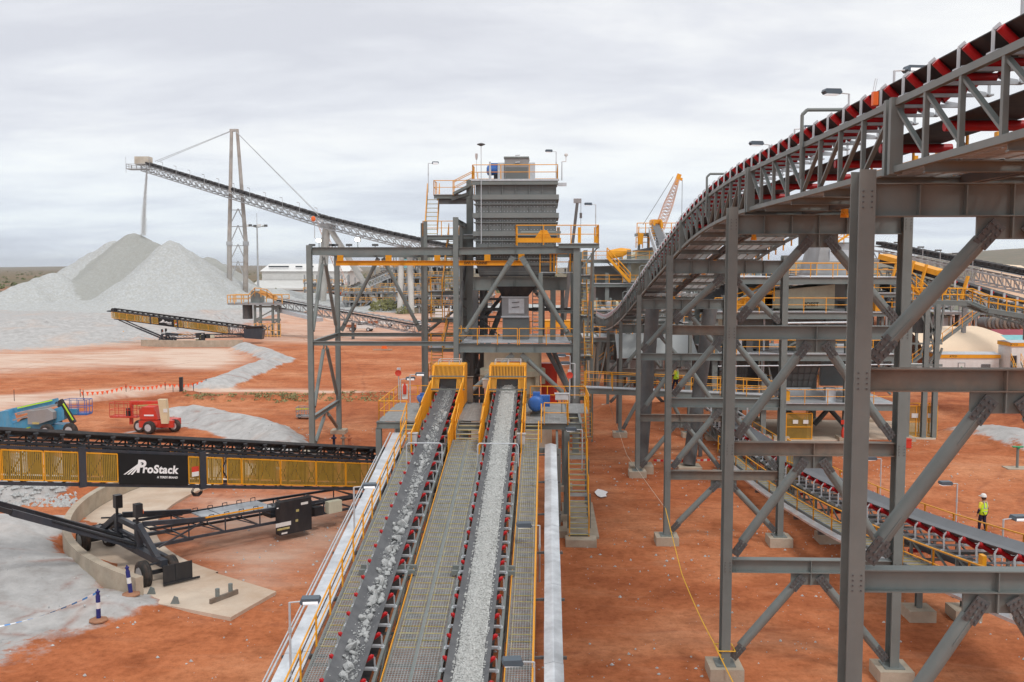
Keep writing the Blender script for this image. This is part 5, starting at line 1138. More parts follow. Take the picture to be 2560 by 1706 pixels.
# boom side trusses
for sg in (1, -1):
    y = HW * sg; mb = MB(); mb.bar(L3(S0, y, zb(S0) - .06), L3(LB, y, zb(LB) - .06), .12, .14); mb.bar(L3(S0, y, zt2(S0) + .05), L3(LB, y, zt2(LB) + .05), .12, .12)
    n = 17
    for i in range(n + 1):
        s = S0 + (LB - S0) * i / n; mb.bar(L3(s, y, zb(s)), L3(s, y, zt2(s)), .06, .06, (0, 1, 0))
        if i < n: w = S0 + (LB - S0) * (i + 1) / n; mb.bar(L3(s, y, zb(s)), L3((s + w) / 2, y, zt2((s + w) / 2)), .05, .05); mb.bar(L3((s + w) / 2, y, zt2((s + w) / 2)), L3(w, y, zb(w)), .05, .05)
    mb.build('boom_truss', charcoal, st)
mb = MB()
for i in range(19):
    s = S0 + (LB - S0) * i / 18; mb.bar(L3(s, -HW, zb(s) - .05), L3(s, HW, zb(s) - .05), .07, .07); mb.bar(L3(s, -HW, zb(s) - .05), L3(min(LB, s + 1.5), HW, zb(min(LB, s + 1.5)) - .05), .04, .04)
mb.bar(L3(S0, 0, zb(S0) - .05), L3(LB, 0, zb(LB) - .05), .05, .05); mb.build('boom_bracing', charcoal, st)
# belt on top with idlers
MB().sweep([L3(S0, 0, zt2(S0) + .72), L3(LB + .3, 0, zt2(LB) + .72 + .05)], trough(1.15, .03, R(35), .32)).build('belt', rubber_blk, st)
s = S0 + .5
while s < LB:
    z = zt2(s); mb = MB()
    mb.bar(L3(s, -.72, z + .16), L3(s, .72, z + .16), .08, .06)
    for q in (-1, 1):
        mb.bar(L3(s, q * .70, z + .1), L3(s, q * .66, z + .66), .05, .07, (1, 0, 0)); mb.bar(L3(s + .5, q * .74, z + .12), L3(s + .1, q * .68, z + .42), .04, .05); mb.tube(L3(s, q * .28, z + .40), L3(s, q * .62, z + .60), .07, 8); mb.tube(L3(s - .1, q * .64, z + .62), L3(s + .1, q * .64, z + .62), .06, 8)
    mb.tube(L3(s, -.27, z + .37), L3(s, .27, z + .37), .07, 8); mb.build('idler', black, st); s += 1.05
mb = MB()
for q in (-1, 1): mb.bar(L3(S0, q * .74, zt2(S0) + .2), L3(LB, q * .74, zt2(LB) + .2), .07, .10); mb.bar(L3(2, q * .72, zt2(2) + .36), L3(LB - 2, q * .72, zt2(LB - 2) + .36), .03, .03)
mb.build('belt_stringer', black, st)
MB().tube(L3(LB + .3, -.62, zt2(LB) + .45), L3(LB + .3, .62, zt2(LB) + .45), .28, 16).build('head_drum', rubber_blk, st, True)
mb = MB(); mb.box((LB - .1, -.95, zt2(LB) - .2), (LB + .1, .95, zt2(LB) + .6)); mb.bar(L3(LB, -.8, zt2(LB)), L3(LB + 1.3, -.8, zt2(LB) + .2), .1, .2); mb.bar(L3(LB, .8, zt2(LB)), L3(LB + 1.3, .8, zt2(LB) + .2), .1, .2); mb.bar(L3(LB + 1.3, -.8, zt2(LB) + .2), L3(LB + 1.3, .8, zt2(LB) + .2), .1, .2); mb.build('head_frame', charcoal, st)
# side guards (near side +y): boundaries measured on the photograph
def quad(s0, s1, y, a, b_, th=.02):                  # plate from zb+a .. zt-b
    mb = MB(); mb.add([(s0, y, zb(s0) + a), (s1, y, zb(s1) + a), (s1, y, zt2(s1) - b_), (s0, y, zt2(s0) - b_), (s0, y + th, zb(s0) + a), (s1, y + th, zb(s1) + a), (s1, y + th, zt2(s1) - b_), (s0, y + th, zt2(s0) - b_)],
                      [(0, 1, 2, 3), (7, 6, 5, 4), (0, 4, 5, 1), (1, 5, 6, 2), (2, 6, 7, 3), (3, 7, 4, 0)]); return mb
S = lambda x: s_at(x)[0]
for sg in (1, -1):
    y = (HW + .085) * sg
    xs = [(868, 792), (792, 724), (724, 642), (642, 553), (553, 519), (510, 472), (458, 430), (270, 195), (180, 99), (99, 2)]
    fr_ = [(S(a), S(b_)) for a, b_ in xs]; e = fr_[-1][1]
    while e < LB - 1: fr_.append((e, e + 1.55)); e += 1.55
    for a, b_ in fr_:
        f = MB(); a += .03; b_ -= .03
        for z0, z1 in ((.06, None), (None, .06)):
            zA_, zB_ = ((zb(a) + .1, zb(b_) + .1) if z0 else (zt2(a) - .06, zt2(b_) - .06)); f.bar((a, y, zA_), (b_, y, zB_), .035, .05)
        for s in (a, b_): f.bar((s, y, zb(s) + .1), (s, y, zt2(s) - .06), .035, .05, (0, 1, 0))
        g_f = f.build('guard_frame', yellow, st); quad(a + .02, b_ - .02, y - .01 * sg, .1, .07, .012).build('guard_mesh', guard_y, g_f)
    a, b_ = S(429), S(271); lp = quad(a, b_, y, .0, .0, .03 * sg).build('logo_panel', panelblk, st)
    sm = (a + b_) / 2; zm = (zb(sm) + zt2(sm)) / 2; tilt = math.atan(kb)
    rot = (math.pi / 2, -tilt, math.pi) if sg > 0 else (math.pi / 2, -tilt, 0); yy = y + (.045 if sg > 0 else -.045)
    Mx = Matrix.Translation((sm, yy, zm)) @ (Matrix.Rotation(math.pi, 4, 'Z') if sg > 0 else Matrix.Identity(4)) @ Matrix.Rotation(tilt if sg < 0 else -tilt, 4, 'Y').inverted() @ Matrix.Rotation(math.pi / 2, 4, 'X')
    def put(txt, size, dx, dz, bold, sp=1.0, shear=0):
        o = text_mesh(txt, size, 'lettering', text_w, lp, (0, 0, 0), (0, 0, 0), .003, bold, shear, sp)
        o.matrix_local = Mx @ Matrix.Translation((dx, dz, 0))
    put('P', .78, -.62, .10, .022); put('roStack', .50, .28, .0, .018, 1.06); put('A TEREX BRAND', .13, .66, -.34, .004)
    mb = MB(Mx)
    for i in range(3):
        x0 = -1.36 + .16 * i; mb.add([(x0, -.25, 0), (x0 + .08, -.25, 0), (x0 + .62 - .10 * i + .03, .22 + .02 * i, 0), (x0 + .56 - .10 * i, .22 + .02 * i, 0), (x0, -.25, .006), (x0 + .08, -.25, .006), (x0 + .62 - .10 * i + .03, .22 + .02 * i, .006), (x0 + .56 - .10 * i, .22 + .02 * i, .006)], [(0, 1, 2, 3), (7, 6, 5, 4), (0, 4, 5, 1), (1, 5, 6, 2), (2, 6, 7, 3), (3, 7, 4, 0)])
    mb.build('logo_stripes', text_w, lp)
    for x in (463, 187):
        s = S(x); MB().bar((s, y + .02 * sg, zb(s) - .15), (s, y + .02 * sg, zt2(s) + .2), .16, .30, (1, 0, 0)).build('boom_joint', charcoal, st)
    s = S(446); w_ = MB(); w_.box((s - .17, y + .03 * sg, (zb(s) + zt2(s)) / 2 - .12), (s + .17, y + .04 * sg, (zb(s) + zt2(s)) / 2 + .2)); w_.build('warning_sign', redp, st)
    w_ = MB(); w_.box((s - .17, y + .03 * sg, (zb(s) + zt2(s)) / 2 - .26), (s + .17, y + .042 * sg, (zb(s) + zt2(s)) / 2 - .05)); w_.build('warning_plate', white, st)
# tail hopper
mb = MB(); z = zb(S0); mb.prism([(S0 - 1.3, z - .5), (S0 + 2.2, z - .1), (S0 + 2.2, z + 1.75), (S0 - 1.3, z + 1.75), (S0 - 1.7, z + 1.4)], 1, -1.05, 1.05); mb.build('hopper', charcoal, st)
mb = MB(); mb.frus((S0 + .1, 0, z + 1.76), (3.0, 2.0), (S0 + .1, 0, z + 2.2), (3.8, 2.6)); mb.build('hopper_flare', black, st)
# chassis towed under the boom to the axle
AX = 17.4
mb = MB()
for y in (-.95, .95):
    for z0, z1 in ((.75, 1.0), (1.35, 1.75)): mb.bar(L3(.5, y, z0), L3(AX - .6, y, z1 + .0), .10, .12)
    n = 9
    for i in range(n): a = .5 + (AX - 1.1) * i / n; b_ = .5 + (AX - 1.1) * (i + 1) / n; f = i / n; g = (i + 1) / n; mb.bar(L3(a, y, .75 + .25 * f), L3(b_, y, 1.35 + .4 * g), .05, .05); mb.bar(L3(a, y, .75 + .25 * f), L3(a, y, 1.35 + .4 * f), .05, .05, (0, 1, 0))
for i in range(10): a = .5 + (AX - 1.1) * i / 9; mb.bar(L3(a, -.95, .75 + .25 * i / 9), L3(a, .95, .75 + .25 * i / 9), .06, .06); mb.bar(L3(a, -.95, 1.35 + .4 * i / 9), L3(a, .95, 1.35 + .4 * i / 9), .05, .05)
mb.build('chassis', charcoal, st)
sc0, sc1 = s_at(715, 1190, 1.5)[0], s_at(642, 1190, 1.5)[0]; sk0, sk1 = s_at(630, 1180, .9)[0], s_at(478, 1200, .9)[0]; print('cab', sc0, sc1, sk0, sk1)
mb = MB(); mb.box((sk0, -.85, 1.62), (sk1, .85, 1.68)); mb.build('catwalk', galv, st); mb = MB(); mb.bar(L3(11.2, 1.0, 1.78), L3(14.6, 1.02, 1.82), .05, .07); mb.build('level_bar', yellow, st)
mb = MB()
for a in [sk0 + .2 + (sk1 - sk0 - .4) * i / 4 for i in range(5)]:
    for y in (-.86, .86): mb.path([(a - .12, y, 1.68), (a - .12, y, 1.85), (a + .12, y, 1.85), (a + .12, y, 1.68)], .02, 5)
mb.build('grab_handle', charcoal, st)
mb = MB(); mb.box((sc1, 1.12, .35), (sc0, 1.55, 2.0)); cbx = mb.build('control_cabinet', black, st)
for x, z, w, h, m_ in ((5.4, 1.75, .2, .12, white), (5.8, 1.45, .08, .12, lemon), (5.85, .95, .07, .12, lemon), (6.6, .9, .42, .2, white), (6.6, .68, .34, .1, lemon), (6.55, .45, .16, .08, white), (6.9, 1.75, .05, .05, text_w)): x += sc0 - 5.0; MB().box((x - w, 1.552, z - h / 2), (x + w, 1.56, z + h / 2)).build('sign', m_, cbx)
MB().box((sc0 - 1.9, 1.05, .9), (sc0 - 1.1, 1.4, 1.5)).build('electric_box', cream, st); MB().box((sc0 - .8, 1.05, .9), (sc0 - .3, 1.35, 1.35)).build('motor_box', black, st)
mb = MB(); mb.cb((9.3, 0, 1.25), (2.4, .9, .5)); mb.lathe((8, .4, 1.2), (1, 0, 0), [(.2, 0), (.24, .1), (.24, .7), (.2, .8)], 12); mb.build('power_pack', black, st)
MB().cb((9.4, 1.02, 1.5), (.3, .15, .35)).build('gauge_box', cream, st)
# axle assembly
A1 = 3.5
mb = MB(); mb.bar(L3(AX, -A1 - .3, .95), L3(AX, A1 + .3, .95), .30, .30); mb.bar(L3(AX - .5, -A1 + .4, .9), L3(AX - .5, A1 - .4, .9), .18, .2)
mb.bar(L3(AX, -1.15, 1.95), L3(AX, 1.15, 1.95), .2, .22); mb.bar(L3(AX, -1.1, 1.45), L3(AX, 1.1, 1.45), .14, .14)
for q in (-1, 1):
    mb.bar(L3(AX, q * 1.15, .8), L3(AX, q * 1.15, 2.15), .28, .28, (1, 0, 0)); mb.bar(L3(AX, q * 1.25, 2.05), L3(AX, q * (A1 - .3), 1.0), .22, .26); mb.bar(L3(AX - .2, q * 1.15, 2.1), L3(AX - 3.4, q * .95, 1.72), .16, .2); mb.bar(L3(AX - .2, q * 1.1, 1.0), L3(AX - 2.6, q * .95, .95), .14, .16)
    mb.bar(L3(AX, q * (A1 - .2), 1.55), L3(AX - 3.0, q * 1.0, 1.6), .06, .07); mb.bar(L3(AX + 1.0, q * (A1 - .1), .9), L3(AX - .6, q * A1, .95), .07, .07)
mb.build('axle_frame', charcoal, st)
for q in (-1, 1):
    mb = MB(); mb.bar(L3(AX + .05, q * 1.15, 2.15), L3(AX + .05, q * 1.15, 2.5), .1, .1, (1, 0, 0)); mb.box((AX - .16, q * 1.15 - .17, 2.45), (AX + .16, q * 1.15 + .17, 3.05)); pst = mb.build('boom_cradle', black, st)
MB().box((AX - .20, .98 + .05, 2.6), (AX - .16, 1.28, 2.78)).build('reflector', orange, pst)
def wheel(parent, c, ax, r, w, mt=None):
    c = Vector(c); mb = MB(); pr = [(r * .56, -w / 2), (r * .80, -w / 2), (r * .94, -w * .42), (r, -w * .30)]
    pr += [(r * .97, -w * .27), (r, -w * .22), (r, -w * .06), (r * .97, -w * .04), (r * .97, w * .04), (r, w * .06), (r, w * .22), (r * .97, w * .27), (r, w * .30), (r * .94, w * .42), (r * .80, w / 2), (r * .56, w / 2)]
    mb.lathe(c, ax, pr, 28); t_ = mb.build('tyre', mt or tyre, parent, True)
    mb = MB(); mb.lathe(c, ax, [(r * .57, -w * .51), (r * .57, -w * .49), (r * .5, -w * .40), (r * .2, -w * .38), (r * .14, -w * .5), (r * .14, w * .5), (r * .2, w * .38), (r * .5, w * .40), (r * .57, w * .49), (r * .57, w * .51)], 20); mb.build('rim', galv, t_, True); return t_
for (s, y) in ((AX + .78, A1), (AX - .42, A1), (AX + .78, -A1), (AX - .42, -A1)): wheel(st, (s, y, .58), (1, 0, 0), .58, .40)
for q in (-1, 1):
    mb = MB(); mb.box((AX - 1.0, q * (A1 + .78), .25), (AX + .28, q * (A1 + .82), 1.0)); mb.bar((AX - .3, q * (A1 + .83), .2), (AX - .3, q * (A1 + .83), 1.02), .08, .05, (0, 1, 0)); mb.bar((AX - 1.3, q * (A1 + .86), .22), (AX + .3, q * (A1 + .86), .22), .07, .08); mb.build('scraper_plate', black, st)
    mb = MB(); mb.bar((AX - .02, q * (A1 - .6), .95), (AX - .02, q * (A1 + .8), .75), .16, .12); mb.bar((AX + .55, q * A1, .58), (AX - .6, q * A1, .58), .12, .16); mb.build('bogie', black, st)
# lift struts up to the boom
e = 26.0
for y in (-1.0, 1.0): mb = MB(); mb.bar(L3(AX - .2, y, 1.0), L3(22.5, y, 1.0 + (zb(e) - 1.1) * (22.5 - AX) / (e - AX)), .26, .28); mb.build('lift_strut', charcoal, st); mb = MB(); mb.bar(L3(22.3, y, 1.0 + (zb(e) - 1.1) * (22.3 - AX) / (e - AX)), L3(e, y, zb(e) - .1), .18, .2); mb.tube(L3(AX, y + .15, 1.15), L3(21, y + .15, 1.15 + (zb(e) - 1.1) * (21 - AX) / (e - AX)), .05, 8); mb.build('strut_ram', black, st)
mb = MB()
for a in (S(455), S(452)):
    for i in range(5): mb.path([(a + .25 * math.cos(t_ * .9), HW - .1, zb(a) - .12 - .14 * (1 + i * .1) - (.16 + .02 * i) * math.sin(t_ * .9)) for t_ in range(8)], .014, 4)
mb.build('hose_loop', rubber_blk, st)
st.location = PVT; st.rotation_euler = (0, 0, RZ)
# the far one, same machine
a = pz(352, 790, 0); tip = pv(228, 738, 166); tl_ = pv(578, 770, 166)
o = dup(st, (tl_.x - .8, 168, .55), None, 'far black and yellow stacker conveyor parked in front of the stockpile'); o.rotation_euler = (0, R(2.3), math.pi + R(3)); o.scale = (.87, .87, .87)
# ---------------- ring walls and pads
def ringwall(name, label, c, r, a0, a1, h, w, n=40):
    t_ = thing(name, label, 'wall', (c[0], c[1], 0)); pts = [(c[0] + r * math.cos(a0 + (a1 - a0) * i / n), c[1] + r * math.sin(a0 + (a1 - a0) * i / n), 0) for i in range(n + 1)]
    MB().sweep(pts, [(-w / 2, -.3), (-w / 2, h), (w / 2, h), (w / 2, -.3)]).build('wall_body', concrete, t_, True); return pts
q0 = pz(322, 1385); q1 = pz(156, 1275); q2 = pz(290, 1135)
def circ(a, b_, c):
    ax, ay, bx, by, cx, cy = a.x, a.y, b_.x, b_.y, c.x, c.y; d = 2 * (ax * (by - cy) + bx * (cy - ay) + cx * (ay - by))
    ux = ((ax * ax + ay * ay) * (by - cy) + (bx * bx + by * by) * (cy - ay) + (cx * cx + cy * cy) * (ay - by)) / d
    uy = ((ax * ax + ay * ay) * (cx - bx) + (bx * bx + by * by) * (ax - cx) + (cx * cx + cy * cy) * (bx - ax)) / d
    return Vector((ux, uy, 0)), math.hypot(ax - ux, ay - uy)
cc, rr_ = circ(q0, q1, q2); print('ring', cc, rr_, PVT)
an = lambda p: math.atan2(p.y - cc.y, p.x - cc.x)
aa0 = an(q0) % (2 * math.pi); aa2 = an(q2) % (2 * math.pi) - .55
pts = ringwall('ring_wall', 'curved concrete kerb wall around the wheels of the near stacker', cc, rr_, aa0, aa2, 1.05, .34)
def flat(name, poly, z, m, th=.12, kind='structure'):
    mb = MB(); mb.prism([tuple(p) for p in poly], 2, z - th, z); o = mb.build(name, m); o['kind'] = kind; return o
n = 40; ring = [(cc.x + (rr_ - .2) * math.cos(aa0 + .02 + (aa2 - aa0) * i / n), cc.y + (rr_ - .2) * math.sin(aa0 + .02 + (aa2 - aa0) * i / n)) for i in range(n + 1)] 
ring2 = [(cc.x + (rr_ - 4.1) * math.cos(aa0 - .02 + (aa2 - aa0) * i / n), cc.y + (rr_ - 4.1) * math.sin(aa0 - .02 + (aa2 - aa0) * i / n)) for i in range(n + 1)]
mb = MB(); vs4 = [(x, y, .13) for x, y in ring] + [(x, y, .13) for x, y in ring2] + [(x, y, -.2) for x, y in ring] + [(x, y, -.2) for x, y in ring2]; N1 = n + 1
mb.add(vs4, [(i, i + 1, N1 + i + 1, N1 + i) for i in range(n)] + [(N1 + i, N1 + i + 1, 3 * N1 + i + 1, 3 * N1 + i) for i in range(n)])
pad_m = mat('slab_concrete', (.60, .50, .40), .8, 0, .1, .5, (.42, .27, .17), .75, .25); o = mb.build('concrete_track', pad_m); o['kind'] = 'structure'
sl = gp([(322, 1386), (345, 1330), (420, 1300), (635, 1366), (530, 1426)]); flat('concrete_slab', sl, .125, pad_m, .3)
r = thing('locking_bracket', 'rusty channel with two pipe stubs bolted to the sandy concrete slab', 'bracket', pz(515, 1380)); a = pz(483, 1389, .12); b_ = pz(546, 1365, .12); mb = MB(); mb.bar(a + Vector((0, 0, .1)), b_ + Vector((0, 0, .1)), .1, .2); mb.build('channel', steel_rust, r)
for x, y in ((500, 1381), (530, 1369)): p = pz(x, y, .12); MB().tube(p, p + Vector((0, 0, .5)), .09, 12).build('pipe_stub', steel, r, True)
for x, y, lb in ((367 * .92, 1376, 'small rusty lug beside the end of the curved wall'), (392, 1400, 'small steel lug standing alone on the sandy slab')): p = pz(x + 10, y - 10 if x < 350 else y - 12, .12); r = thing('lug', lb, 'bracket', p); MB().prism([(p.x - .18, .12), (p.x + .18, .12), (p.x + .12, .38), (p.x - .02, .44)], 1, p.y - .03, p.y + .03).build('lug_plate', steel, r)
c2 = Vector((tl_.x - 1.2, 164 - 3, 0)); w0 = pz(326, 796); w1 = pz(558, 797)
t_ = thing('ring_wall', 'low straight looking concrete wall in front of the far stacker', 'wall', w0); MB().sweep([w0, w0.lerp(w1, .33) + Vector((0, -1.6, 0)), w0.lerp(w1, .66) + Vector((0, -1.6, 0)), w1], [(-.2, -.3), (-.2, 1.15), (.2, 1.15), (.2, -.3)]).build('wall_body', concrete, t_)
# ---------------- bollards and tape
def bollard(x, y, lab, lean=0):
    p = pz(x, y, .05); p.z = gz(p.x, p.y) + .02; t_ = thing('bollard', lab, 'bollard', p, 'portable bollards'); k = Vector((lean, 0, 1)).normalized()
    mb = MB(); mb.lathe(p, (0, 0, 1), [(.36, 0), (.36, .05), (.28, .09), (.1, .11)], 8); mb.build('base', mat('bollard_base', (.34, .17, .10), .9) if 'bollard_base' not in MATS else MATS['bollard_base'], t_)
    for z0, z1, m_, r in ((.1, .48, navym, .085), (.48, .72, white, .087), (.72, .98, navym, .085), (.98, 1.14, navym, .06)): mb = MB(); mb.lathe(p, k, [(r, z0), (r, z1)], 14); mb.build('post_band', m_, t_, True)
    mb = MB(); mb.lathe(p, k, [(.085, 1.1), (.085, 1.14), (.03, 1.16), (.03, 1.22)], 12); mb.build('cap', navym, t_); return p + k * 1.1
navym = mat('bollard_navy', (.025, .03, .17), .5, 0, .05, 5)
b1 = bollard(302, 1388, 'dark blue bollard with white band leaning against the end of the curved wall', -.12); b2 = bollard(227, 1430, 'dark blue bollard with white band holding the striped tape')
ribbon('barrier_tape', 'blue and white striped tape sagging from a bollard to the left edge', 'barrier tape', b2, pz(-140, 1455, .9), .085, tape_bw, .35, 3)
# ---------------- boom lifts
def deckrail_cage(mb, c, w, d, h, r=.025):
    c = Vector(c)
    for z in (0.05, h * .5, h):
        P = [c + Vector((x * w / 2, y * d / 2, z)) for x, y in ((-1, -1), (1, -1), (1, 1), (-1, 1), (-1, -1))]; mb.path(P, r, 5)
    for x in (-1, -.33, .33, 1):
        for y in (-1, 1): mb.tube(c + Vector((x * w / 2, y * d / 2, 0)), c + Vector((x * w / 2, y * d / 2, h)), r, 5)
    mb.tube(c + Vector((w / 2, 0, 0)), c + Vector((w / 2, 0, h)), r, 5); mb.box(c + Vector((-w / 2, -d / 2, -.08)), c + Vector((w / 2, d / 2, 0))); return mb
p0 = pz(85, 1003); bl = thing('boom_lift', 'blue articulated boom lift with folded arm, parked behind the near stacker', 'boom lift', p0)
Y = p0.y; sc = 1 / 2400 * Y * K
def bp_(x, y, dv=0): q = pv(x, y, Y + dv); return q
BX = lambda x: bp_(x, 960).x; BZ = lambda y: bp_(90, y).z
mb = MB(); mb.prism([(BX(12), BZ(1000)), (BX(4), BZ(985)), (BX(6), BZ(945)), (BX(26), BZ(942)), (BX(36), BZ(975)), (BX(44), BZ(1000))], 1, Y - .5, Y + .3); mb.build('rear_link', skyblue, bl); mb = MB(); mb.prism([(BX(34), BZ(1000)), (BX(30), BZ(974)), (BX(148), BZ(932)), (BX(154), BZ(942)), (BX(154), BZ(962)), (BX(95), BZ(985))], 1, Y - .45, Y + .15); mb.build('lower_arm', skyblue, bl)
mb = MB(); mb.bar(bp_(14, 948, .5), bp_(133, 921, .5), .32, .42); mb.build('upper_arm', skyblue, bl)
mb = MB(); mb.bar(bp_(40, 952, .1), bp_(132, 930, .1), .14, .16); mb.bar(bp_(30, 966, -.6), bp_(115, 940, -.6), .1, .12); mb.build('lift_ram', steel_far, bl)
mb = MB(); mb.bar(bp_(40, 938, .2), bp_(120, 920, .2), .05, .10); mb.bar(bp_(25, 1000 - 6, -.58), bp_(70, 982, -.58), .03, .07); mb.build('lime_stripe', hivis, bl)
mb = MB(); mb.bar(bp_(138, 920, -.2), bp_(170, 972, -.4), .30, .36); mb.bar(bp_(128, 925, .2), bp_(160, 962, .2), .12, .16); mb.build('jib', rubber_blk, bl)
mb = MB(); mb.bar(bp_(145, 928, -.42), bp_(168, 966, -.62), .04, .10); mb.build('jib_stripe', hivis, bl)
mb = MB(); mb.prism([(bp_(72, 0).x, bp_(0, 950).z), (bp_(118, 0).x, bp_(0, 944).z), (bp_(130, 0).x, bp_(0, 952).z), (bp_(130, 0).x, bp_(0, 968).z), (bp_(95, 0).x, bp_(0, 980).z), (bp_(72, 0).x, bp_(0, 980).z)], 1, Y - 1.15, Y - .58); mb.build('engine_cowl', steel_far, bl)
MB().cb(bp_(82, 973, -1.16), (.55, .03, .16)).build('label_plate', lemon, bl)
MB().box((bp_(88, 960).x, Y - .3, .6), (bp_(150, 960).x, Y + .9, 1.0)).build('chassis', skyblue, bl)
for x, y, dv in ((108, 990, -1.5), (161, 971, -.9), (60, 990, 1.6), (128, 970, 1.9)): wheel(bl, (bp_(x, y, dv).x, Y + dv, .62), (.25, 1, 0), .62, .42)
c = bp_(180, 962, 1.5); c.z = bp_(0, 966).z; mb = deckrail_cage(MB(), c, 1.9, 1.0, 1.15); mb.build('basket', blue, bl); MB().cb(bp_(169, 946, 1.1), (.7, .3, .45)).build('control_box', skyblue, bl)
p0 = pz(345, 991); rl = thing('boom_lift', 'red boom lift with a tan counterweight arm, parked beside the grey gravel bank', 'boom lift', p0); Y = p0.y
mb = MB(); x0 = bp_(322, 0).x; x1 = bp_(358, 0).x; mb.prism([(x0, bp_(0, 970).z), (x0, bp_(0, 948).z), (x0 + .25, bp_(0, 941).z), (x1 - .1, bp_(0, 941).z), (x1, bp_(0, 950).z), (x1 + .25, bp_(0, 970).z)], 1, Y - .7, Y + 1.2); mb.build('engine_cowl', redp, rl)
MB().cb(bp_(342, 955, -.72), (.8, .02, .12)).build('lettering_strip', text_w, rl)
mb = MB(); mb.bar(bp_(302, 925, .8), bp_(302, 975, .8), .22, .3, (0, 1, 0)); mb.bar(bp_(300, 926, .9), bp_(372, 926, .9), .26, .3); mb.build('boom', redp, rl); mb = MB(); mb.bar(bp_(310, 933, .7), bp_(366, 930, .7), .06, .1); mb.build('boom_stripe', lemon, rl)
mb = MB(); a = bp_(378, 960, -.9); mb.prism([(bp_(370, 0).x, bp_(0, 921).z), (bp_(388, 0).x, bp_(0, 921).z), (bp_(392, 0).x, bp_(0, 977).z), (bp_(377, 0).x, bp_(0, 977).z)], 1, Y - 1.2, Y - .7); mb.build('counterweight_arm', tan, rl)
mb = MB(); mb.bar(bp_(372, 925, -.7), bp_(372, 925, .9), .3, .3); mb.build('arm_knuckle', tan, rl)
MB().cb(bp_(380, 944, -1.22), (.34, .02, .3)).build('warning_plate', white, rl)
MB().box((bp_(322, 0).x, Y - .9, .45), (bp_(400, 0).x, Y + .9, 1.0)).build('chassis', redp, rl); MB().tube(bp_(356, 974, -1), bp_(356, 974, -.4), .2, 12).build('slew_ring', redp, rl)
for x, dv in ((322, -.6), (343, -1.3), (401, -.3), (372, 1.6)): wheel(rl, (bp_(x, 980, dv).x, Y + dv, .52), (.2, 1, 0), .52, .42)
c = bp_(290, 970, .9); c.z = bp_(0, 969).z; mb = deckrail_cage(MB(), c, 2.3, 1.0, 1.15); mb.build('basket', redp, rl); MB().cb(bp_(296, 948, .7), (.35, .3, .7)).build('control_box', rubber_blk, rl)
# ================================================================== LOW CONVEYOR AT THE RIGHT
# centre line of the belt in site coordinates, surveyed from its plinths; it climbs gently towards the near right
CX = [(13.35, 79, 2.2), (13.75, 70, 2.25), (14.1, 62, 2.3), (14.5, 53.4, 2.42), (14.92, 44.2, 2.97), (15.14, 39.5, 3.4), (15.27, 37, 3.66), (15.53, 31, 4.41), (15.8, 25, 5.25), (16, 20, 6.0)]
vv_ = [c[1] for c in CX][::-1]; uu_ = [c[0] for c in CX][::-1]; zz_ = [c[2] for c in CX][::-1]
def cp(v, a=0.0, dz=0.0):                           # point at station v, side offset a (+ = right, away from camera)
    u = catmull(vv_, uu_, v); u2 = catmull(vv_, uu_, v + .5); d = Vector((u2 - u, .5, 0)).normalized(); return Vector((u + d.y * a, v - d.x * a, catmull(vv_, zz_, v) + dz))
def cpath(v0, v1, st, a, dz): n = max(1, round(abs(v1 - v0) / st)); return [cp(v0 + (v1 - v0) * i / n, a, dz) for i in range(n + 1)]
lc = thing('conveyor', 'low conveyor at the lower right with an empty dark belt on red rollers', 'conveyor', (16, 48, 0))
WL3 = 1.35
MB().sweep(cpath(20.5, 77, 1.5, 0, 0), trough(WL3, .02, R(30), .42)).build('belt', mat('belt_clean', (.16, .17, .185), .5, 0, .08, .5, (.11, .115, .12), .6), lc, True)
for s in (-1, 1):
    a = s * .9; mb = MB(); P = cpath(20.5, 77, 1.9, a, -.75); Q = cpath(20.5, 77, 1.9, a, -1.6)
    for i in range(len(P) - 1): mb.bar(P[i], P[i + 1], .09, .13); mb.bar(Q[i], Q[i + 1], .1, .12); mb.bar(P[i], Q[i], .1, .1, (0, 1, 0)); mb.bar(P[i + 1], Q[i], .05, .09, (0, 1, 0)) 
    mb.build('truss', steel, lc)
v = 20.6
while v < 76: mb = MB(); mb.bar(cp(v, -.9, -.82), cp(v, .9, -.82), .08, .1); mb.bar(cp(v, -.9, -1.6), cp(v, .9, -1.6), .08, .1); mb.build('cross_beam', steel, lc); v += 2.85
MB().sweep(cpath(20.5, 77, 2, 0, -1.15), [(-.6, 0), (.6, 0), (.6, -.02), (-.6, -.02)]).build('return_belt', rubber_blk, lc, True)
T3 = Matrix.Translation(OFF[lc.name]); a = WL3 / 2; wx = .42 * math.cos(R(30)); wz = .42 * math.sin(R(30)); c = a - wx; r = .085
fr = MB(T3); fr.cb((0, 0, -.70), (WL3 + .7, .10, .07))
for s in (-1, 1):
    fr.bar((s * (a + .22), 0, -.70), (s * (a + .22), 0, -.16), .07, .016, (0, 1, 0)); fr.bar((s * (a + .22), 0, -.16), (s * (a + .10), 0, -.03), .07, .016, (0, 1, 0)); fr.cb((s * (a + .22), 0, -.70), (.14, .2, .1)); fr.bar((s * (c + .02), 0, -.68), (s * (c + .02), 0, -wz - .14), .05, .012, (0, 1, 0))
f3 = fr.build('idler_frame', galv, lc); rr = MB(T3); rr.tube((-c, 0, -wz - .13), (c, 0, -wz - .13), r, 12); rr.build('roller', red, f3, True)
for s in (-1, 1): rr = MB(T3); rr.tube((s * (c + .03), 0, -wz - .14), (s * (a + .12), 0, -.06), r, 14); rr.build('roller', red, f3, True)
v = 24.0; k = 0
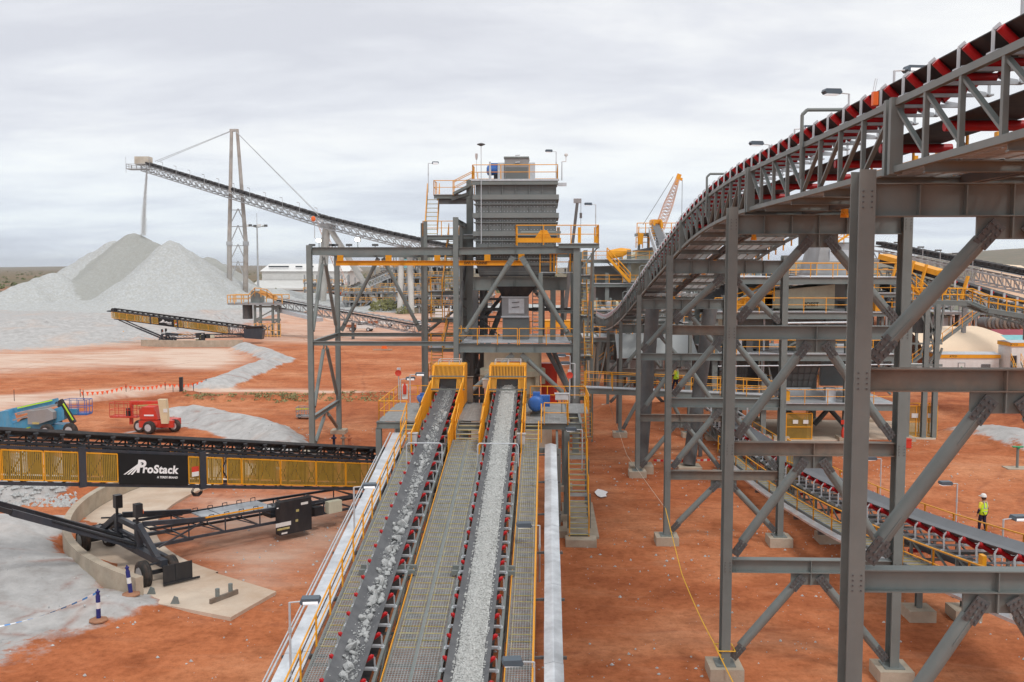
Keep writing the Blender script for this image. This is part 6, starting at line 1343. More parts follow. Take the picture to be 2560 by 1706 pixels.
while v < 74:
    d = cp(v + .5) - cp(v - .5); loc = cp(v) - OFF[lc.name]; rot = (math.asin(d.z / d.length), 0, -math.atan2(d.x, d.y))
    if k == 0: f3.location = loc; f3.rotation_euler = rot
    else: copy_idler(f3, lc, loc, rot)
    k += 1; v += 1.2
for v in (30, 34, 38, 42, 47, 52, 58, 64): MB().tube(cp(v, -.75, -1.3), cp(v, .75, -1.3), .08, 12).build('return_roller', red, lc, True)
# near-side walkway with treads and rails
aw0, aw1 = -1.95, -1.1
mb = MB(); P0 = cpath(20.5, 66, .6, aw0, -1.35); P1 = cpath(20.5, 66, .6, aw1, -1.35)
for p, q in zip(P0, P1): mb.bar(p, q, .025, .03)
mb.build('treads', lemon, lc); mb = MB()
for p, q in zip(cpath(20.5, 66, .14, aw0, -1.4), cpath(20.5, 66, .14, aw1, -1.4)): mb.bar(p, q, .03, .03)
mb.build('walkway_grating', grate, lc)
mb = MB()
for a_ in (aw0, aw1): mb.sweep(cpath(20.5, 66, 2, a_, -1.42), [(-.03, -.1), (.03, -.1), (.03, .1), (-.03, .1)])
mb.build('walkway_stringer', steel, lc); mb = MB(); mb.rail(cpath(20.5, 66, 2.6, aw0 - .05, -1.4), 1.05, .032, 3); mb.build('handrail', yellow, lc)
mb = MB(); mb.rail(cpath(20.5, 72, 2.6, 1.25, -.75), .85, .03, 3); mb.build('handrail', yellow, lc)
v = 22.0
while v < 64: mb = MB(); mb.bar(cp(v, -2.5, -1.62), cp(v, -.9, -1.62), .12, .14); mb.build('outrigger', steel_dark, lc); v += 3.6
for v in (26, 36.7, 47, 57, 67):
    for a_ in (-.88, .88):
        p = cp(v, a_, -1.65); column(lc, p.x, p.y, .4, p.z, .22, steel); MB().box((p.x - .5, p.y - .5, -.2), (p.x + .5, p.y + .5, .42)).build('plinth', concrete, lc)
    gbrace(lc, cp(v, -.9, -1.7), (cp(v, .88).x - .15, cp(v, .88).y, .6), .06, steel, False)
tr3 = thing('cable_tray', 'silver cable tray along the lower right conveyor, outside its walkway', 'cable tray', cp(40, -2.9, -2.1)); P = cpath(20.5, 64, 2.4, -2.3, -1.45)
for p, q in zip(P, P[1:]): mb = MB(); mb.bar(p, q.lerp(p, .01), .42, .10); mb.build('cover', galv_sheet, tr3)
# pull-cord switch, skirted loading end
mb = MB(); p = cp(31.5, -1.12, -.45); mb.cb(p, (.14, .28, .34)); mb.build('pull_switch', yellow, lc)
ld = thing('loading_chute', 'galvanised framed loading skirt over the far end of the lower right conveyor', 'chute', cp(74, 0, -1)); mb = MB()
for a_ in (-1.0, 1.0):
    for dz in (.25, 1.1): mb.bar(cp(70, a_, dz), cp(79, a_, dz + .2), .1, .1)
    for v in (70, 73, 76, 79): mb.bar(cp(v, a_, -.4), cp(v, a_, 1.25), .1, .1, (0, 1, 0))
for v in (70, 73, 76): mb.bar(cp(v, -1, .3), cp(v, 1, .3), .1, .14)
mb.build('skirt_frame', galv, ld); mb = MB(); mb.box(cp(76, -.7, -.1), cp(78.5, .7, 1.6)); mb.build('skirt_box', steel, ld); mb = MB(); mb.box(cp(69.8, -.9, -.1), cp(70.1, -.3, .15)); mb.build('guard_plate', yellow, ld); mb = MB(); mb.box(cp(69.8, .3, -.1), cp(70.1, .9, .15)); mb.build('guard_plate', yellow, ld)
cg = thing('guard_gate', 'tall yellow mesh guard beside the belt under the second trestle', 'guard', cp(52, -1.2, -2)); a_ = pv(1797, 1100, 56); b_ = pv(1820, 1100, 55)
mb = MB(); mb.box((a_.x, 55, 1.0), (a_.x + .07, 55.07, 3.7)); mb.box((b_.x + .25, 54.5, 1.0), (b_.x + .32, 54.57, 3.3)); mb.bar((a_.x, 55, 3.68), (b_.x + .3, 54.5, 3.28), .05, .06); mb.bar((a_.x, 55, 1.1), (b_.x + .3, 54.5, 1.1), .05, .06); mb.bar((a_.x, 55, 2.4), (b_.x + .3, 54.5, 2.2), .03, .04); g_f = mb.build('guard_frame', yellow, cg)
mb = MB(); mb.add([(a_.x, 55.03, 1.1), (b_.x + .28, 54.53, 1.1), (b_.x + .28, 54.53, 3.28), (a_.x, 55.03, 3.66), (a_.x, 55.05, 1.1), (b_.x + .28, 54.55, 1.1), (b_.x + .28, 54.55, 3.28), (a_.x, 55.05, 3.66)], [(0, 1, 2, 3), (7, 6, 5, 4)]); mb.build('guard_mesh', guard_y, g_f)
# ---------------- floodlights: one pole lamp with head, copied
def lampproto():
    t_ = thing('floodlight', 'x', 'floodlight', (0, 0, 0), 'pole mounted floodlights', local=True)
    MB().tube((0, 0, -2.2), (0, 0, 0), .035, 8).tube((0, 0, 0), (.32, 0, .02), .022, 8).tube((0, 0, -.9), (0, 0, -.75), .05, 8).build('pole', galv, t_)
    mb = MB(); mb.prism([(.30, .02), (.36, .14), (.86, .14), (.90, .06), (.84, -.02), (.36, -.04)], 1, -.17, .17); h = mb.build('lamp_head', mat('lamp_casing', (.10, .13, .16), .45, .2, .05, 4), t_)
    MB().box((.40, -.14, -.055), (.83, .14, -.03)).box((.40, -.175, -.02), (.83, -.171, .06)).build('lamp_glass', lampglass, h); return t_
LP = lampproto(); LP2 = None
lamps = [  # x, y of the pole top, depth, flip, label
 (2055, 163, 28, 0, 'floodlight highest on the right, standing above the belt of the curved conveyor'), (1951, 216, 33, 1, 'floodlight above the curved conveyor, left of the orange switch'),
 (1826, 297, 39.5, 0, 'floodlight half hidden behind the curved conveyor near the taller pipe hoop'), (1768, 333, 43.5, 1, 'floodlight over the middle of the curved conveyor, below the taller pipe hoop'),
 (1369, 471, 68.5, 1, 'floodlight on a tall pole at the right end of the yellow railed upper deck'), (1278, 349, 71.5, 1, 'floodlight at the right corner of the bin top'), (984, 376, 74, 0, 'floodlight on the pole over the left stair landing beside the bin'),
 (665, 1385, 27, 0, 'nearest floodlight at the lower left, beside the yellow handrail'), (813, 1120, 37, 0, 'floodlight by the left cable tray in front of the black stacker'), (908, 985, 51, 0, 'floodlight at the lower left corner of the head platform'),
 (1240, 1208, 36, 1, 'floodlight beside the right walkway handrail, farther of two there'), (1227, 1522, 26, 1, 'floodlight at the bottom edge over the right walkway'), (2200, 1112, 46, 1, 'floodlight standing in front of the walking person in yellow'),
 (2306, 1194, 35, 0, 'floodlight at the right edge beside the low conveyor'), (2025, 1055, 55, 1, 'floodlight just behind the nearest tall column, above the low belt'),
 (942, 862, 57, 0, 'floodlight at the rear left of the head platform beside the red horn'), (1160, 868, 57.4, 1, 'floodlight between the yellow hoods just behind them'), (1321, 836, 60, 1, 'floodlight at the right column of the tower above the staircase head'),
 (1310, 818, 62, 1, 'dim floodlight in front of the dark rear column right of the crusher'), (1338, 988, 50, 1, 'floodlight beside the upper flight of the long staircase'), (920, 872, 57.3, 0, 'low green cased lamp at the rear left of the head platform')]
for i, (x, y, d, fl, lab) in enumerate(lamps):
    p = pv(x, y, d)
    o = LP if i == 0 else dup(LP, group='pole mounted floodlights')
    o.location = p; o.rotation_euler = (0, 0, R(180 if fl else 0) + R(8)); o['label'] = lab; o.scale = (1, 1, 1)
    if d > 60: o.scale = (.9, .9, 1.0)
# extra poles for tall ones
for i, (x, y0, y1, d) in enumerate(((1369, 471, 560, 68.5), (1278, 349, 420, 71.5), (984, 376, 450, 74), (665, 1390, 1568, 27), (2306, 1200, 1330, 35), (2200, 1116, 1215, 46), (1951, 220, 300, 24), (2055, 170, 260, 19.2))):
    pass
# red horns / beacons on poles
def horn(x, y, d, lab):
    p = pv(x, y, d); t_ = thing('siren', lab, 'siren', (p.x, d, p.z - 1.5), 'red sirens on poles'); MB().tube((p.x, d, p.z - 1.6), (p.x, d, p.z + .1), .03, 8).build('pole', galv, t_)
    mb = MB(); mb.lathe(p, (0, -1, 0), [(.06, -.2), (.08, 0), (.17, .12), (.19, .16), (.1, .13)], 16); mb.build('horn', redp, t_, True); MB().cb(p + Vector((0, .05, .22)), (.2, .15, .14)).build('beacon', galv, t_)
horn(916, 857, 56.5, 'red siren on a pole at the left rear of the head platform'); horn(1309, 862, 54.5, 'red siren on a pole beside the top of the long staircase')
# lit lamps on the left portal top
for x, y, lab in ((733, 553, 'glaring lit floodlight on top of the left tower bay, near its corner'), (822, 551, 'glaring lit floodlight on top of the left tower bay, farther right')):
    p = pv(x, y, 69); t_ = thing('floodlight', lab, 'floodlight', (p.x, 69, zg + .3)); mb = MB(); mb.cb((p.x, 69, p.z), (.42, .22, .28)); mb.build('lamp_head', steel_dark, t_); MB().cb((p.x, 68.86, p.z), (.30, .02, .18)).build('lamp_glass', lamplit, t_); MB().tube((p.x, 69, zg + .28), (p.x, 69, p.z), .03, 6).tube((p.x, 69, zg + .3), (p.x + .5, 68.9, zg + .15), .04, 6).build('bracket', steel, t_)
for x in (717, 763, 770, 802, 862): p = pv(x, 558, 70); t_ = thing('floodlight', 'dark unlit floodlight sitting on the top beam of the left tower bay', 'floodlight', (p.x, 70, zg + .3), 'unlit floodlights on the left tower bay'); MB().cb((p.x, 70, zg + .48), (.42, .3, .16)).build('lamp_head', steel_dark, t_); MB().cb((p.x, 70, zg + .35), (.06, .06, .14)).build('bracket', galv, t_)
# ---------------- people
def skinned(name, joints, edges, m, parent, sub=2):
    me = bpy.data.meshes.new(name); me.from_pydata([j[:3] for j in joints], edges, []); o = bpy.data.objects.new(name, me); C.collection.objects.link(o); me.materials.append(m)
    md = o.modifiers.new('Skin', 'SKIN'); md.use_smooth_shade = True
    for i, j in enumerate(joints): me.skin_vertices[0].data[i].radius = (j[3], j[4] if len(j) > 4 else j[3])
    me.skin_vertices[0].data[0].use_root = True
    s = o.modifiers.new('Subsurf', 'SUBSURF'); s.levels = sub; s.render_levels = sub
    if parent: o.parent = parent
    return o
def person(loc, rz, label, hs, stride=.2, armL=(-.32, .0, .92), armR=(.34, .1, .88), scale=1.0):
    """standing about 1.8 m, facing +y before rotation"""
    t_ = thing('person', label, 'person', (0, 0, 0), local=True); f = stride
    J = [(0, 0, .98, .14, .11), (0, 0, 1.12, .135, .10), (0, -.01, 1.30, .155, .11), (0, -.01, 1.44, .12, .08), (0, 0, 1.53, .055), (0, .01, 1.60, .06), (0, .01, 1.68, .085, .10), (0, 0, 1.76, .07, .08),
         (-.10, 0, .92, .09, .10), (-.11, f * .5 + .03, .52, .065), (-.11, f, .10, .042), (-.11, f + .17, .04, .035), (.10, 0, .92, .09, .10), (.11, -f * .35 + .03, .52, .065), (.11, -f, .10, .042), (.11, -f + .17, .04, .035),
         (-.19, 0, 1.43, .06), ((armL[0] - .19) / 2 - .05, armL[1] * .3 - .04, 1.17, .046), (armL[0], armL[1] + .05, armL[2], .032), (.19, 0, 1.43, .06), ((armR[0] + .19) / 2 + .05, armR[1] * .3 - .04, 1.17, .046), (armR[0], armR[1] + .05, armR[2], .032)]
    E = [(0, 1), (1, 2), (2, 3), (3, 4), (4, 5), (5, 6), (6, 7), (0, 8), (8, 9), (9, 10), (10, 11), (0, 12), (12, 13), (13, 14), (14, 15), (3, 16), (16, 17), (17, 18), (3, 19), (19, 20), (20, 21)]
    # palms and fingers, part of the one body
    for k, (wi, sx) in enumerate(((18, -1), (21, 1))):
        x, y, z = J[wi][:3]; pi = len(J); J.append((x, y + .01, z - .07, .028, .016)); E.append((wi, pi))
        for q, (dy, L) in enumerate(((-.03, .055), (-.01, .068), (.01, .062), (.03, .05))): a = len(J); J.append((x, y + .01 + dy, z - .11, .009)); J.append((x - sx * .012, y + .02 + dy, z - .11 - L * .7, .008)); E += [(pi, a), (a, a + 1)]
        a = len(J); J.append((x, y + .05, z - .07, .010)); J.append((x - sx * .005, y + .065, z - .105, .009)); E += [(pi, a), (a, a + 1)]
    skinned('body', J, E, skin, t_)
    def cl(nm, idx, ed, m, gr=.012, sub=2): jj = [(*J[i][:3], J[i][3] + gr, (J[i][4] if len(J[i]) > 4 else J[i][3]) + gr) for i in idx]; return skinned(nm, jj, ed, m, t_, sub)
    cl('trousers', [0, 8, 9, 10, 12, 13, 14], [(0, 1), (1, 2), (2, 3), (0, 4), (4, 5), (5, 6)], navy, .022)
    cl('shirt', [1, 2, 3, 16, 17, 19, 20], [(0, 1), (1, 2), (2, 3), (3, 4), (2, 5), (5, 6)], hivis2, .02)
    for i, j in ((17, 18), (20, 21)): a, b_ = J[i], J[j]; skinned('sleeve', [(*a[:3], .064), (*(Vector(a[:3]).lerp(Vector(b_[:3]), .55)), .056), (*b_[:3], .046)], [(0, 1), (1, 2)], navy, t_)
    v_ = skinned('vest', [(0, 0, .80, .27, .20), (0, 0, .98, .26, .19), (0, -.01, 1.26, .26, .18), (0, -.01, 1.49, .20, .12)], [(0, 1), (1, 2), (2, 3)], hivis, t_)
    for z in (1.04, 1.18): mb = MB(); mb.lathe((0, -.005, z), (0, 0, 1), [(.232, -.022), (.232, .022)], 24); o = mb.build('vest_band', reflect, v_, True); o.scale = (1.0, .76, 1); o.location.z = 0
    for x in (-.1, .1): MB().bar((x, -.172, 1.22), (x * .9, -.115, 1.54), .05, .012, (0, -1, 0)).build('vest_band', reflect, v_)
    for i in (11, 15): p = Vector(J[i][:3]); skinned('boot', [(p.x, p.y - .19, .12, .06), (p.x, p.y - .16, .06, .055), (p.x, p.y + .03, .045, .045)], [(0, 1), (1, 2)], steel_rust if hs else black, t_)
    mb = MB(); mb.lathe((0, 0, 1.75), (0, 0, 1), [(.15, -.02), (.145, .0), (.135, .06), (.10, .115), (.05, .14), (.01, .145)], 20); mb.cb((0, .15, 1.745), (.2, .12, .018)); mb.build('helmet', white, t_, True)
    mb = MB(); mb.lathe((0, -.03, 1.66), (0, 0, 1), [(.095, -.06), (.105, .0), (.11, .07)], 14); mb.build('hair', mat('hair', (.06, .03, .02), .8) if 'hair' not in MATS else MATS['hair'], t_)
    hd_ = MB(); 
    for s in (-1, 1): hd_.lathe((s * .035, .098, 1.665), (0, 1, 0), [(.012, -.01), (.012, .006)], 8)
    hd_.lathe((0, .10, 1.635), (0, 1, -.2), [(.016, -.01), (.012, .022)], 8); hd_.bar((-.022, .094, 1.595), (.022, .094, 1.595), .012, .01)
    hd_.build('face', mat('face_detail', (.20, .09, .07), .6), t_)
    t_.location = loc; t_.rotation_euler = (0, 0, rz); t_.scale = (scale,) * 3; return t_
pp_ = pz(2257, 1222); person((pp_.x, pp_.y, 0), R(28), 'person in a yellow hi-vis vest and white helmet walking away across the red earth', 0, .10, scale=1.05)
q = a.lerp if False else None
wa = pv(1345, 892, 66); wb2 = pv(1775, 935, 68); f_ = (1553 - 1345) / (1775 - 1345); wz_ = wa.z - .75 * f_
person((pv(1553, 900, 66.9).x, 66.9, wz_ + .05), R(62), 'person in a lime jacket and helmet walking on the bridge behind the trestles', 1, .22, (-.25, .28, 1.02), (.25, .3, 1.02))
# ================================================================== FAR STOCKPILE CONVEYOR
sk = thing('stockpile_conveyor', 'very long inclined galvanised conveyor rising left to drop ore on the stockpile', 'conveyor', pz(900, 700))
kp = [pv(333, 378, 371), pv(540, 441, 341), pv(750, 505, 311), pv(880, 537, 292), pv(1010, 566, 274), pv(1120, 584, 262)]
def lattice_span(p, q, h, w, n, rc, rd, mb):
    p = Vector(p); q = Vector(q); d = (q - p); sd_ = Vector((d.y, -d.x, 0)).normalized() * w / 2; up = Vector((0, 0, h))
    for s in (-1, 1):
        mb.bar(p + sd_ * s, q + sd_ * s, rc, rc); mb.bar(p + sd_ * s + up, q + sd_ * s + up, rc, rc)
        for i in range(n):
            a = p.lerp(q, i / n) + sd_ * s; b_ = p.lerp(q, (i + 1) / n) + sd_ * s; mb.bar(a, a + up, rd, rd, (1, 0, 0)); mb.bar(a + up, b_, rd, rd)
    for i in range(n + 1): a = p.lerp(q, i / n); mb.bar(a - sd_, a + sd_, rd, rd); mb.bar(a - sd_ + up, a + sd_ + up, rd, rd)
galv_far = mat('far_galvanised', (.42, .43, .44), .6, 0, .2, .3, (.5, .46, .42), .4)
for i, (p, q) in enumerate(zip(kp, kp[1:])):
    mb = MB(); n = max(5, int((q - p).length / 3.4)); lattice_span(p - Vector((0, 0, 2.6)), q - Vector((0, 0, 2.6)), 2.0, 3.6, n, .30, .16, mb); mb.build('gallery_truss', galv_far, sk)
    d = (q - p); sd_ = Vector((d.y, -d.x, 0)).normalized()
    mb = MB()
    for s in (-2.3, 2.3): mb.bar(p + sd_ * s - Vector((0, 0, .6)), q + sd_ * s - Vector((0, 0, .6)), .9, .08); mb.bar(p + sd_ * s * 1.2 + Vector((0, 0, .5)), q + sd_ * s * 1.2 + Vector((0, 0, .5)), .06, .06); mb.bar(p + sd_ * s * 1.2 - Vector((0, 0, .05)), q + sd_ * s * 1.2 - Vector((0, 0, .05)), .05, .05)
    for k in range(n * 2): c = p.lerp(q, k / (2 * n)); [mb.bar(c + sd_ * s - Vector((0, 0, .6)), c + sd_ * s + Vector((0, 0, .5)), .06, .06, (1, 0, 0)) for s in (-2.75, 2.75)]
    mb.build('gallery_walkway', galv_far, sk)
    MB().bar(p + Vector((0, 0, .15)), q + Vector((0, 0, .15)), 2.0, .3).build('belt', rubber_blk, sk)
    m = int(d.length / 3.4)
    for k in range(m):                              # dark weather hoods between the carry frames
        c = p.lerp(q, (k + .12) / m); e = p.lerp(q, (k + .84) / m); MB().bar(c + Vector((0, 0, .75)), e + Vector((0, 0, .75)), 2.3, .85).build('belt_cover', rubber_blk, sk)
p = kp[0]; mb = MB(); mb.cb(p + Vector((-.5, 0, 1.3)), (5.5, 4, 3.0)); mb.build('head_house', mat('head_house_paint', (.55, .50, .42), .7, 0, .2, .3, (.4, .3, .2), .5), sk)
mb = MB(); mb.cb(p + Vector((-2.5, 0, -1.9)), (8, 5, .3)); mb.rail([p + Vector((-6.3, -2.5, -1.7)), p + Vector((1.5, -2.5, -1.7)), p + Vector((1.5, 2.5, -1.7)), p + Vector((-6.3, 2.5, -1.7)), p + Vector((-6.3, -2.5, -1.7))], 1.6, .09, 2); mb.bar(p + Vector((-6.4, -2.5, -3.5)), p + Vector((-6.4, -2.5, 2.6)), .1, .1, (0, 1, 0)); mb.build('head_platform', galv_far, sk)
for i in range(12):
    f = i / 12; q = kp[0].lerp(kp[2], f + .05); mb = MB(); b_ = q + Vector((0, -2.7, -.4)); mb.bar(b_, b_ + Vector((0, 0, 3.2)), .1, .1, (0, 1, 0)); mb.bar(b_ + Vector((0, 0, 3.2)), b_ + Vector((-.9, 0, 3.4)), .1, .22); mb.build('lamp_post', galv_far, sk)
# mast
mst = thing('mast', 'tall rust streaked two legged mast with cable stays over the stockpile conveyor', 'mast', pz(545, 700))
rustm = mat('rusty_mast', (.37, .32, .28), .8, 0, .3, .25, (.45, .45, .44), .9)
v_ = 341; tp = pv(538, 300, v_)
for x0, x1 in ((527, 532), (563, 545)):
    a = pv(x0, 655, v_); b_ = pv(x0 if x0 < 540 else 565, 560, v_); c = pv((x0 * 2 + 538) / 3, 470, v_); d = pv(x1, 300, v_)
    bt = Vector((a.x, v_, 0)); pts = [bt, b_, d]
    for p, q, r0, r1 in ((bt, b_, .95, .85), (b_, d, .75, .55)): MB().tube(p, q, r0, 14, r1).build('leg', rustm, mst, True)
    mb = MB(); mb.tube(b_ - Vector((0, 0, .7)), b_ + Vector((0, 0, .7)), 1.1, 14); mb.build('collar', galv_far, mst)
mb = MB(); mb.cb(tp, (3.0, 1, .9)); mb.build('mast_head', rustm, mst); mb = MB()
for y0, y1 in ((640, 600), (595, 562), (555, 518), (512, 480)):
    a = pv(531, y0, v_); b_ = pv(562, y0, v_); c = pv(547, y1, v_); mb.bar(a, c, .3, .3); mb.bar(b_, c, .3, .3); mb.bar(pv(530, y1 + 3, v_), pv(563, y1 + 3, v_), .25, .3)
mb.build('mast_bracing', galv_far, mst); mb = MB()
for y in (-1.2, 1.2):
    for p in (kp[0] + Vector((4.5, 0, 1)), kp[2] + Vector((-2, 0, 1))): mb.tube(tp + Vector((0, y * .3, .2)), p + Vector((0, y, 0)), .09, 5)
mb.build('stay_cable', galv_far, mst)
# splayed legs further right
lg = thing('trestle', 'pale splayed tubular legs holding up the long stockpile conveyor', 'trestle', pz(800, 710)); v_ = 311
pale = mat('pale_tube', (.50, .49, .46), .7, 0, .12, .2, (.38, .33, .28), .4)
for a, b_ in (((748, 512, 311), (728, 690, 318)), ((752, 512, 311), (742, 700, 305)), ((756, 512, 311), (876, 718, 303))): p = pv(*a); q = pz(b_[0], 705 + (b_[1] - 690) * .3); MB().tube(p - Vector((0, 0, 1.5)), q, .95, 12).build('leg', pale, lg, True)
mb = MB(); p = pv(752, 508, 311); mb.cb(p - Vector((0, 0, 1.5)), (5, 3, 1.4)); mb.build('cap_beam', galv_far, lg)
for x in (921, 938): p = pv(x + 2, 560, 288); q = pz(x + (-2 if x < 930 else 8), 722); MB().tube((p.x, p.y, p.z - 1), q, .85, 12).build('leg', pale, lg, True)
# hook block hanging
hk = thing('hoist_block', 'small orange hook block hanging below the stockpile conveyor on a thin wire', 'hook', pv(723, 520, 300)); p = pv(723, 512, 300); q = pv(723, 548, 300); mb = MB(); mb.tube(p, q, .12, 5); mb.build('wire', galv_far, hk); MB().lathe(pv(720, 503, 300), (0, 0, 1), [(.2, -.9), (.7, -.4), (.7, .4), (.2, .8)], 10).build('hook_block', orange, hk)
# ------- tall light mast
lm = thing('light_mast', 'tall slender mast with a crown of floodlights right of the stockpile', 'mast', pz(594, 690)); a = pz(594, 690); b_ = pv(594, 519, a.y); b_.x = a.x; MB().tube(a, b_, .55, 10, .25).build('pole', galv_far, lm); MB().tube(b_, b_ + Vector((0, 0, 5)), .1, 5).build('spike', galv_far, lm)
for i in range(6): t_ = i * math.pi / 3; c = b_ + Vector((3.6 * math.cos(t_), 3.6 * math.sin(t_), 0)); mb = MB(); mb.bar(b_ - Vector((0, 0, .8)), c, .2, .2); mb.cb(c, (1.2, .9, .9)); mb.build('lamp_head', white if i % 2 else steel_dark, lm)
# ------- big shed
sh = thing('warehouse', 'big pale grey shed with a low pitched roof behind the stockpile', 'building', pz(700, 664)); v_ = 560; x0 = pv(602, 640, v_).x; x1 = pv(800, 640, v_).x; z0_ = 0; ze = pv(0, 624, v_).z; zr = pv(0, 606, v_).z
mb = MB(); mb.box((x0, v_, 0), (x1, v_ + 40, ze)); mb.build('wall', shed, sh); mb = MB(); mb.prism([(v_ - 1, ze), (v_ + 20, zr), (v_ + 41, ze), (v_ + 20, ze + .1)], 0, x0 - 1, x1 + 1); mb.build('roof', white, sh)
for x in (633, 680, 706, 735): q = pv(x, 612, v_ - 1); MB().cb((q.x, v_ + 6, q.z - .3), (12 if x == 633 else 4, 1, .9)).build('roof_vent', glassd, sh)
mb = MB(); mb.prism([(v_ - 22, pv(0, 664, v_ - 22).z), (v_ - 1, pv(0, 645, v_).z), (v_ - 1, pv(0, 650, v_).z), (v_ - 22, pv(0, 668, v_ - 22).z)], 0, x0 - 2, x1); mb.build('canopy', shed, sh)
MB().box((x0 + 6, v_ - 3, 0), (x1, v_ - 2, pv(0, 665, v_).z)).build('opening_shade', steel_dark, sh)  # solid dark box stands in for the shade inside the open front
# ================================================================== FAR SMALL CONVEYOR WITH YELLOW HEAD
fc = thing('transfer_tower', 'small grey tower with yellow railed head platform and hanging chute beside the far stacker', 'tower', pz(612, 780)); v_ = 184
Y8 = lambda x, y, dv=0: pv(x, y, v_ + dv)
for x in (587, 600, 628, 641):
    for dv in (0, 4): p = Y8(x, 780, dv); q = Y8(x, 702); column(fc, p.x, p.y, 0, q.z, .42, steel)
mb = MB()
for x0_, x1_, y0_, y1_ in ((587, 641, 775, 735), (641, 587, 775, 735), (587, 641, 735, 705)): mb.bar(Y8(x0_, y0_), Y8(x1_, y1_), .22, .22); mb.bar(Y8(x0_, y0_, 4), Y8(x1_, y1_, 4), .22, .22)
for y in (705, 735): mb.bar(Y8(584, y), Y8(645, y), .3, .4); mb.bar(Y8(584, y, 4), Y8(645, y, 4), .3, .4)
mb.build('frame', steel, fc); a = Y8(527, 696); b_ = Y8(652, 703); z_ = a.z
mb = MB(); mb.box((a.x, v_ - 1, z_ - .4), (b_.x, v_ + 5, z_)); mb.build('deck', steel_far, fc)
mb = MB(); mb.rail([(a.x, v_ - 1, z_), (Y8(575, 0).x, v_ - 1, z_), (Y8(590, 0).x, v_ - 1, z_ + 1.4), (Y8(618, 0).x, v_ - 1, z_ + 1.1), (Y8(632, 0).x, v_ - 1, z_), (b_.x, v_ - 1, z_)], 1.5, .085, 1.5); mb.build('handrail', yellow_far, fc); mb = MB(); mb.rail([(a.x, v_ + 4, z_), (b_.x, v_ + 4, z_)], 1.5, .085, 1.5); mb.rail([(a.x, v_ - 1, z_), (a.x, v_ + 4, z_)], 1.5, .08, 1.5); mb.build('handrail', yellow_far, fc)
mb = MB(); mb.box((Y8(578, 0).x, v_ - .3, z_), (Y8(600, 0).x, v_ + 2.5, z_ + 2.3)); mb.build('hood', steel, fc); mb = MB(); mb.bar((Y8(600, 0).x, v_ - .8, z_ + 2.2), (Y8(640, 0).x, v_ - .8, z_ + .8), .1, .9); mb.build('guard', yellow_far, fc)
mb = MB(); p = Y8(563, 696); q = Y8(563, 734); mb.lathe((p.x, v_ + 1.5, q.z), (0, 0, 1), [(.95, 0), (.95, (p.z - q.z) * .9), (.7, p.z - q.z)], 14); mb.build('chute_sock', steel_dark, fc, True)
gcg = thing('guard_cage', 'yellow mesh safety cage around the foot of the small tower beside the far stacker', 'cage', pz(612, 778)); mb = MB(); a = Y8(585, 781, -1); b_ = Y8(645, 781, -1); zt3 = Y8(0, 747, -1).z
for i in range(9): x = a.x + (b_.x - a.x) * i / 8; mb.bar((x, v_ - 1, 0), (x, v_ - 1, zt3), .14, .14, (0, 1, 0))
for z in (.3, zt3 * .5, zt3): mb.bar((a.x, v_ - 1, z), (b_.x, v_ - 1, z), .12, .12)
mb.build('cage_frame', yellow_far, gcg)
fcv = thing('conveyor', 'distant low conveyor running right from the small yellow topped tower', 'conveyor', pz(800, 745)); a = Y8(636, 690, 1.5); b_ = pv(985, 752, 172); b_.z = max(b_.z, 1.2)
mb = MB(); lattice_span(a - Vector((0, 0, 1.5)), b_ - Vector((0, 0, 1.5)), 1.3, 1.6, 20, .16, .09, mb); mb.build('truss', steel_far, fcv); MB().bar(a, b_, 1.3, .1).build('belt', rubber_blk, fcv)
n = 26
for i in range(n): c = a.lerp(b_, (i + .2) / n); e = a.lerp(b_, (i + .8) / n); MB().bar(c + Vector((0, 0, .45)), e + Vector((0, 0, .45)), 1.5, .22).build('belt_cover', steel_far, fcv)
for x in (822, 826): pass
p = a.lerp(b_, .52); column(fcv, p.x, p.y, 0, p.z - 1.5, .5, steel_dark)
# second duct below
mb = MB(); c = Y8(640, 712, 2); e = pv(735, 735, 178); mb.bar(c, e, 1.6, .7); mb.build('duct', galv, fcv)
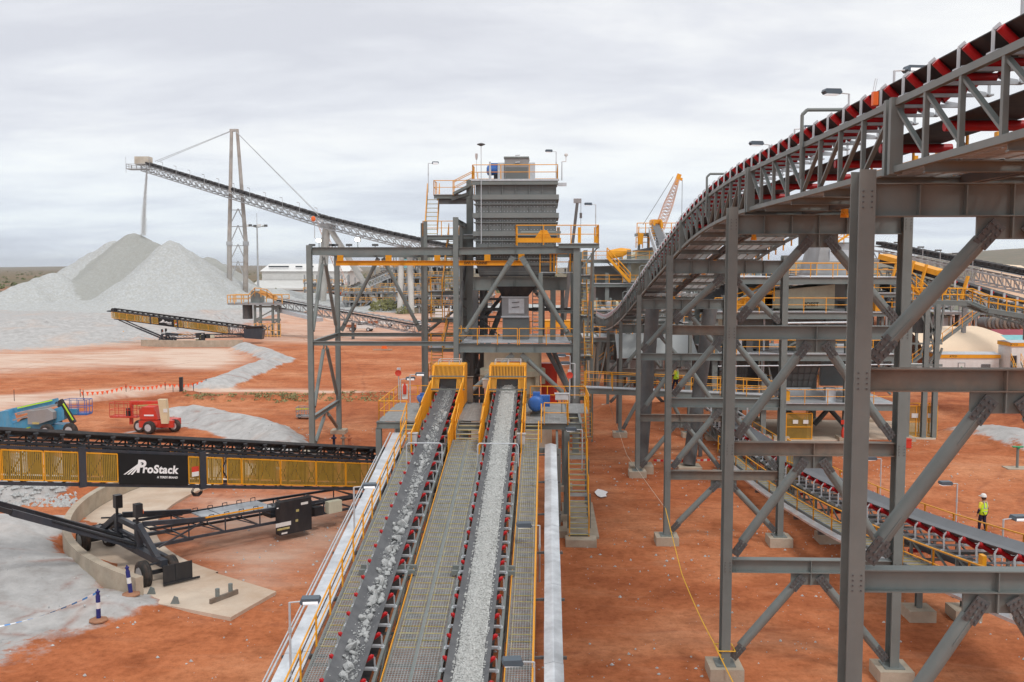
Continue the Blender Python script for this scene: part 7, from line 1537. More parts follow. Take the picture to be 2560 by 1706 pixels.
# ================================================================== PROCESS PLANT BLOCKS
def plant(name, label, x0, x1, ybase, ytop, v, depth, bays, decks, seed, cat='building', rails=True, fill=.45, frame=steel_far, colt=.35, yl=yellow_far, stuffm=None, nv=2):
    """open steel frame: columns, decks, rails and machinery boxes; x in survey pixels, decks given by pixel rows"""
    rg = random.Random(seed); a = pv(x0, 650, v).x; b_ = pv(x1, 650, v).x; zt_ = pv(0, ytop, v).z; t_ = thing(name, label, cat, (a, v, 0))
    zs = [pv(0, y, v).z for y in decks]
    for i in range(bays + 1):
        u = a + (b_ - a) * i / bays
        for j in range(nv): w = v + depth * j / max(1, nv - 1); column(t_, u, w, .0, max(2, zt_ - (rg.random() * .25 * zt_ if i % 2 else 0)), colt, frame)
    for k, z in enumerate(zs):
        aa = a + (b_ - a) * (rg.choice([0, 0, 1 / bays]) if k else 0); bb = b_ - (b_ - a) * (rg.choice([0, 0, 1 / bays]) if k else 0)
        mb = MB(); mb.box((aa - .5, v - .6, z - .12), (bb + .5, v + depth + .3, z)); mb.build('deck', galv_far, t_); mb = MB(); mb.ib((aa - .4, v - .45, z - .34), (bb + .4, v - .45, z - .34), .42, .3); mb.build('deck_beam', frame, t_)
        if rails: mb = MB(); mb.rail([(aa - .4, v - .5, z), (bb + .4, v - .5, z)], 1.1, max(.04, v * .00033), 1.8); mb.build('handrail', yl, t_)
    zz = [0] + zs
    for k, z in enumerate(zz):
        h = (zz[k + 1] if k + 1 < len(zz) else zt_) - z
        for i in range(bays):
            u0 = a + (b_ - a) * i / bays; u1 = a + (b_ - a) * (i + 1) / bays; r = rg.random()
            if r < fill and h > 1.2:
                m_ = stuffm or rg.choice([steel_far, galv_far, cream, liner, steel_dark]); w = (u1 - u0); q = rg.random(); c = ((u0 + u1) / 2, v + depth * .5)
                if q < .35: MB().box((u0 + w * .12, v + .8, z + .05), (u1 - w * .12, v + depth - .6, z + h * rg.uniform(.45, .8))).build('machine', m_, t_)
                elif q < .6: MB().lathe((c[0], c[1], z + .05), (0, 0, 1), [(w * .3, 0), (w * .36, h * .1), (w * .36, h * .6), (w * .2, h * .72)], 14).build('tank', m_, t_, True)
                elif q < .8: mb = MB(); mb.frus((c[0], c[1], z + .1), (w * .2, depth * .2), (c[0], c[1], z + h * .8), (w * .8, depth * .7)); mb.build('hopper', m_, t_)
                else: mb = MB(); mb.tube((u0, v + .6, z + h * .3), (u1, v + .6, z + h * .3), .22, 8); mb.tube((u0 + w * .3, v + .6, z + h * .3), (u0 + w * .3, v + .6, z + h * .9), .18, 8); mb.build('pipework', m_, t_)
            elif r < fill + .3: mb = MB(); s_ = rg.choice([0, 1]); mb.bar((u0, v, z + .1), (u1, v, z + h - .4), .16, .16) if s_ else mb.bar((u1, v, z + .1), (u0, v, z + h - .4), .16, .16); mb.build('brace', frame, t_)
    if len(zz) > 2 and bays > 2:
        k = rg.randrange(len(zz) - 1); u0 = a + (b_ - a) * rg.random() * .6; mb = MB(); z0, z1 = zz[k], zz[k + 1]; L = (z1 - z0) * 1.3
        for dv in (-1.2, -.5): mb.bar((u0, v + dv, z0), (u0 + L, v + dv, z1), .06, .2)
        mb.bar((u0, v - .85, z0), (u0 + L, v - .85, z1), .7, .04); st_o = mb.build('stair', frame, t_); mb = MB(); mb.rail([(u0, v - 1.2, z0), (u0 + L, v - 1.2, z1)], 1.0, .035, 1.4); mb.build('handrail', yl, t_)
    return t_
# left background between the tower legs
plant('process_plant', 'grey open framed plant with pipes seen through the left tower bay, lower level', 790, 905, 716, 660, 300, 14, 9, [693, 672], 1, fill=.8, colt=.5)
plant('process_plant', 'taller grey plant block with a cyan panel behind the left tower bay', 862, 965, 700, 600, 325, 18, 7, [684, 660, 637, 616], 2, fill=.75, colt=.55)
plant('process_plant', 'far weathered plant block behind the splayed pale legs', 905, 1055, 690, 585, 345, 16, 9, [672, 650, 632, 610], 3, fill=.75, colt=.5)
plant('process_plant', 'dark low plant block with hoppers seen between tower columns', 930, 1130, 722, 655, 280, 12, 12, [700, 680], 4, fill=.85, colt=.45)
plant('process_plant', 'faint plant block with yellow rails left of the splayed legs', 700, 800, 690, 632, 380, 14, 7, [668, 650], 5, fill=.7, colt=.5)
cy = thing('cladding_panel', 'bright cyan vertical cladding strip on the plant behind the tower', 'panel', pz(930, 700)); p = pv(931, 692, 322); q = pv(931, 692, 322); zz1 = pv(0, 692, 322).z; zz2 = pv(0, 722, 300).z
p = pv(935, 680, 298); MB().box((p.x - 1.3, 298, pv(0, 722, 298).z + 1.5), (p.x + 1.1, 299, pv(0, 690, 298).z)).build('strip', teal, cy)
MB().box((p.x - 1.3, 298, 13.2), (p.x + 1.5, 299, 16)).build('strip', teal, cy)
ic = thing('conveyor', 'distant inclined conveyor with yellow rails climbing right behind the left tower bay', 'conveyor', pz(840, 700)); a = pv(800, 668, 310); b_ = pv(898, 625, 318); mb = MB(); lattice_span(a - Vector((0, 0, 1.5)), b_ - Vector((0, 0, 1.5)), 1.8, 2.5, 14, .3, .18, mb); mb.build('truss', galv_far, ic)
for i in range(14): c = a.lerp(b_, (i + .2) / 14); e = a.lerp(b_, (i + .75) / 14); MB().bar(c + Vector((0, 0, 1)), e + Vector((0, 0, 1)), 2, .5).build('belt_cover', steel_rust, ic)
# behind the centre (x 1340..1530): screening building with sloping cream screens
sb = plant('screening_building', 'grey screening building with cream screens left of the curved conveyor', 1345, 1545, 760, 575, 135, 14, 4, [651, 596], 6, fill=0, colt=.55, frame=steel, yl=yellow)
v_ = 137; mb = MB(); mb.prism([(pv(1440, 0, v_).x, pv(0, 640, v_).z), (pv(1528, 0, v_).x, pv(0, 640, v_).z), (pv(1528, 0, v_).x, pv(0, 567, v_).z), (pv(1470, 0, v_).x, pv(0, 573, v_).z), (pv(1425, 0, v_).x, pv(0, 605, v_).z)], 1, v_, v_ + 8); mb.build('screen_body', cream, sb)
mb = MB(); mb.prism([(pv(1462, 0, v_).x, pv(0, 574, v_).z), (pv(1530, 0, v_).x, pv(0, 562, v_).z), (pv(1530, 0, v_).x, pv(0, 567, v_).z), (pv(1464, 0, v_).x, pv(0, 580, v_).z)], 1, v_ - 1, v_ + 7); mb.build('screen_cover', steel_dark, sb)
mb = MB(); mb.box((pv(1365, 0, v_).x, v_, pv(0, 650, v_).z), (pv(1425, 0, v_).x, v_ + 8, pv(0, 612, v_).z)); mb.build('bin_panel', liner, sb)
MB().box((pv(1370, 0, v_).x, v_ + 1, 2), (pv(1540, 0, v_).x, v_ + 9, pv(0, 656, v_).z)).build('bin_lower', liner, sb)
mb = MB(); mb.lathe((pv(1412, 0, v_).x, v_, pv(0, 583, v_).z), (1, 0, .2), [(.4, -1.0), (.65, -.6), (.65, 1.0), (.2, 2.3)], 12); mb.build('drive_guard', yellow, sb, True)
mb = MB(); a = pv(1395, 590, 134); b_ = pv(1448, 648, 134); mb.bar(a, b_, .3, .4); mb.rail([a, b_], 1.2, .08, 2); mb.build('stair', yellow, sb)
hb = thing('head_house', 'yellow conveyor head with belt and guards on top of the screening building', 'conveyor head', pv(1507, 545, 140)); v_ = 140
a = pv(1506, 518, 140); mb = MB()
for x0_, x1_ in ((1494, 1500), (1512, 1519)): mb.prism([(pv(x0_, 0, v_).x, pv(0, 548, v_).z), (pv(x1_, 0, v_).x, pv(0, 555, v_).z), (pv(x1_ + (0 if x0_ < 1500 else -3), 0, v_).x, pv(0, 507, v_).z), (pv(x0_ + (3 if x0_ < 1500 else 0), 0, v_).x, pv(0, 507, v_).z)], 1, v_ - 2, v_ + 1)
mb.build('side_guard', yellow, hb); mb = MB(); mb.box((pv(1495, 0, v_).x, v_, pv(0, 516, v_).z), (pv(1517, 0, v_).x, v_ + 3, pv(0, 504, v_).z)); mb.build('hood', yellow, hb)
c = pv(1506, 516, v_); e = pv(1530, 575, 112); MB().bar(c, e, 1.0, .1).build('belt', rubber, hb); mb = MB(); lattice_span(c - Vector((0, 0, 1.4)), e - Vector((0, 0, 1.4)), 1.0, 1.8, 9, .14, .1, mb); mb.build('truss', galv, hb)
mb = MB(); zq = pv(0, 535, v_).z; mb.box((pv(1462, 0, v_).x, v_, zq - .4), (pv(1560, 0, v_).x, v_ + 4, zq)); mb.build('deck', steel, hb); mb = MB(); mb.rail([(pv(1462, 0, v_).x, v_, zq), (pv(1560, 0, v_).x, v_, zq)], 1.4, .06, 1.3); mb.rail([(pv(1460, 0, v_).x, v_, pv(0, 568, v_).z), (pv(1490, 0, v_).x, v_, pv(0, 568, v_).z)], 1.4, .06, 1.2); mb.build('handrail', yellow, hb)
for x in (1468, 1490, 1510, 1550): column(hb, pv(x, 0, v_).x, v_ + 1, 10, zq - .4, .35, steel)
mb = MB(); mb.bar(pv(1472, 562, v_ - 1), pv(1474, 536, v_ - 1), .6, .2, (0, 1, 0)); mb.rail([pv(1466, 563, v_ - 1), pv(1468, 537, v_ - 1)], 1.0, .06, 1); mb.build('stair', yellow, hb)
# cranes
cr1 = thing('lattice_crane', 'red and white lattice crane boom with orange tip behind the curved conveyor', 'crane', pz(1515, 700)); a = pv(1514, 530, 230); b_ = pv(1558, 410, 230)
crm = mat('crane_paint', (.62, .42, .34), .6, 0, .3, .15, (.7, .66, .6), .8); mb = MB(); d = (b_ - a).normalized(); s_ = Vector((d.z, 0, -d.x)); n = 16
for i in range(n):
    f0 = i / n; f1 = (i + 1) / n; w0_ = 1.0 * min(1, .35 + (1 - f0) * 1.3); w1_ = 1.0 * min(1, .35 + (1 - f1) * 1.3); p = a.lerp(b_, f0); q = a.lerp(b_, f1)
    for y in (-1, 1):
        for k in (-1, 1): mb.bar(p + s_ * w0_ * k + Vector((0, y * w0_, 0)), q + s_ * w1_ * k + Vector((0, y * w1_, 0)), .17, .17)
        mb.bar(p + s_ * w0_ + Vector((0, y * w0_, 0)), q - s_ * w1_ + Vector((0, y * w1_, 0)), .12, .12); mb.bar(p - s_ * w0_ + Vector((0, y * w0_, 0)), q + s_ * w1_ + Vector((0, y * w1_, 0)), .12, .12)
mb.build('boom', crm, cr1); mb = MB(); mb.bar(b_ - d * 1.6, b_ + d * 1.0, .9, 1.0); mb.bar(b_, b_ + Vector((1.0, 0, -.3)), .6, .6); mb.build('boom_tip', yellow, cr1)
mb = MB(); h = b_ + Vector((1.0, 0, 0)); mb.tube(h, h - Vector((0, 0, 9)), .06, 5); mb.cb(h - Vector((0, 0, 9.3)), (.5, .4, 1.2)); mb.tube(b_ - s_ * 1.2, a - s_ * 4, .06, 5); mb.build('hoist_cable', steel_dark, cr1)
MB().box((a.x - 4, 227, 0), (a.x + 4, 233, 3.5)).box((a.x - .5, 229, 3.5), (a.x + .5, 231, a.z)).build('crane_body', steel_dark, cr1)
cr2 = thing('mobile_crane', 'dark telescopic crane boom rising behind the yellow railed upper deck', 'crane', pz(1305, 720)); a = pv(1296, 735, 200); b_ = pv(1327, 462, 200); mb = MB(); mb.bar(a, a.lerp(b_, .5), .9, 1.0); mb.bar(a.lerp(b_, .5), b_, .6, .7); mb.build('boom', steel_dark, cr2); mb = MB(); mb.cb(b_, (1.6, .8, .9)); mb.build('boom_tip', steel_far, cr2); mb = MB(); h = b_ + Vector((.7, 0, 0)); mb.tube(h, h - Vector((0, 0, 12)), .05, 5); mb.cb(h - Vector((0, 0, 3)), (.5, .3, 1.1)); mb.build('hook_line', steel_dark, cr2); MB().box((a.x - 4, 198, 0), (a.x + 5, 202, 2.5)).build('crane_body', yellow, cr2)
cr3 = thing('lattice_crane', 'orange lattice crane seen low through the left tower bay', 'crane', pz(795, 700)); a = pv(795, 665, 400); b_ = pv(733, 505, 400); mb = MB(); d = (b_ - a).normalized(); s_ = Vector((d.z, 0, -d.x))
for i in range(22):
    p = a.lerp(b_, i / 22); q = a.lerp(b_, (i + 1) / 22)
    for k in (-1, 1): mb.bar(p + s_ * 1.2 * k, q + s_ * 1.2 * k, .28, .28); mb.bar(p + s_ * 1.2 * k, q - s_ * 1.2 * k, .2, .2)
mb.build('boom', crm, cr3); MB().box((a.x - 4, 398, 0), (a.x + 3, 402, 3)).box((a.x - .6, 399, 3), (a.x + .6, 401, a.z)).build('crane_body', orange, cr3)
# ================================================================== SECONDARY CRUSHING BUILDING (right, v about 75)
V = 75.0; sB = thing('crushing_building', 'large grey screening and crushing building with yellow railed decks behind the trestles', 'building', pv(1640, 1018, V)); P = lambda x, y, v=V: pv(x, y, v)
for x, ytop in ((1639, 700), (1752, 860), (1792, 590), (1941, 640), (2080, 700)):
    for dv in (0, 9): p = P(x, 1018, V); column(sB, p.x, V + dv, .2, P(x, ytop).z, .40, steel); MB().box((p.x - .6, V + dv - .6, 0), (p.x + .6, V + dv + .6, .35)).build('footing', concrete, sB)
zd = [P(0, y).z for y in (925, 812, 716, 636)]
ranges = [(1640, 2062), (1640, 2056), (1640, 1945), (1655, 2060)]
for z, (x0_, x1_) in zip(zd, ranges):
    a = P(x0_, 0).x; b_ = P(x1_, 0).x; mb = MB(); mb.box((a, V - .5, z - .05), (b_, V + 9.4, z)); mb.build('deck', galv, sB); mb = MB(); mb.ib((a, V - .35, z - .32), (b_, V - .35, z - .32), .5, .22); mb.build('deck_beam', steel, sB); mb = MB(); mb.ib((a, V + 9.2, z - .3), (b_, V + 9.2, z - .3), .4, .22); mb.build('deck_beam', steel, sB)
    mb = MB(); mb.rail([(a, V - .45, z), (b_, V - .45, z)], 1.05, .032, 1.7); mb.build('handrail', yellow, sB); mb = MB(); mb.rail([(a + 1, V + 9.3, z), (b_, V + 9.3, z)], 1.05, .03, 1.7); mb.build('handrail', yellow, sB)
def scr(x0_, x1_, y0_, y1_, dv0, dv1, m_, nm, sl=0):
    mb = MB(); a = P(x0_, 0).x; b_ = P(x1_, 0).x; zl = P(0, y1_).z; zh = P(0, y0_).z; mb.prism([(a, zl), (b_, zl), (b_, zh), (a, zh - sl)], 1, V + dv0, V + dv1); return mb.build(nm, m_, sB)
scr(1790, 1935, 655, 712, 2, 7, cream, 'screen_body', .5); scr(1795, 1930, 640, 652, 1.8, 7, rubber_blk, 'screen_cover', -.3); scr(1660, 1775, 725, 760, 2, 7, cream, 'screen_body'); scr(1845, 1932, 770, 812, 1.2, 6, cream, 'screen_lower')
text_mesh('JOEST', .42, 'lettering', text_k, sB, (P(1866, 700, V + 1.9).x, V + 1.97, P(0, 700, V + 2).z), (math.pi / 2, 0, 0), .004, .01)
scr(1690, 1760, 735, 815, 3, 7, steel_dark, 'transfer_chute'); scr(1815, 1900, 722, 770, 2, 6, liner, 'transfer_chute')
for x0_, x1_ in ((1688, 1735), (1800, 1905)):
    a = P(x0_, 0).x; b_ = P(x1_, 0).x; z0 = P(0, 898).z; z1 = P(0, 832).z; mb = MB(); mb.frus(((a + b_) / 2, V + 3.5, z0), ((b_ - a) * .72, 2.6), ((a + b_) / 2, V + 3.5, z1), (b_ - a, 3.8)); mb.build('bin', liner, sB)
    mb = MB()
    for i in range(5): z = z0 + (z1 - z0) * i / 4; w = (b_ - a) * (.72 + .28 * i / 4); d = 2.6 + 1.2 * i / 4; mb.box(((a + b_) / 2 - w / 2 - .06, V + 3.5 - d / 2 - .1, z - .03), ((a + b_) / 2 + w / 2 + .06, V + 3.5 - d / 2, z + .03))
    for i in range(7): u = a + (b_ - a) * (.16 + .68 * i / 6); mb.bar((u, V + 3.5 - 1.42, z0), (a + (b_ - a) * (.03 + .94 * i / 6), V + 3.5 - 2.0, z1), .05, .05, (0, 1, 0))
    mb.build('bin_ribs', steel_dark, sB)
for p, q in (((1800, 938), (1852, 1000)), ((1905, 938), (1870, 1000)), ((1862, 938), (1862, 1000)), ((1905, 938), (1938, 1010)), ((1745, 938), (1700, 1010))):
    a = P(*p, V + 5); b_ = P(*q, V + 5); b_.z = max(.4, b_.z - .6); MB().tube(a, b_, .2, 10).build('leg_brace', steel_dark, sB, True)
for (x0_, y0_, x1_, y1_) in ((1792, 808, 1941, 722), (1792, 720, 1941, 806), (1941, 920, 2062, 816), (1941, 812, 2062, 920), (1655, 710, 1790, 640), (1941, 1010, 1985, 930), (1980, 930, 2055, 1010)): a = P(x0_, y0_); b_ = P(x1_, y1_); gbrace(sB, (a.x, V - .02, a.z), (b_.x, V - .02, b_.z), .09, steel, False)
mb = MB(); mb.tube(P(1792, 743, V - .6), P(1950, 741, V - .6), .08, 8); mb.tube(P(1650, 842, V - .6), P(2060, 838, V - .6), .05, 8); mb.build('pipe', galv, sB)
dm = thing('drive_guard', 'bright yellow drive guards and rails on the left of the crushing building', 'guard', P(1725, 690)); mb = MB(); z_ = zd[2]; a = P(1690, 0).x; b_ = P(1780, 0).x
mb.box((a + 1, V + 1, z_ + .1), (a + 1.5, V + 2, z_ + 1.8)); mb.bar((a, V + .6, z_ + .2), (b_, V + .6, z_ + 2.6), .1, .5); mb.box((b_ - 1, V + .8, z_ + .2), (b_, V + 2, z_ + 1.6)); mb.rail([(a, V + .3, z_), (b_, V + .3, z_ + .9)], 1.3, .05, .8); mb.build('guard_panel', yellow, dm)
# grey hopper tower behind (1875-1960, 540-630)
ht = thing('hopper_tower', 'grey tapered bin tower with door panels seen between the second trestle braces', 'tower', pz(1920, 720)); v_ = 120; Q = lambda x, y: pv(x, y, v_); a = Q(1875, 628); b_ = Q(1968, 628); mb = MB(); mb.frus(((a.x + b_.x) / 2, v_ + 4, a.z), (b_.x - a.x, 8), ((a.x + b_.x) / 2 + .3, v_ + 4, Q(0, 560).z), ((b_.x - a.x) * .82, 6.5)); mb.box((a.x - .2, v_ - .3, a.z - .3), (b_.x + .2, v_ + 8.3, a.z)); mb.build('bin_body', steel_far, ht)
mb = MB(); mb.box((Q(1905, 0).x, v_ + .3, Q(0, 605).z), (Q(1950, 0).x, v_ + .8, Q(0, 575).z)); mb.build('door_panel', galv, ht)
mb = MB(); mb.box((Q(1890, 0).x, v_ + 1, Q(0, 560).z), (Q(1990, 0).x, v_ + 7, Q(0, 557).z)); mb.build('top_deck', steel, ht); mb = MB()
for y in (557, 536, 522): mb.rail([(Q(1896, 0).x, v_ + 1, Q(0, y).z), (Q(1985, 0).x, v_ + 1, Q(0, y).z)], 1.2, .05, 1.2)
mb.build('handrail', yellow, ht)
for x in (1896, 1930, 1975): column(ht, Q(x, 0).x, v_ + 2, Q(0, 557).z, Q(0, 512).z, .25, steel)
for x in (1880, 1960): column(ht, Q(x, 0).x, v_ + 1, 0, a.z, .6, steel)
MB().box((Q(1880, 0).x, v_ + 2, 2), (Q(1960, 0).x, v_ + 7, a.z - .3)).build('lower_bin', liner, ht)
mb = MB(); mb.bar(Q(1925, 556), Q(1955, 536), .5, .2); mb.rail([Q(1925, 556), Q(1955, 536)], 1.1, .05, 1); mb.build('stair', yellow, ht)
# more background blocks to the right, partly hidden
plant('process_plant', 'middle distance plant seen through the trestles right of the crushing building', 2020, 2200, 720, 640, 200, 14, 9, [700, 676], 11, fill=.8, colt=.4)
plant('process_plant', 'low pale plant of small hoppers and frames under the long galvanised conveyor', 2150, 2360, 738, 680, 190, 12, 11, [716], 12, fill=.9, colt=.3, rails=False)
plant('process_plant', 'low plant and tanks along the horizon left of the second trestle', 1570, 1690, 690, 630, 260, 14, 9, [672, 655], 13, fill=.8, colt=.4)
plant('process_plant', 'faded plant with masts on the horizon between the second and nearest trestle', 1700, 1890, 700, 612, 250, 16, 11, [676, 650, 632], 14, fill=.75, colt=.45)
plant('pipe_rack', 'low pipe rack on the ground behind the tower stairs, right of the crusher', 1335, 1420, 760, 735, 150, 5, 6, [748], 15, fill=.7, colt=.3, frame=steel, yl=yellow)
plant('equipment_rack', 'jumble of grey and yellow service racks under the sagging conveyor', 1345, 1430, 745, 690, 125, 8, 5, [730, 712], 16, fill=.7, colt=.3, frame=steel, yl=yellow)
plant('pump_skid', 'low grey frames and pumps behind the big plain panel', 1425, 1640, 770, 700, 118, 10, 8, [745, 722], 17, fill=.6, colt=.3, frame=steel, yl=yellow)
# long galvanised conveyor far right
gc = thing('conveyor', 'long galvanised conveyor with black belt covers descending across the far right', 'conveyor', pz(2250, 720)); a = pv(2020, 566, 150); b_ = pv(2470, 655, 120)
mb = MB(); lattice_span(a - Vector((0, 0, 2.2)), b_ - Vector((0, 0, 2.2)), 1.5, 2.4, 26, .18, .10, mb); mb.build('truss', galv_far, gc); MB().bar(a, b_, 1.7, .12).build('belt', rubber_blk, gc); mb = MB(); d = (b_ - a); s_ = Vector((d.y, -d.x, 0)).normalized() * 1.9; mb.rail([a - s_ * -1 - Vector((0, 0, 1)), b_ + s_ - Vector((0, 0, 1))], 1.1, .05, 3); mb.build('handrail', galv_far, gc)
n = 30
for i in range(n): c = a.lerp(b_, (i + .14) / n); e = a.lerp(b_, (i + .84) / n); MB().bar(c + Vector((0, 0, .5)), e + Vector((0, 0, .5)), 1.6, .5).build('belt_cover', rubber_blk, gc)
for f in (.2, .5, .8): p = a.lerp(b_, f); column(gc, p.x, p.y, 0, p.z - 2.2, .5, steel_far)
for i, x in enumerate((2065, 2120, 2160, 2200, 2235)): p = pv(x, 575 + (x - 2020) * .2, 142 - i * 3); t_ = thing('floodlight', 'small far floodlight standing along the long galvanised conveyor', 'floodlight', p - Vector((0, 0, 1)), 'small far floodlights'); MB().tube(p - Vector((0, 0, 1)), p + Vector((0, 0, 1.6)), .05, 5).build('pole', galv_far, t_); MB().cb(p + Vector((-.3, 0, 1.65)), (.8, .4, .2)).build('lamp_head', steel_dark, t_)
# yellow railed conveyor and its walkway platform
yc = thing('conveyor', 'yellow guarded conveyor with walkway descending at the right edge, middle distance', 'conveyor', pz(2250, 800)); a = pv(2030, 600, 98); b_ = pv(2420, 712, 84); d = b_ - a; s_ = Vector((d.y, -d.x, 0)).normalized()
MB().bar(a, b_, 1.3, .34).build('belt', rubber_blk, yc); mb = MB(); lattice_span(a - Vector((0, 0, 1.9)), b_ - Vector((0, 0, 1.9)), 1.2, 1.8, 16, .14, .10, mb); mb.build('truss', steel, yc)
mb = MB(); c = a.lerp(b_, .38); mb.bar(a + Vector((0, 0, .45)), c + Vector((0, 0, .45)), 1.7, .5); mb.build('hood', yellow, yc)
for f in (.12, .22, .30, .45, .55): p = a.lerp(b_, f) + s_ * 1.0; MB().bar(p - Vector((.2, 0, 1.2)), p + Vector((.35, 0, .9)), .14, .5, (0, 1, 0)).build('guard_post', yellow, yc)
for i in range(9): p = a.lerp(b_, .42 + .07 * i); MB().bar(p + s_ * .8 + Vector((0, 0, -.4)), p + s_ * .8 + Vector((0, 0, .35)), .16, .16, (0, 1, 0)).build('idler_frame', galv, yc); MB().tube(p + s_ * .75 + Vector((.1, 0, .1)), p + s_ * .2 + Vector((.1, 0, -.1)), .12, 8).build('roller', red, yc)
w = s_ * 1.9 if s_.y < 0 else s_ * -1.9
pl_ = [pv(2090, 690, 88), pv(2225, 692, 86), pv(2262, 708, 85), pv(2470, 742, 82)]; pl_[0].z = pl_[1].z
mb = MB()
for p, q in zip(pl_, pl_[1:]): mb.bar(p, q, 1.6, .08); mb.bar(p - Vector((0, .8, .2)), q - Vector((0, .8, .2)), .15, .4); mb.bar(p - Vector((0, -.8, .2)), q - Vector((0, -.8, .2)), .15, .4)
mb.build('walkway', steel, yc); mb = MB(); mb.rail([p - Vector((0, .8, 0)) for p in pl_], 1.1, .045, 1.3); mb.rail([p + Vector((0, .8, 0)) for p in pl_], 1.1, .045, 1.3); mb.build('handrail', yellow, yc)
mb = MB(); q = pv(2090, 640, 88); mb.bar(pv(2090, 655, 88), pv(2130, 690, 88), .8, .25); mb.rail([pv(2092, 652, 87.4), pv(2132, 688, 87.4)], 1.1, .045, .8); mb.build('stair', yellow, yc)
ts = thing('trestle', 'slim braced steel trestle holding the yellow railed walkway beside the nearest trestle', 'trestle', pz(2160, 1003)); v_ = 76
for x in (2131, 2155): p = pv(x, 700, v_); column(ts, p.x, v_, .1, p.z, .36, steel); column(ts, p.x, v_ + 6, .1, p.z, .3, steel_dark)
for p, q in (((2131, 770), (2115, 815)), ((2131, 712), (2155, 800)), ((2155, 720), (2131, 800)), ((2115, 880), (2155, 800)), ((2131, 900), (2165, 800)), ((2108, 700), (2155, 815)), ((2170, 700), (2155, 800))): a = pv(*p, v_); b_ = pv(*q, v_); MB().bar(a, b_, .14, .14).build('brace', steel, ts)
mb = MB(); mb.bar(pv(2090, 840, v_), pv(2165, 840, v_), .16, .2); mb.bar(pv(2090, 790, v_), pv(2165, 790, v_), .12, .14); mb.build('beam', steel, ts); MB().cb(pv(2118, 742, v_ + 1), (1.2, 1, 1.6)).build('take_up_box', steel_dark, ts)
# yellow mesh cages
def cage(name, label, x0_, x1_, y0_, y1_, bars, m_=yellow, parts=True):
    b0 = pz(x0_, y1_, .1); v = b0.y; a = b0.x; b_ = pv(x1_, y1_, v).x; zt_ = pv(0, y0_, v).z; t_ = thing(name, label, 'cage', (a, v, 0)); f = MB()
    for w in (v, v + 1.6):
        for i in range(bars + 1): u = a + (b_ - a) * i / bars; f.bar((u, w, .05), (u, w, zt_), .07, .07, (0, 1, 0))
        for z in (.15, zt_ * .5, zt_): f.bar((a, w, z), (b_, w, z), .06, .06)
    for u in (a, b_):
        for z in (.15, zt_): f.bar((u, v, z), (u, v + 1.6, z), .06, .06)
    fr = f.build('cage_frame', m_, t_); MB().box((a + .03, v + .02, .15), (b_ - .03, v + .03, zt_)).build('cage_mesh', guard_y, fr); return t_, a, b_, v, zt_
t_, a, b_, v, z1 = cage('guard_cage', 'yellow mesh cage with white signs standing on the concrete under the crushing building', 1806, 1865, 950, 1010, 1)
for du in (.35, .75): MB().box((a + (b_ - a) * du - .2, v - .05, z1 * .62), (a + (b_ - a) * du + .2, v - .036, z1 * .62 + .3)).build('sign', white, t_)
MB().box((a + .3, v + .4, .1), (b_ - .3, v + 1.4, z1 * .7)).build('guarded_drive', steel_dark, t_)
t_, a, b_, v, z1 = cage('guard_cage', 'tall yellow mesh enclosure with small signs between the nearest columns', 2080, 2152, 932, 1004, 3)
for x in (2103, 2140): q = pv(x, 955, v - .1); MB().box((q.x - .25, v - .05, q.z - .2), (q.x + .25, v - .036, q.z + .15)).build('sign', white, t_)
fe = thing('fire_extinguisher', 'red fire extinguisher on the column under the crushing building', 'fire extinguisher', P(1937, 1000, V - .5)); p = pv(1937, 993, V - .5); MB().lathe(p - Vector((0, 0, .45)), (0, 0, 1), [(.12, 0), (.13, .04), (.13, .6), (.05, .75), (.05, .85)], 12).build('cylinder', redp, fe, True); MB().cb(p + Vector((0, .1, .75)), (.28, .02, .35)).build('sign', redp, fe)
o = flat('concrete_slab', [tuple(pz(x, y)[:2]) for x, y in ((1650, 1022), (2060, 1010), (2150, 1012), (2150, 972), (1700, 965))], .1, pad_m, .3)
bx = thing('red_box', 'small red box on the ground beside the nearest tall column', 'box', pz(2082, 1030)); p = pz(2082, 1030); MB().cb((p.x, p.y, .35), (.6, .5, .6)).build('box_body', redp, bx); MB().cb((p.x, p.y, .68), (.66, .56, .06)).build('lid', redp, bx)
# ================================================================== CAMP BUILDINGS RIGHT
dt = thing('dome_tent', 'long cream fabric dome shelter at the right', 'tent', pz(2210, 830)); v_ = 130; x0 = pv(2060, 800, v_ + 10).x; x1 = pv(2330, 800, v_ + 8).x; zt_ = pv(0, 752, v_ + 10).z + .1
mb = MB(); n = 16; L_ = x1 - x0; pr = []
vs5 = []; nn = 14
for i in range(nn + 1):
    f = i / nn; sc_ = 1 if f < .70 else (max(0.0, 1 - ((f - .70) / .30) ** 2.2)) ** .62
    for k in range(n + 1): th = math.pi * k / n; r = 10.5; vs5.append((x0 + L_ * f, v_ + 10 - r * math.cos(th) * (.35 + .65 * sc_), .1 + (zt_) * (math.sin(th) ** .8) * max(.02, sc_) * (1 - .04 * math.sin(f * 18) ** 2)))
mb.add(vs5, [(i * (n + 1) + k, i * (n + 1) + k + 1, (i + 1) * (n + 1) + k + 1, (i + 1) * (n + 1) + k) for i in range(nn) for k in range(n)]); mb.build('canopy', tent, dt, True)
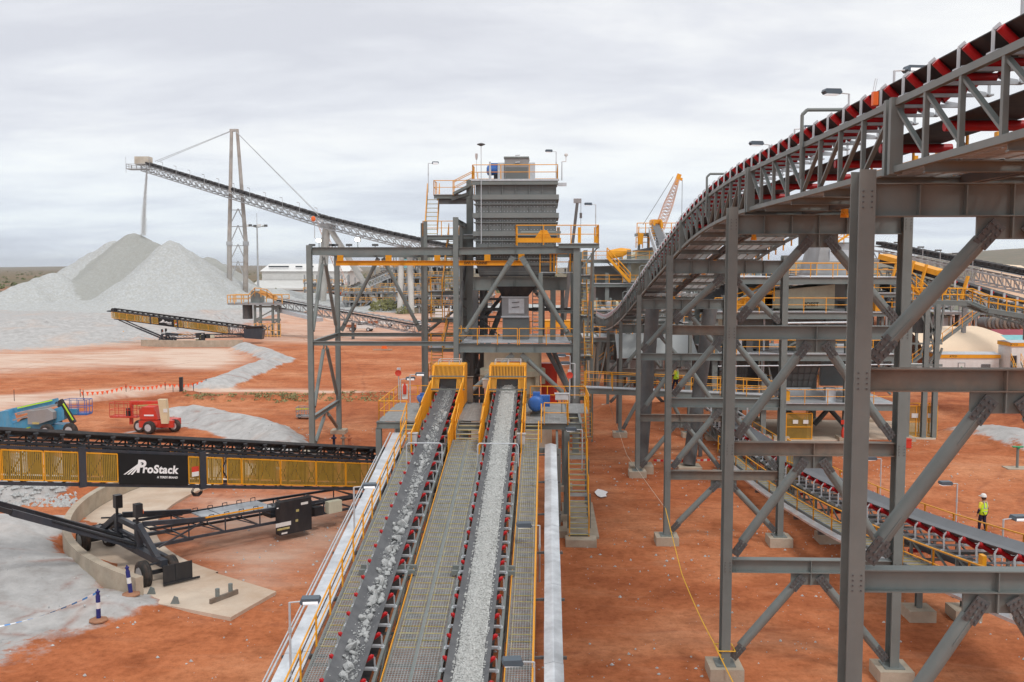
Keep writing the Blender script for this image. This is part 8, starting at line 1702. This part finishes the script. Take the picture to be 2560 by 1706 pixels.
def hut(x0_, x1_, ytop, ybot, v, label, door=None, win=None, text=None, sign=None, depth=3.2, dark=None):
    a = pv(x0_, 0, v).x; b_ = pv(x1_, 0, v).x; z1 = pv(0, ytop, v).z; z0 = max(0, pv(0, ybot, v).z); t_ = thing('site_hut', label, 'site hut', (a, v, 0), None)
    MB().box((a, v, z0), (b_, v + depth, z1)).build('wall', white, t_); h = z1 - z0
    MB().box((a - .1, v - .12, z1), (b_ + .1, v + depth + .1, z1 + .42)).build('fascia', yellow, t_); mb = MB(); mb.prism([(v - .15, z1 + .42), (v + depth / 2, z1 + .62), (v + depth + .15, z1 + .42)], 0, a - .15, b_ + .15); mb.build('roof', galv, t_)
    if door: p = pv(door[0], 0, v).x; q = pv(door[1], 0, v).x; d = MB().box((p, v - .05, z0 + .1), (q, v - .01, z0 + 2.25)).build('door', dark or white, t_); 
    if door: f = MB(); f.bar((p, v - .04, z0 + .1), (p, v - .04, z0 + 2.3), .06, .06, (0, 1, 0)); f.bar((q, v - .04, z0 + .1), (q, v - .04, z0 + 2.3), .06, .06, (0, 1, 0)); f.bar((p, v - .04, z0 + 2.28), (q, v - .04, z0 + 2.28), .06, .06); f.build('door_frame', steel_far, t_)
    if door and sign: MB().box((p + .3, v - .07, z0 + 1.2), (q - .3, v - .055, z0 + 1.85)).build('door_sign', green, t_); MB().box((p + .3, v - .07, z0 + .6), (q - .3, v - .055, z0 + .9)).build('door_sign', green, t_)
    if win:
        p = pv(win[0], 0, v).x; q = pv(win[1], 0, v).x; w_ = MB().box((p, v - .04, z0 + 1.05), (q, v - .01, z0 + 2.15)).build('window', glassd, t_); f = MB()
        for i in range(10): u = p + (q - p) * i / 9; f.bar((u, v - .06, z0 + 1.05), (u, v - .06, z0 + 2.15), .025, .02, (0, 1, 0))
        f.build('window_bars', galv, w_)
    if text: text_mesh(text, .3, 'lettering', text_k, t_, (pv(2193, 0, v).x if x0_ < 2250 else pv(2332, 0, v).x, v - .125, z1 + .2), (math.pi / 2, 0, 0), .003, .006)
    MB().box((a + .2, v + .2, -.1), (b_ - .2, v + depth - .2, z0)).build('base', steel_dark, t_); return t_
hut(2160, 2300, 822, 878, 112, 'white site hut with yellow fascia, green signed door and barred window', (2206, 2221), (2259, 2280), 'ATCO', True)
hut(2328, 2440, 795, 862, 110, 'white site hut at the right edge with open dark doorway and steps', (2326, 2340), None, 'ATCO', None, dark=glassd)  # dark door pane stands in for the shade inside the open doorway
s2 = thing('steps', 'yellow railed steps up to the right edge site hut', 'steps', pv(2330, 850, 96)); stair(s2, pv(2334, 832, 109.6), pv(2346, 862, 106.5), 1.1, (1, 0, 0), 6)
cn = thing('container', 'white shipping container with door bars left of the site hut', 'container', pz(2130, 860)); v_ = 106; a = pv(2112, 0, v_).x; b_ = pv(2148, 0, v_).x; MB().box((a, v_, 0), (b_, v_ + 3, 2.7)).build('container_body', white, cn); mb = MB()
for i in range(5): u = a + (b_ - a) * (i + .5) / 5; mb.bar((u, v_ - .04, .1), (u, v_ - .04, 2.6), .05, .04, (0, 1, 0))
mb.build('door_bars', galv, cn)
for x0_, x1_, y0_, y1_, m_, lb, vv in ((2300, 2480, 768, 790, maroon, 'maroon roofed long shed behind the site huts', 140), (2318, 2480, 782, 800, teal, 'teal clad low building behind the right edge site hut', 132)):
    a = pv(x0_, 0, vv).x; b_ = pv(x1_, 0, vv).x; t_ = thing('shed', lb, 'shed', (a, vv, 0)); MB().box((a, vv, 0), (b_, vv + 5, pv(0, y0_ + 5, vv).z)).build('wall', white if m_ is maroon else teal, t_); mb = MB(); z = pv(0, y0_ + 5, vv).z; mb.prism([(vv - .3, z), (vv + 2.5, z + .9), (vv + 5.3, z)], 0, a - .2, b_ + .2); mb.build('roof', m_, t_)
# stacked old conveyor drums far right
for i in range(12):
    p = pv(2262 + i * 9, 742 + (i % 3), 170); t_ = thing('steel_drum', 'rusty steel drum section lying in a row beyond the dome shelter', 'drum', (p.x, 170, 0), 'rusty drum sections'); mb = MB(); mb.lathe((p.x, 170, p.z), (.5, -1, 0), [(.9, -.8), (1.0, -.7), (1.0, .7), (.9, .8)], 14); mb.build('drum_shell', steel_rust if i % 2 else steel_dark, t_, True)
# white dome far right on the hill foot
dh = thing('dome_building', 'small pale dome on the horizon behind the long galvanised conveyor', 'dome', pv(2305, 610, 300)); p = pv(2308, 608, 300); MB().lathe((p.x, 300, 0), (0, 0, 1), [(8, 0), (8, p.z - 4), (7, p.z - 1.5), (4.5, p.z - .3), (.5, p.z)], 20).build('dome_shell', tent, dh, True)

plant('process_plant', 'yellow railed grey decks and hoppers just left of the crushing building', 1580, 1665, 760, 640, 104, 8, 4, [740, 712, 676], 21, fill=.8, colt=.28, frame=steel, yl=yellow)
plant('process_plant', 'dense grey and yellow plant right behind the crushing building top deck', 1665, 1800, 740, 600, 108, 9, 6, [706, 668, 632], 22, fill=.8, colt=.28, frame=steel, yl=yellow)
plant('process_plant', 'grey frame with bins between the crushing building and the slim trestle', 1950, 2110, 760, 625, 112, 9, 6, [716, 672, 640], 23, fill=.85, colt=.28, frame=steel, yl=yellow)
plant('process_plant', 'steel frames and yellow rails low under the fourth and fifth trestles', 1350, 1520, 800, 745, 104, 5, 7, [775], 24, fill=.5, colt=.24, frame=steel, yl=yellow)

for (x0_, x1_, y0_, y1_, dv, m_) in ((1655, 1735, 655, 706, 8.4, steel_dark), (1745, 1790, 650, 706, 8.4, liner), (1945, 2050, 650, 700, 8.2, liner), (1650, 1690, 730, 800, 7.5, liner), (1700, 1785, 728, 770, 1.4, liner), (1800, 1935, 730, 768, 7.5, steel_dark), (1950, 2045, 730, 800, 6, steel_dark), (1655, 1688, 838, 915, 6, steel_dark), (1740, 1795, 838, 915, 7.5, steel_dark), (1910, 1938, 838, 880, 6.5, liner), (1950, 2050, 838, 912, 7, liner), (1700, 1780, 775, 806, 1.6, steel_dark)):
    scr(x0_, x1_, y0_, y1_, dv, dv + .5, m_, 'cladding')
for x in (1665, 1700, 1722, 1760, 1778, 1815, 1910, 1965, 1990, 2020):
    rg = random.Random(x); k = rg.randrange(3); z = zd[k]; p = P(x, 700); MB().box((p.x, V + .8, z), (p.x + rg.uniform(.3, .8), V + 1.5, z + rg.uniform(.6, 1.5))).build('equipment_box', rg.choice([steel_far, galv, steel_dark, yellow, cream]), sB)
mb = MB()
for k in range(3):
    for x in (1700, 1765, 1990): p = P(x, 700); mb.tube((p.x, V + 1.2, zd[k] + .1), (p.x, V + 1.2, zd[k + 1] - .3), .09, 6)
mb.build('pipework', galv, sB)
# ================================================================== VEHICLES AND SMALL THINGS
dusty = mat('dusty_tray', (.34, .12, .06), .8, 0, .2, 2)
def ute(x, y, label, rz, body, tray, proto=None):
    p = pz(x, y); t_ = thing('pickup_truck', label, 'pickup truck', (0, 0, 0), None, local=True)   # length along +x
    mb = MB(); mb.prism([(-.5, .55), (2.55, .55), (2.6, .95), (2.3, 1.12), (1.35, 1.18), (.75, 1.75), (-.35, 1.78), (-.5, 1.2)], 1, -.88, .88); mb.build('body', body, t_)
    mb = MB(); mb.prism([(-.32, 1.2), (1.2, 1.2), (.72, 1.68), (-.3, 1.70)], 1, -.895, -.882); mb.prism([(-.32, 1.2), (1.2, 1.2), (.72, 1.68), (-.3, 1.70)], 1, .882, .895); mb.build('window', glassd, t_)
    mb = MB(); mb.prism([(1.30, 1.19), (1.36, 1.2), (.80, 1.74), (.76, 1.74)], 1, -.78, .78); mb.build('windscreen', glassd, t_)
    MB().box((-2.6, -.95, .78), (-.55, .95, .88)).box((-2.6, -.95, .88), (-.55, -.91, 1.12)).box((-2.6, .91, .88), (-.55, .95, 1.12)).box((-2.6, -.95, .88), (-2.56, .95, 1.12)).build('tray', tray, t_); MB().box((-2.5, -.4, .5), (2.3, .4, .62)).build('chassis', steel_dark, t_)
    mb = MB(); mb.box((-.62, -.85, .88), (-.56, .85, 1.75)); mb.build('headboard', tray, t_)
    for a in (-1.55, 1.7):
        for s in (-1, 1): wheel(t_, (a, s * .78, .38), (0, s, 0), .38, .25)
    for s in (-1, 1): MB().cb((2.58, s * .62, .88), (.06, .35, .16)).build('headlight', galv, t_)
    t_.location = (p.x, p.y, .05); t_.rotation_euler = (0, 0, rz); t_.scale = (1.15,) * 3; return t_
ute(829, 762, 'white pickup truck with a tray seen through the left tower bay', R(-8), white, dusty)
ute(877, 752, 'pickup truck with red dusty tray parked behind the distant low conveyor, left one', R(4), white, dusty)
ute(957, 758, 'pickup truck with red dusty tray half hidden behind the tower stair, right one', R(4), white, dusty)
tk = thing('truck', 'white truck cab parked behind the tower stairs under the process plant', 'truck', pz(1018, 735)); v_ = 232; a = pv(1000, 0, v_).x; b_ = pv(1042, 0, v_).x; MB().box((a, v_, 1), (b_ - 1, v_ + 2.4, 3.4)).build('body', white, tk); MB().prism([(b_ - .9, 1), (b_ + 1, 1), (b_ + .9, 2.1), (b_ + .2, 3.1), (b_ - .9, 3.1)], 1, v_, v_ + 2.3).build('cab', white, tk); [wheel(tk, (u, v_, .5), (0, 1, 0), .5, .3) for u in (a + 1, a + 2.4, b_)]
# cable drum on pallet
cdm = thing('cable_reel', 'orange cable reel standing on a pallet on open red ground', 'cable reel', pz(885, 808)); p = pz(883, 804); MB().lathe((p.x, p.y, .75), (0, 0, 1), [(.6, -.55), (.6, -.45), (.42, -.44), (.42, .44), (.6, .45), (.6, .55)], 16).build('reel', orange, cdm, True); mb = MB(); mb.box((p.x - 1.6, p.y - 1.6, .02), (p.x + 1.4, p.y - .2, .14)); mb.box((p.x - 1.6, p.y - 1.6, .14), (p.x + 1.4, p.y - 1.3, .2)); mb.build('pallet', mat('timber', (.42, .28, .2), .9), cdm)
# stakes with orange flags
rg = random.Random(9)
stk = [(185, 921), (192, 924), (290, 909), (380, 903), (398, 910), (445, 907), (474, 894), (33, 922)]
for i, (x, y) in enumerate(stk):
    p = pz(x, y); t_ = thing('stake', 'thin dark survey stake holding up the string of orange flags', 'stake', p, 'survey stakes'); MB().tube(p, p + Vector((0, 0, 1.2)), .035, 6).build('stake_rod', black, t_); MB().tube(p + Vector((0, 0, 1.18)), p + Vector((0, 0, 1.26)), .05, 6).build('stake_cap', orange, t_)
for k in range(3): pass
fl = thing('flag_line', 'long string of small orange triangular flags between the survey stakes', 'bunting', pz(280, 905)); mb = MB(); m2 = MB(); P = [pz(190, 922), pz(290, 907), pz(380, 902), pz(474, 893)]
for p, q in zip(P, P[1:]):
    for i in range(9):
        f = i / 9; c = p.lerp(q, f) + Vector((0, 0, .95 - .25 * math.sin(math.pi * f))); e = p.lerp(q, (i + 1) / 9) + Vector((0, 0, .95 - .25 * math.sin(math.pi * (i + 1) / 9))); mb.tube(c, e, .012, 4)
        if i % 1 == 0: m2.add([c + Vector((.16, 0, 0)), c - Vector((.16, 0, 0)), c - Vector((0, 0, .42)), c + Vector((.16, .012, 0)), c + Vector((-.16, .012, 0)), c + Vector((0, .012, -.42))], [(0, 1, 2), (3, 5, 4)])
mb.build('string', orange, fl); m2.build('flags', mat('flag_orange', (.95, .13, .04), .6), fl)
t_ = thing('pump_post', 'dark steel pipe post standing on the pale path left of the tower', 'post', pz(417, 908)); p = pz(417, 908); MB().bar(p, p + Vector((0, 0, 1.9)), .32, .32, (0, 1, 0)).build('post', black, t_); MB().cb(p + Vector((.5, -.5, .2)), (.4, .3, .4)).build('valve_box', steel_dark, t_)
# safety cone / sign by the stockpile
t_ = thing('warning_sign', 'small yellow and red warning sign standing below the stockpile', 'sign', pz(284, 778)); p = pz(284, 778); MB().lathe(p, (0, 0, 1), [(.6, 0), (.6, .1), (.5, .1), (.1, 1.4)], 12).build('cone', yellow, t_, True); MB().lathe(p, (0, 0, 1), [(.36, .6), (.26, .95)], 12).build('band', redp, t_)
# valves and drill collar at left portal foot
t_ = thing('valve', 'red topped valve post beside the foot of the left tower bay', 'valve', pz(785, 1035)); p = pz(787, 1032)
for dx, c in ((-.7, navy), (0, steel_rust), (.45, dusty)): MB().lathe(p + Vector((dx, .3, 0)), (0, 0, 1), [(.22, 0), (.22, .1), (.1, .12), (.1, .7), (.2, .72), (.2, .82), (.08, .86), (.08, 1.0)], 12).build('valve_body', c, t_, True)
t_ = thing('barrow_frame', 'small galvanised frame trolley with lime rail left of the tower bay foot', 'trolley', pz(705, 960)); p = pz(703, 962); mb = MB(); deckrail_cage(mb, p + Vector((0, 0, .25)), 1.5, .9, .8, .03); mb.build('frame', steel_far, t_); MB().tube(p + Vector((-.8, -.45, .9)), p + Vector((.9, -.45, .95)), .035, 6).build('rail', hivis, t_); [wheel(t_, (p.x + s, p.y, .18), (0, 1, 0), .18, .1) for s in (-.6, .6)]
t_ = thing('hydrant', 'green handled standpipe on a small pad at the far right of the dirt yard', 'standpipe', pz(2337, 1080)); p = pz(2337, 1078); MB().box((p.x - .8, p.y - .5, 0), (p.x + .8, p.y + .5, .1)).build('pad', concrete, t_); mb = MB(); mb.tube(p, p + Vector((0, 0, 1.5)), .09, 8); mb.build('pipe', steel, t_); mb = MB(); mb.tube(p + Vector((-.35, 0, 1.5)), p + Vector((.35, 0, 1.5)), .06, 6); mb.tube(p + Vector((0, -.2, 1.45)), p + Vector((0, .2, 1.45)), .06, 6); mb.build('handle', green, t_)
# safety showers / people signs on platform: white box and red extinguisher
t_ = thing('fire_extinguisher', 'red fire extinguisher hanging at the rear rail of the head platform', 'fire extinguisher', pv(932, 895, 57.2)); p = pv(930, 893, 57.2); MB().lathe(p - Vector((0, 0, .35)), (0, 0, 1), [(.1, 0), (.11, .04), (.11, .5), (.04, .62), (.04, .7)], 12).build('cylinder', redp, t_, True); MB().cb(p + Vector((0, .08, -.2)), (.35, .04, .9)).build('backboard', white, t_)
# shrub behind plant and bushes
def shrub(x, y, r, label):
    p = pz(x, y); t_ = thing('shrub', label, 'shrub', p); mb = MB(); rg = random.Random(int(x)); tuft(mb, rg, p, r, 420, r * .09); mb.build('foliage', mat('shrub_leaf', (.22, .22, .09), .8, 0, .4, .8) if 'shrub_leaf' not in MATS else MATS['shrub_leaf'], t_); MB().tube(p, p + Vector((0, 0, r * .6)), r * .04, 6).build('stem', bark, t_)
shrub(883, 716, 4.6, 'large olive green bush in front of the plant seen through the left tower bay'); shrub(930, 722, 2.6, 'smaller olive bush right of the large one behind the distant conveyor')
shrub(2105, 752, 5, 'green bush beside the slim trestle beyond the crushing building'); shrub(2290, 762, 3.2, 'bright green bush at the foot of the bank by the dome shelter')
# overhanging light pole, top right corner
t_ = thing('pole', 'galvanised pole rising out of frame at the top right corner behind the belt', 'pole', pv(2349, 90, 15.5)); p = pv(2350, 130, 15.6); MB().tube(p, p + Vector((0, 0, 3)), .06, 10).build('post', galv, t_); MB().tube(p + Vector((0, 0, .4)), p + Vector((0, 0, .5)), .1, 10).build('clamp', galv, t_)
# ================================================================== HAZE
hz = bpy.data.meshes.new('haze'); mb = MB(); mb.box((-9500, -260, float(Z.min()) - 1.0), (9500, 15200, float(Z.max()) + 20))
hm = bpy.data.materials.new('haze'); hm.use_nodes = True; t = hm.node_tree; t.nodes.clear(); o_ = N(t, 'ShaderNodeOutputMaterial'); pv_ = N(t, 'ShaderNodeVolumePrincipled'); pv_.inputs['Color'].default_value = (.90, .94, 1, 1); pv_.inputs['Density'].default_value = .00007; pv_.inputs['Anisotropy'].default_value = .2
t.links.new(pv_.outputs[0], o_.inputs['Volume']); o = mb.build('haze', hm); o['kind'] = 'stuff'; o['label'] = 'thin pale haze over the plain'
